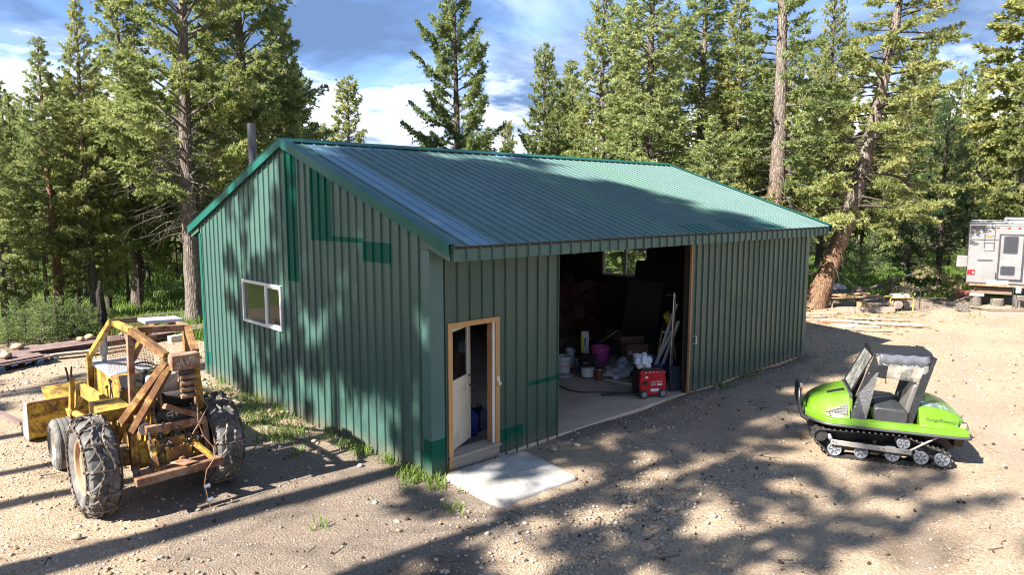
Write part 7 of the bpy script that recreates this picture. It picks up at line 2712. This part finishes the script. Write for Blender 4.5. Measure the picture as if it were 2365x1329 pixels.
# portable generator with tube frame
gz = thing('portable_generator', 'small old open frame generator with orange tubes standing at the edge of the scrap timber', 'generator', (21.55, 1.05, 0.0), CAM_YAW - PI / 2)
M_or = mat_paint('orange_tube_paint', (0.52, 0.28, 0.06), 0.5, 0.15)
for y0 in (-0.22, 0.22):
    mb = MB().tube([(-0.42, y0, 0.0), (-0.42, y0, 0.44), (-0.38, y0, 0.48), (0.36, y0, 0.48), (0.40, y0, 0.44), (0.40, y0, 0.0)], 0.022, 8)
    mb.build('frame_tube', M_or, gz)
MB().box3(-0.40, 0.38, -0.2, 0.2, 0.06, 0.085).build('base_plate', M_black_metal, gz, bevel=0.005)
MB().box3(-0.26, 0.30, -0.18, 0.18, 0.44, 0.60).build('fuel_tank', M_white, gz, bevel=0.04)
mb = MB().cyl((-0.08, -0.18, 0.22), (-0.08, 0.12, 0.22), 0.155, None, 18)
mb.build('engine_housing', mat_paint('pale_red_housing', (0.45, 0.25, 0.2), 0.5), gz, bevel=0.01)
mb = MB().cyl((-0.08, -0.20, 0.22), (-0.08, -0.182, 0.22), 0.12, None, 18)
mb.build('recoil_cover', M_chrome, gz)
mb = MB().cyl((0.22, -0.15, 0.20), (0.22, 0.15, 0.20), 0.12, None, 16)
mb.build('alternator', M_black_metal, gz, bevel=0.01)
MB().box3(-0.12, 0.20, -0.19, -0.17, 0.37, 0.45).build('control_panel', M_black_metal, gz)
rk = thing('iron_rack', 'thin dark iron rack standing just behind the small old generator', 'rack', (22.0, 0.95, 0.0), CAM_YAW - PI / 2)
mb = MB().tube([(-0.5, 0, 0), (-0.5, 0, 0.80), (0.5, 0, 0.72), (0.5, 0, 0)], 0.02, 6)
mb.tube([(-0.5, 0, 0.80), (-0.3, 0.5, 0.82), (0.7, 0.5, 0.70), (0.5, 0, 0.72)], 0.02, 6)
mb.build('rack_frame', M_black_metal, rk)

# ================================================================== STEEL BEAMS AND STONES (left)
M_beam = mat_rust('purple_brown_steel', 12, 1.0)
t_ = NT('mill_scale_steel')
n_ = t_.noise(3, 7, 0.7)
M_beam = t_.done(t_.bsdf(t_.ramp(n_, [(0.3, (0.12, 0.075, 0.065)), (0.55, (0.22, 0.15, 0.135)), (0.8, (0.30, 0.24, 0.22))]), 0.7, 0.2, t_.bump(n_, 0.2, 0.005)))
bA, bB = Vector((-8.5, 12.2, 0)), Vector((2.4, 13.3, 0))
bd = (bB - bA).normalized()
bn = Vector((-bd.y, bd.x, 0))


def ibeam(label, off, s0, s1, z, w=0.24, h=0.13):
    a, b = bA + bd * s0 + bn * off, bA + bd * s1 + bn * off
    L = (b - a).length
    mb = MB()
    mb.box((0, 0, 0.006), (L, w, 0.012))
    mb.box((0, 0, h - 0.006), (L, w, 0.012))
    mb.box((0, 0, h / 2), (L, 0.012, h - 0.026))
    o = mb.build('steel_beam', M_beam, None, ((a.x + b.x) / 2, (a.y + b.y) / 2, z), (0, 0, math.atan2(bd.y, bd.x)), smooth=0)
    setp(o, label, 'beam', 'long steel beams along the back of the yard')


ibeam('long purple brown steel beam in front along the back of the yard', 0.0, 0.3, 10.9, 0.10)
ibeam('long purple brown steel beam in the middle of the row along the yard', 0.27, 0.0, 10.6, 0.10)
ibeam('long purple brown steel beam at the back of the row against the seedlings', 0.54, 0.6, 11.2, 0.10)
for k, s in enumerate((1.2, 4.0, 7.2, 9.6)):
    p = bA + bd * s + bn * 0.27
    boxthing('bearer_block', ['timber bearer under the left end of the steel beams', 'timber bearer under the steel beams behind the pallet', 'timber bearer under the steel beams behind the loader', 'timber bearer under the steel beams near the shed'][k], 'block', (p.x, p.y, 0.0), (0.16, 0.9, 0.098), M_grey_wood, math.atan2(bd.y, bd.x), group='bearers under the steel beams')
boxthing('cement_block', 'pale cement block beside the steel beams near the shed corner', 'block', (0.75, 12.72, 0.0), (0.40, 0.20, 0.19), mat_paint('pale_block', (0.52, 0.46, 0.38), 0.9), 0.15)
pl = thing('pallet_stack', 'blue pallet with brown boards stacked on it at the left edge of the picture', 'pallet', (-3.55, 12.05, 0.0), 0.35)
M_bluep = mat_wood('blue_painted_pallet', (0.03, 0.075, 0.17), 'X', 1, 0.7, 0.3)
for y0 in (-0.45, 0.0, 0.45):
    for x0 in (-0.85, 0.0, 0.85):
        MB().box((x0, y0, 0.07), (0.16, 0.12, 0.10)).build('pallet_block', M_bluep, pl)
for y0 in (-0.45, 0.0, 0.45):
    MB().box((0, y0, 0.010), (1.9, 0.10, 0.02)).build('pallet_runner', M_grey_wood, pl)
for k in range(7):
    MB().box((-0.87 + 0.29 * k, 0, 0.131), (0.12, 1.05, 0.022)).build('pallet_slat', M_bluep, pl)
for k in range(5):
    MB().box((0.05 * (k % 2), -0.38 + 0.19 * k, 0.165), (2.3, 0.17, 0.04)).build('stacked_board', M_beam, pl)
for k in range(4):
    MB().box((-0.1, -0.30 + 0.2 * k, 0.208), (2.2, 0.17, 0.04)).build('stacked_board', M_beam, pl)
plank('weathered plank on small blocks between the pallet and the steel beams', (-2.45, 12.40), (-0.6, 12.42), 0.20, 0.06, M_grey_wood, 0.08)
boxthing('wood_offcut', 'pale wood offcut under the left end of the weathered plank', 'block', (-2.2, 12.38, 0.0), (0.14, 0.18, 0.079), M_pale, 0.2)
o = plank('long rusty steel bar on the gravel running towards the loader bucket', (-4.4, 10.2), (-3.72, 6.75), 0.11, 0.06, M_beam, 0.0, name='steel_bar')
o['category'] = 'bar'


def rock(label, loc, s, seed, group):
    r = np.random.RandomState(seed)
    mb = MB()
    v, f = ico()
    # one subdivision for a rounder broken stone
    mid = {}
    v = v.tolist()
    nf = []
    for a, b, c in f:
        m = []
        for p, q in ((a, b), (b, c), (c, a)):
            key = (min(p, q), max(p, q))
            if key not in mid:
                mid[key] = len(v)
                w = (np.array(v[p]) + np.array(v[q]))
                v.append((w / np.linalg.norm(w)).tolist())
            m.append(mid[key])
        nf += [(a, m[0], m[2]), (b, m[1], m[0]), (c, m[2], m[1]), (m[0], m[1], m[2])]
    v = np.array(v) * (1 + r.uniform(-0.30, 0.22, (len(v), 1))) * np.array(s) * (0.85, 0.8, 0.8)
    zmin = v[:, 2].min() * 0.8
    v[:, 2] = np.maximum(v[:, 2], zmin)
    me = np_mesh('rock', v, np.array(nf), M_rock, np.full(len(v), r.rand()))
    o = part('rock', me, None, (loc[0], loc[1], loc[2] - zmin), (0, 0, r.uniform(0, 6)))
    setp(o, label, 'rock', group)


gb = 'rocks lying on the steel beams'
p = bA + bd * 5.1 + bn * 0.3
rock('large tan rock resting on the boards of the blue pallet', (-3.2, 12.2, 0.228), (0.24, 0.16, 0.12), 1, gb)
q = lambda s, o_: (bA + bd * s + bn * o_)
for k, (s, o_, sz, lb) in enumerate([(5.75, 0.42, 0.20, 'tan rock on the steel beams just right of the pallet'), (7.15, 0.45, 0.15, 'left rock of the close group on the beams behind the loader'), (7.40, 0.50, 0.17, 'biggest rock of the close group on the beams behind the loader'),
                                     (7.62, 0.42, 0.12, 'right rock of the close group on the beams behind the loader'), (8.2, 0.50, 0.11, 'lone small rock on the beams left of the exhaust stack'), (9.75, 0.3, 0.10, 'small tan rock on the beams seen through the cage')]):
    v = q(s, o_)
    rock(lb, (v.x, v.y, 0.228), (sz * 0.95, sz * 0.8, sz * 0.6), 10 + k, gb)
rock('largest buff rock by the wall end of the concrete slab', (2.02, -0.40, 0.0), (0.10, 0.08, 0.055), 30, 'rocks beside the concrete slab')
rock('smaller buff rock beyond the largest one, towards the wide opening', (2.45, -0.52, 0.0), (0.085, 0.065, 0.045), 31, 'rocks beside the concrete slab')
rock('grey stone on the gravel behind the left rear tyre', (-4.05, 1.35, 0.0), (0.075, 0.06, 0.05), 32, 'stones near the loader')
log_thing('fallen_log', 'grey fallen log in the grass behind the rear corner of the shed', 'log', (1.1, 17.6, 0.05), (3.6, 17.2, 0.05), 0.12, M_limb, M_end, 8)
# charred snag
sn = MB()
x, y = tp(238, 20.6)
sn.tube([(0, 0, 0), (0.02, 0.01, 0.7), (-0.02, 0.0, 1.25), (0.03, 0.02, 1.6)], [0.15, 0.12, 0.10, 0.03], 9)
sn.tube([(0.02, 0.01, 0.9), (0.06, 0.03, 1.5)], [0.06, 0.015], 6)
o = sn.build('tree_stump', mat_bark('charred_wood', [(0.3, (0.015, 0.012, 0.011)), (0.7, (0.05, 0.042, 0.038))]), None, (x, y, -0.05))
setp(o, 'black broken stump behind the loader exhaust stack', 'stump')
# ================================================================== THINGS INSIDE THE SHED
FZ = 0.047
# red inverter generator on wheels
M_red = mat_paint('generator_red', (0.42, 0.010, 0.014), 0.35, 0.08, 3, (0.1, 0.05, 0.04), 0.15)
gn = thing('red_generator', 'red and black wheeled generator standing just inside the wide opening', 'generator', (5.62, 0.42, FZ), R_(-28))
gl = 0.52
mb = MB().prism([(-0.25, 0.10), (-0.20, 0.06), (0.20, 0.06), (0.27, 0.12), (0.28, 0.36), (0.25, 0.46), (0.28, 0.52), (-0.28, 0.54), (-0.26, 0.46), (-0.28, 0.36)], (0, -0.22, 0), (1, 0, 0), (0, 0, 1), (0, 0.10, 0))
mb.build('front_cover', M_red, gn, bevel=0.015)
MB().box3(-0.25, 0.25, -0.118, 0.22, 0.08, 0.52).build('case', mat_paint('generator_black', (0.018, 0.018, 0.02), 0.5, 0.15), gn, bevel=0.03)
MB().box3(-0.22, 0.22, -0.15, 0.20, 0.525, 0.565).build('top_panel', M_black_metal, gn, bevel=0.012)
mb = MB()
for x0 in (-0.16, -0.08, 0.0, 0.08):
    mb.box((x0, -0.222, 0.515), (0.03, 0.006, 0.014))
mb.build('button', M_white, gn)
mb = MB().cyl((-0.17, -0.222, 0.30), (-0.17, -0.235, 0.30), 0.045, 0.04, 16)
mb.build('recoil_port', M_black_metal, gn)
for (x0, txt, sz) in [(0.045, 'PREDATOR', 0.050), (0.0, '5000', 0.055)]:
    me = text_mesh(txt, sz, M_white, 0.0006)
    part('name_lettering', me, gn, (0.07 if txt == 'PREDATOR' else 0.0, -0.2225, 0.315 if txt == 'PREDATOR' else 0.262), (PI / 2, 0, 0))
MB().box3(0.085, 0.19, -0.2235, -0.2205, 0.245, 0.282).build('white_strip', M_white, gn)
MB().prism([(-0.07, 0.19), (-0.05, 0.16), (0.10, 0.155), (0.12, 0.19), (0.11, 0.215), (-0.06, 0.215)], (0.01, -0.2235, -0.03), (1, 0, 0), (0, 0, 1), (0, 0.003, 0)).build('data_plate', M_white, gn)
MB().box3(-0.17, -0.11, -0.2235, -0.2205, 0.395, 0.435).build('sticker', M_white, gn)
for x0 in (-0.20, 0.20):
    for y0 in ((-0.24,) if True else ()):
        mb = MB().lathe([(0.0, -0.03), (0.07, -0.03), (0.085, -0.015), (0.085, 0.015), (0.07, 0.03), (0.0, 0.03)], (0, 0, 0), 'Y', 20)
        w = mb.build('wheel', mat_rubber('generator_tyre'), gn, (x0, y0 + 0.01, 0.085))
        MB().lathe([(0.0, -0.034), (0.045, -0.034), (0.05, -0.03), (0, -0.029)], (0, 0, 0), 'Y', 16).build('hub', M_pipe, w)
for x0 in (-0.2, 0.2):
    MB().box3(x0 - 0.03, x0 + 0.03, 0.14, 0.2, 0.0, 0.08).build('foot', M_black_metal, gn)
mb = MB().tube([(0.22, 0.22, 0.30), (0.26, 0.30, 0.48), (0.28, 0.42, 0.52), (0.28, 0.62, 0.52), (0.28, 0.70, 0.46), (0.28, 0.72, 0.02)], 0.014, 8)
mb.build('pull_handle', M_black_metal, gn)
# crumpled white bag on the generator
def crumple(name, label, cat, loc, s, mat, seed, squash=1.0, parent=None, n=16, m=10):
    r = np.random.RandomState(seed)
    mb = MB().ball((0, 0, 0), 1.0, n, m)
    v = np.array(mb.v)
    ph = r.uniform(0, 6, (5, 3))
    fr = r.uniform(2.0, 6.5, (5, 3))
    d = sum(np.sin(v[:, 0] * fr[k, 0] + ph[k, 0]) * np.sin(v[:, 1] * fr[k, 1] + ph[k, 1]) * np.sin(v[:, 2] * fr[k, 2] + ph[k, 2]) for k in range(5))
    v = v * (1 + 0.26 * d[:, None]) * np.array(s)
    v += r.normal(0, 0.03, v.shape) * min(s)
    v[:, 2] = np.maximum(v[:, 2], -0.55 * s[2])
    v[:, 2] -= v[:, 2].min()
    mb.v = [tuple(q) for q in v]
    o = mb.build(name, mat, parent, loc, smooth=25)
    if label:
        setp(o, label, cat)
    return o


M_bag = mat_paint('white_plastic_bag', (0.48, 0.50, 0.54), 0.4, 0.1)
crumple('plastic_bag', 'crumpled white plastic bag lying on the red generator', 'bag', (5.54, 0.50, FZ + 0.566), (0.20, 0.14, 0.17), M_bag, 3)
# buckets
def bucket(label, x, y, r, h, mat, band=None, lid=None, txt=None, tcol=None, rz=0.0, group=None):
    b = thing('bucket', label, 'bucket', (x, y, FZ), rz, group)
    mb = MB().lathe([(0.0, 0.0), (r * 0.86, 0.0), (r * 0.88, 0.008), (r, h * 0.86), (r * 1.04, h * 0.87), (r * 1.04, h * 0.92), (r * 1.0, h * 0.93), (r * 1.01, h), (r * 0.97, h), (r * 0.85, 0.02), (0, 0.02)], (0, 0, 0), 'Z', 28)
    mb.build('pail', mat, b)
    if lid:
        MB().lathe([(0, h + 0.012), (r * 0.9, h + 0.014), (r * 1.06, h + 0.006), (r * 1.06, h - 0.02), (r * 1.02, h - 0.02)], (0, 0, 0), 'Z', 28).build('lid', lid, b)
    if band:
        a0, a1, z0, z1, m = band
        P = [[((r * np.interp(z, [0, h * 0.86], [0.88, 1.0]) + 0.0022) * math.cos(a), (r * np.interp(z, [0, h * 0.86], [0.88, 1.0]) + 0.0022) * math.sin(a), z) for a in np.linspace(a0, a1, 14)] for z in (z0, z1)]
        MB().grid(P).build('label', m, b, fix=False)
    mb = MB().tube([(r * 1.05 * math.cos(a), r * 1.05 * math.sin(a), h * 0.86 - 0.5 * h * abs(math.sin((a + 2.3 + PI / 2) / 1.0)) * 0.25) for a in np.linspace(-2.3 - 1.5, -2.3 + 1.5, 12)], 0.004, 6)
    mb.build('bail_handle', M_pipe, b)
    if txt:
        s_, z = txt[1], txt[2]
        for k, ch in enumerate(txt[0]):
            a = -2.33 + (k - (len(txt[0]) - 1) / 2) * s_ * 0.62 / r
            rr = r * np.interp(z, [0, h * 0.86], [0.88, 1.0]) + 0.003
            me = text_mesh(ch, s_, tcol, 0.0006)
            o = part('letter', me, b, (rr * math.cos(a), rr * math.sin(a), z), (PI / 2, 0, a + PI / 2))
    return b


M_wplast = mat_paint('white_plastic', (0.46, 0.46, 0.46), 0.45, 0.06)
M_bplast = mat_paint('black_plastic', (0.018, 0.018, 0.02), 0.5)
M_pink = mat_paint('pink_plastic', (0.62, 0.09, 0.36), 0.45, 0.05)
M_letred = mat_paint('red_lettering', (0.35, 0.03, 0.03), 0.5)
bucket('tall white bucket with red lettering standing by the left side of the wide opening', 5.72, 2.78, 0.165, 0.40, M_wplast, txt=('LongJum', 0.075, 0.20), tcol=M_letred)
bucket('black pail with a big white label, third from the left side of the opening', 5.84, 2.18, 0.165, 0.30, M_bplast, band=(-2.33 - 1.1, -2.33 + 1.1, 0.03, 0.245, M_wplast))
bucket('pink bucket behind the heap of rags', 7.30, 3.02, 0.22, 0.36, M_pink)
bucket('small white pail behind the tall lettered bucket', 6.35, 3.15, 0.11, 0.42, M_wplast)
bucket('grey pail between the lettered bucket and the black pail', 6.10, 2.62, 0.13, 0.30, M_pipe, lid=M_wplast)
can = thing('paint_can', 'brown printed tin standing at the front of the bucket row', 'can', (5.86, 1.86, FZ))
MB().lathe([(0, 0), (0.085, 0), (0.085, 0.23), (0.080, 0.235), (0, 0.235)], (0, 0, 0), 'Z', 22).build('tin', mat_paint('brown_print', (0.10, 0.035, 0.015), 0.35, 0.6, 9, (0.4, 0.25, 0.1), 0.5), can)
MB().lathe([(0.088, 0.228), (0.090, 0.234), (0.088, 0.240), (0.07, 0.236)], (0, 0, 0), 'Z', 22).build('rim', M_chrome, can)
# coveralls of rags, jugs and bits on the floor
crumple('dark_rags', 'dark heap of rags and tools on top of the black pail', 'rags', (5.90, 2.24, FZ + 0.30), (0.22, 0.2, 0.14), M_bplast, 8)
crumple('clear_bag', 'grey translucent plastic sheet lying in a heap on the floor by the tin', 'plastic sheet', (6.45, 1.80, FZ), (0.42, 0.34, 0.20), mat_paint('grey_film', (0.34, 0.35, 0.37), 0.35), 12)
o = plank('white trim strip lying in front of the grey plastic heap', (5.95, 1.75), (6.05, 1.05), 0.05, 0.012, M_white, FZ)
crumple('paper_towels', 'crumpled paper towels lying before the white bucket', 'paper', (5.50, 2.55, FZ), (0.18, 0.16, 0.035), M_wplast, 15)
crumple('orange_glove', 'rust coloured rag behind the tin', 'rag', (6.25, 2.02, FZ), (0.14, 0.12, 0.14), mat_paint('rust_cloth', (0.20, 0.05, 0.02), 0.8), 18)
crumple('blue_tarp', 'rumpled blue tarp lying behind the red generator', 'tarp', (6.65, 1.00, FZ), (0.45, 0.32, 0.34), mat_paint('blue_tarp', (0.035, 0.05, 0.14), 0.5, 0.3), 21)
crumple('dark_tarp', 'large dark red brown draped tarp heap at the back left of the shed', 'tarp heap', (9.3, 6.0, FZ), (1.15, 0.9, 1.05), mat_paint('maroon_tarp', (0.075, 0.028, 0.022), 0.6, 0.3), 24, n=28, m=16)
crumple('grey_tarp', 'grey covered heap left of the maroon tarp heap', 'tarp heap', (7.9, 6.3, FZ), (0.8, 0.9, 0.95), mat_paint('grey_tarp', (0.075, 0.068, 0.065), 0.6, 0.3), 25, n=28, m=16)
# boxes
yb = thing('yellow_box', 'tall narrow yellow and white carton standing behind the black pail', 'carton', (7.05, 3.30, FZ), R_(-42))
MB().box3(-0.09, 0.09, -0.06, 0.06, 0, 0.72).build('carton', M_wplast, yb, bevel=0.003)
MB().box3(-0.093, -0.03, -0.063, 0.063, 0.02, 0.66).build('yellow_panel', mat_paint('yellow_print', (0.62, 0.52, 0.02), 0.5), yb)
MB().box3(-0.02, 0.015, -0.064, -0.061, 0.38, 0.56).build('dark_print', M_bplast, yb)
MB().prism([(0.02, 0.20), (0.06, 0.20), (0.04, 0.30)], (0, -0.064, 0), (1, 0, 0), (0, 0, 1), (0, 0.003, 0)).build('dark_print', M_bplast, yb)
cb = thing('cardboard_box', 'brown cardboard box on the floor behind the white bag', 'box', (7.75, 2.35, FZ), R_(-35))
M_card = mat_paint('cardboard', (0.26, 0.165, 0.10), 0.85, 0.1)
MB().box3(-0.26, 0.26, -0.22, 0.22, 0, 0.42).build('carton', M_card, cb, bevel=0.004)
MB().box3(-0.22, -0.14, -0.224, -0.2205, 0.24, 0.33).build('label', M_white, cb)
MB().box((0, -0.26, 0.45), (0.50, 0.12, 0.006), eul(0.6, 0, 0)).build('flap', M_card, cb)
# white gutters leaning beside the door post
for k, (dx, dy, l, lb) in enumerate([(0.0, 0.0, 1.75, 'tallest white trim length leaning inside the right door post'), (0.10, -0.07, 1.40, 'second white trim length leaning inside the right door post'), (0.02, 0.13, 1.20, 'shortest white trim length leaning inside the right door post')]):
    b0 = Vector((6.45 + dx, 0.95 + dy, FZ))
    b1 = Vector((6.42 + dx * 0.4, 0.34 + dy * 0.5, FZ + l))
    mb = MB().beam(b0, b1, 0.09, 0.02, (0, 1, 0.3))
    o = mb.build('trim_length', M_wplast, None)
    setp(o, lb, 'trim', 'white trim lengths leaning by the door post')
ldr = thing('pipe_bundle', 'thin steel tubes with a cross bar leaning upright by the right door post', 'tubes', (6.30, 0.30, FZ))
for k, (dx, dy, h) in enumerate([(0.0, 0.0, 2.0), (0.08, 0.02, 1.95), (0.13, 0.1, 1.7)]):
    MB().tube([(dx, dy + 0.08, 0), (dx - 0.03, dy, h)], 0.014, 8).build('tube', M_chrome, ldr)
MB().tube([(-0.28, 0.02, 1.98), (0.10, 0.0, 1.94)], 0.012, 6).build('cross_bar', M_chrome, ldr)
boxthing('blue_sheet', 'dark blue folded board leaning at the foot of the right door post', 'board', (6.28, 0.22, FZ), (0.26, 0.05, 0.50), mat_paint('navy_board', (0.015, 0.02, 0.04), 0.6), R_(-20), (R_(-8), 0, R_(-20)))
boxthing('wood_chunk', 'small raw wood chunk on the floor beside the generator handle', 'block', (6.12, 0.55, FZ), (0.20, 0.16, 0.16), M_orange, 0.5)
# grey compressor behind the generator
cp = thing('air_compressor', 'pale grey round motor unit standing behind the red generator', 'machine', (6.20, 0.80, FZ), R_(-30))
mb = MB().cyl((0, -0.16, 0.24), (0, 0.16, 0.24), 0.19, None, 20)
mb.build('drum', mat_paint('grey_cast', (0.28, 0.27, 0.25), 0.5), cp, bevel=0.02)
MB().cyl((0, -0.18, 0.24), (0, -0.162, 0.24), 0.13, None, 18).build('guard', M_black_metal, cp)
MB().box3(-0.18, 0.18, -0.14, 0.14, 0.0, 0.06).build('base', M_black_metal, cp, bevel=0.01)
# big sheets leaning on the end wall
for (lb, y, w, h, m, dx) in [('tall dark sheet leaning at the back of the shed in front of the window', 4.0, 1.9, 2.15, mat_paint('dark_sheet', (0.030, 0.022, 0.018), 0.7), 0.0), ('grey sheet leaning on the taller dark sheet at the back', 4.2, 1.2, 1.62, mat_paint('grey_sheet', (0.085, 0.075, 0.065), 0.6), -0.45)]:
    a = 0.20
    o = MB().box3(-0.012, 0.012, -w / 2, w / 2, 0, h).build('leaning_sheet', m, None, (10.85 + dx, y, FZ), (0, a, 0))
    setp(o, lb, 'sheet')
# chop saw on a stand
cs = thing('saw_stand', 'yellow and black mitre saw on a tall stand in the dark behind the trim lengths', 'saw', (7.6, 1.35, FZ), 0.6)
mb = MB()
for (dx, dy) in ((-0.3, -0.25), (0.3, -0.25), (-0.3, 0.25), (0.3, 0.25)):
    mb.tube([(dx, dy, 0), (dx * 0.5, dy * 0.4, 0.95)], 0.018, 6)
mb.build('stand_legs', M_or, cs)
MB().box3(-0.5, 0.5, -0.1, 0.1, 0.95, 1.0).build('table', M_pipe, cs, bevel=0.01)
mb = MB().cyl((0, -0.04, 1.22), (0, 0.04, 1.22), 0.15, None, 18)
mb.build('blade_guard', mat_paint('saw_yellow', (0.50, 0.33, 0.03), 0.5), cs)
MB().box3(0.02, 0.24, -0.09, 0.09, 1.18, 1.30).build('motor', mat_paint('saw_yellow_body', (0.50, 0.33, 0.03), 0.5), cs, bevel=0.02)
# cords on the floor
def cord(label, pts, r=0.011):
    P = np.array(pts, float)
    t = np.linspace(0, len(P) - 1, 60)
    Q = np.column_stack([np.interp(t, np.arange(len(P)), P[:, k]) for k in range(2)])
    for _ in range(6):
        Q[1:-1] = (Q[:-2] + 2 * Q[1:-1] + Q[2:]) / 4
    o = MB().tube([(x, y, FZ + r) for x, y in Q], r, 6).build('power_cord', M_bplast, None)
    setp(o, label, 'cord')


cord('black power cord running over the floor from the left to the generator', [(4.6, 3.6), (4.75, 2.6), (4.82, 2.0), (4.72, 1.75), (4.75, 1.45), (5.1, 1.15), (5.35, 0.85), (5.55, 0.62)], 0.012)
cord('short loop of black cord lying before the generator', [(5.45, 0.75), (4.95, 1.05), (4.92, 0.98), (5.35, 0.62), (5.42, 0.45)], 0.014)
cord('thin straight cord end on the floor by the left side of the opening', [(4.1, 2.55), (3.95, 1.95)], 0.006)
# blue jug just inside the small door
jg = thing('blue_jug', 'blue plastic jerry can with a black cap standing inside the small door', 'jerry can', (1.42, 1.02, FZ), R_(-30))
M_bjug = mat_paint('blue_jug', (0.012, 0.05, 0.30), 0.4, 0.1)
MB().prism([(-0.19, 0.0), (0.19, 0.0), (0.20, 0.05), (0.20, 0.36), (0.10, 0.45), (-0.12, 0.45), (-0.20, 0.36), (-0.20, 0.05)], (0, -0.13, 0), (1, 0, 0), (0, 0, 1), (0, 0.26, 0)).build('can_body', M_bjug, jg, bevel=0.035)
MB().tube([(-0.10, 0, 0.44), (-0.08, 0, 0.55), (0.06, 0, 0.56), (0.12, 0, 0.44)], 0.025, 8).build('grip', M_bplast, jg)
mb = MB().cyl((-0.16, -0.0, 0.40), (-0.20, -0.0, 0.50), 0.045, 0.04, 14)
mb.build('cap', M_bplast, jg)
me = text_mesh('6 GAL', 0.06, M_white, 0.0006)
part('lettering', me, jg, (-0.06, -0.134, 0.17), (PI / 2, 0, 0))
j2 = thing('navy_jug', 'darker blue jug behind the blue jerry can', 'jerry can', (1.80, 1.10, FZ), 0.3)
MB().prism([(-0.14, 0.0), (0.14, 0.0), (0.15, 0.30), (0.06, 0.37), (-0.09, 0.37), (-0.15, 0.30)], (0, -0.1, 0), (1, 0, 0), (0, 0, 1), (0, 0.2, 0)).build('can_body', mat_paint('navy_jug', (0.01, 0.02, 0.10), 0.45), j2, bevel=0.03)
MB().tube([(-0.06, 0, 0.36), (-0.04, 0, 0.43), (0.04, 0, 0.43), (0.07, 0, 0.36)], 0.018, 8).build('grip', M_bplast, j2)
# workbench shapes deep inside
wb = thing('work_bench', 'dark cluttered work bench against the back wall inside', 'bench', (5.2, 7.6, FZ))
MB().box3(-2.2, 2.2, -0.35, 0.35, 0.86, 0.92).build('bench_top', M_dark_wood, wb, bevel=0.005)
for x0 in (-2.1, 0, 2.1):
    MB().box3(x0 - 0.05, x0 + 0.05, -0.3, -0.2, 0, 0.858).build('leg', M_dark_wood, wb)
    MB().box3(x0 - 0.05, x0 + 0.05, 0.2, 0.3, 0, 0.858).build('leg', M_dark_wood, wb)
# more small things among the buckets and along the back
boxthing('tool_case', 'grey tool case lying behind the tin among the buckets', 'case', (6.55, 2.35, FZ), (0.42, 0.30, 0.14), M_pipe, 0.4, bevel=0.02)
boxthing('wooden_crate', 'low dark wooden crate at the back of the shed before the tarp heaps', 'crate', (7.6, 4.6, FZ), (0.8, 0.5, 0.35), M_rustwood, 0.2)
boxthing('paper_box', 'flattened brown carton leaning against the cardboard box', 'carton', (8.25, 2.75, FZ), (0.6, 0.04, 0.5), M_card, -0.5, (-0.2, 0, -0.5))
crumple('cloth_heap', 'heap of dark clothes on the floor behind the pink bucket', 'clothes', (8.0, 3.6, FZ), (0.5, 0.4, 0.22), mat_paint('dark_cloth', (0.05, 0.045, 0.05), 0.8, 0.4), 31)
crumple('blue_coil', 'coil of blue and black hoses behind the white bag', 'hoses', (6.95, 1.55, FZ), (0.3, 0.26, 0.16), mat_paint('blue_black_hose', (0.03, 0.045, 0.10), 0.5, 0.6), 33)
for k, (x, y, h, r, m, lb) in enumerate([(6.25, 2.38, 0.26, 0.045, M_wplast, 'white spray bottle between the grey pail and the black pail'), (6.02, 2.02, 0.24, 0.04, M_bplast, 'black bottle just behind the brown printed tin'), (6.6, 2.85, 0.30, 0.05, mat_paint('green_bottle', (0.25, 0.30, 0.03), 0.4), 'yellow green bottle by the small white pail'),
                                         (5.92, 2.50, 0.20, 0.05, mat_paint('blue_tin', (0.04, 0.06, 0.16), 0.4), 'blue tin before the grey pail'), (6.75, 2.15, 0.2, 0.06, M_letred, 'dark red tin behind the grey tool case')]):
    o = MB().lathe([(0, 0), (r, 0), (r, h * 0.68), (r * 0.45, h * 0.80), (r * 0.42, h * 0.95), (r * 0.5, h * 0.955), (r * 0.5, h), (0, h)], (0, 0, 0), 'Z', 16).build('bottle', m, None, (x, y, FZ))
    setp(o, lb, 'bottle')
sh = thing('broom', 'broom handle leaning across the floor behind the pink bucket', 'broom', (7.2, 3.6, FZ))
MB().tube([(0, 0, 0.02), (1.2, -0.2, 0.55)], 0.014, 8).build('handle', M_pale, sh)
MB().box((-0.04, 0.01, 0.05), (0.06, 0.34, 0.10)).build('brush', M_bplast, sh)
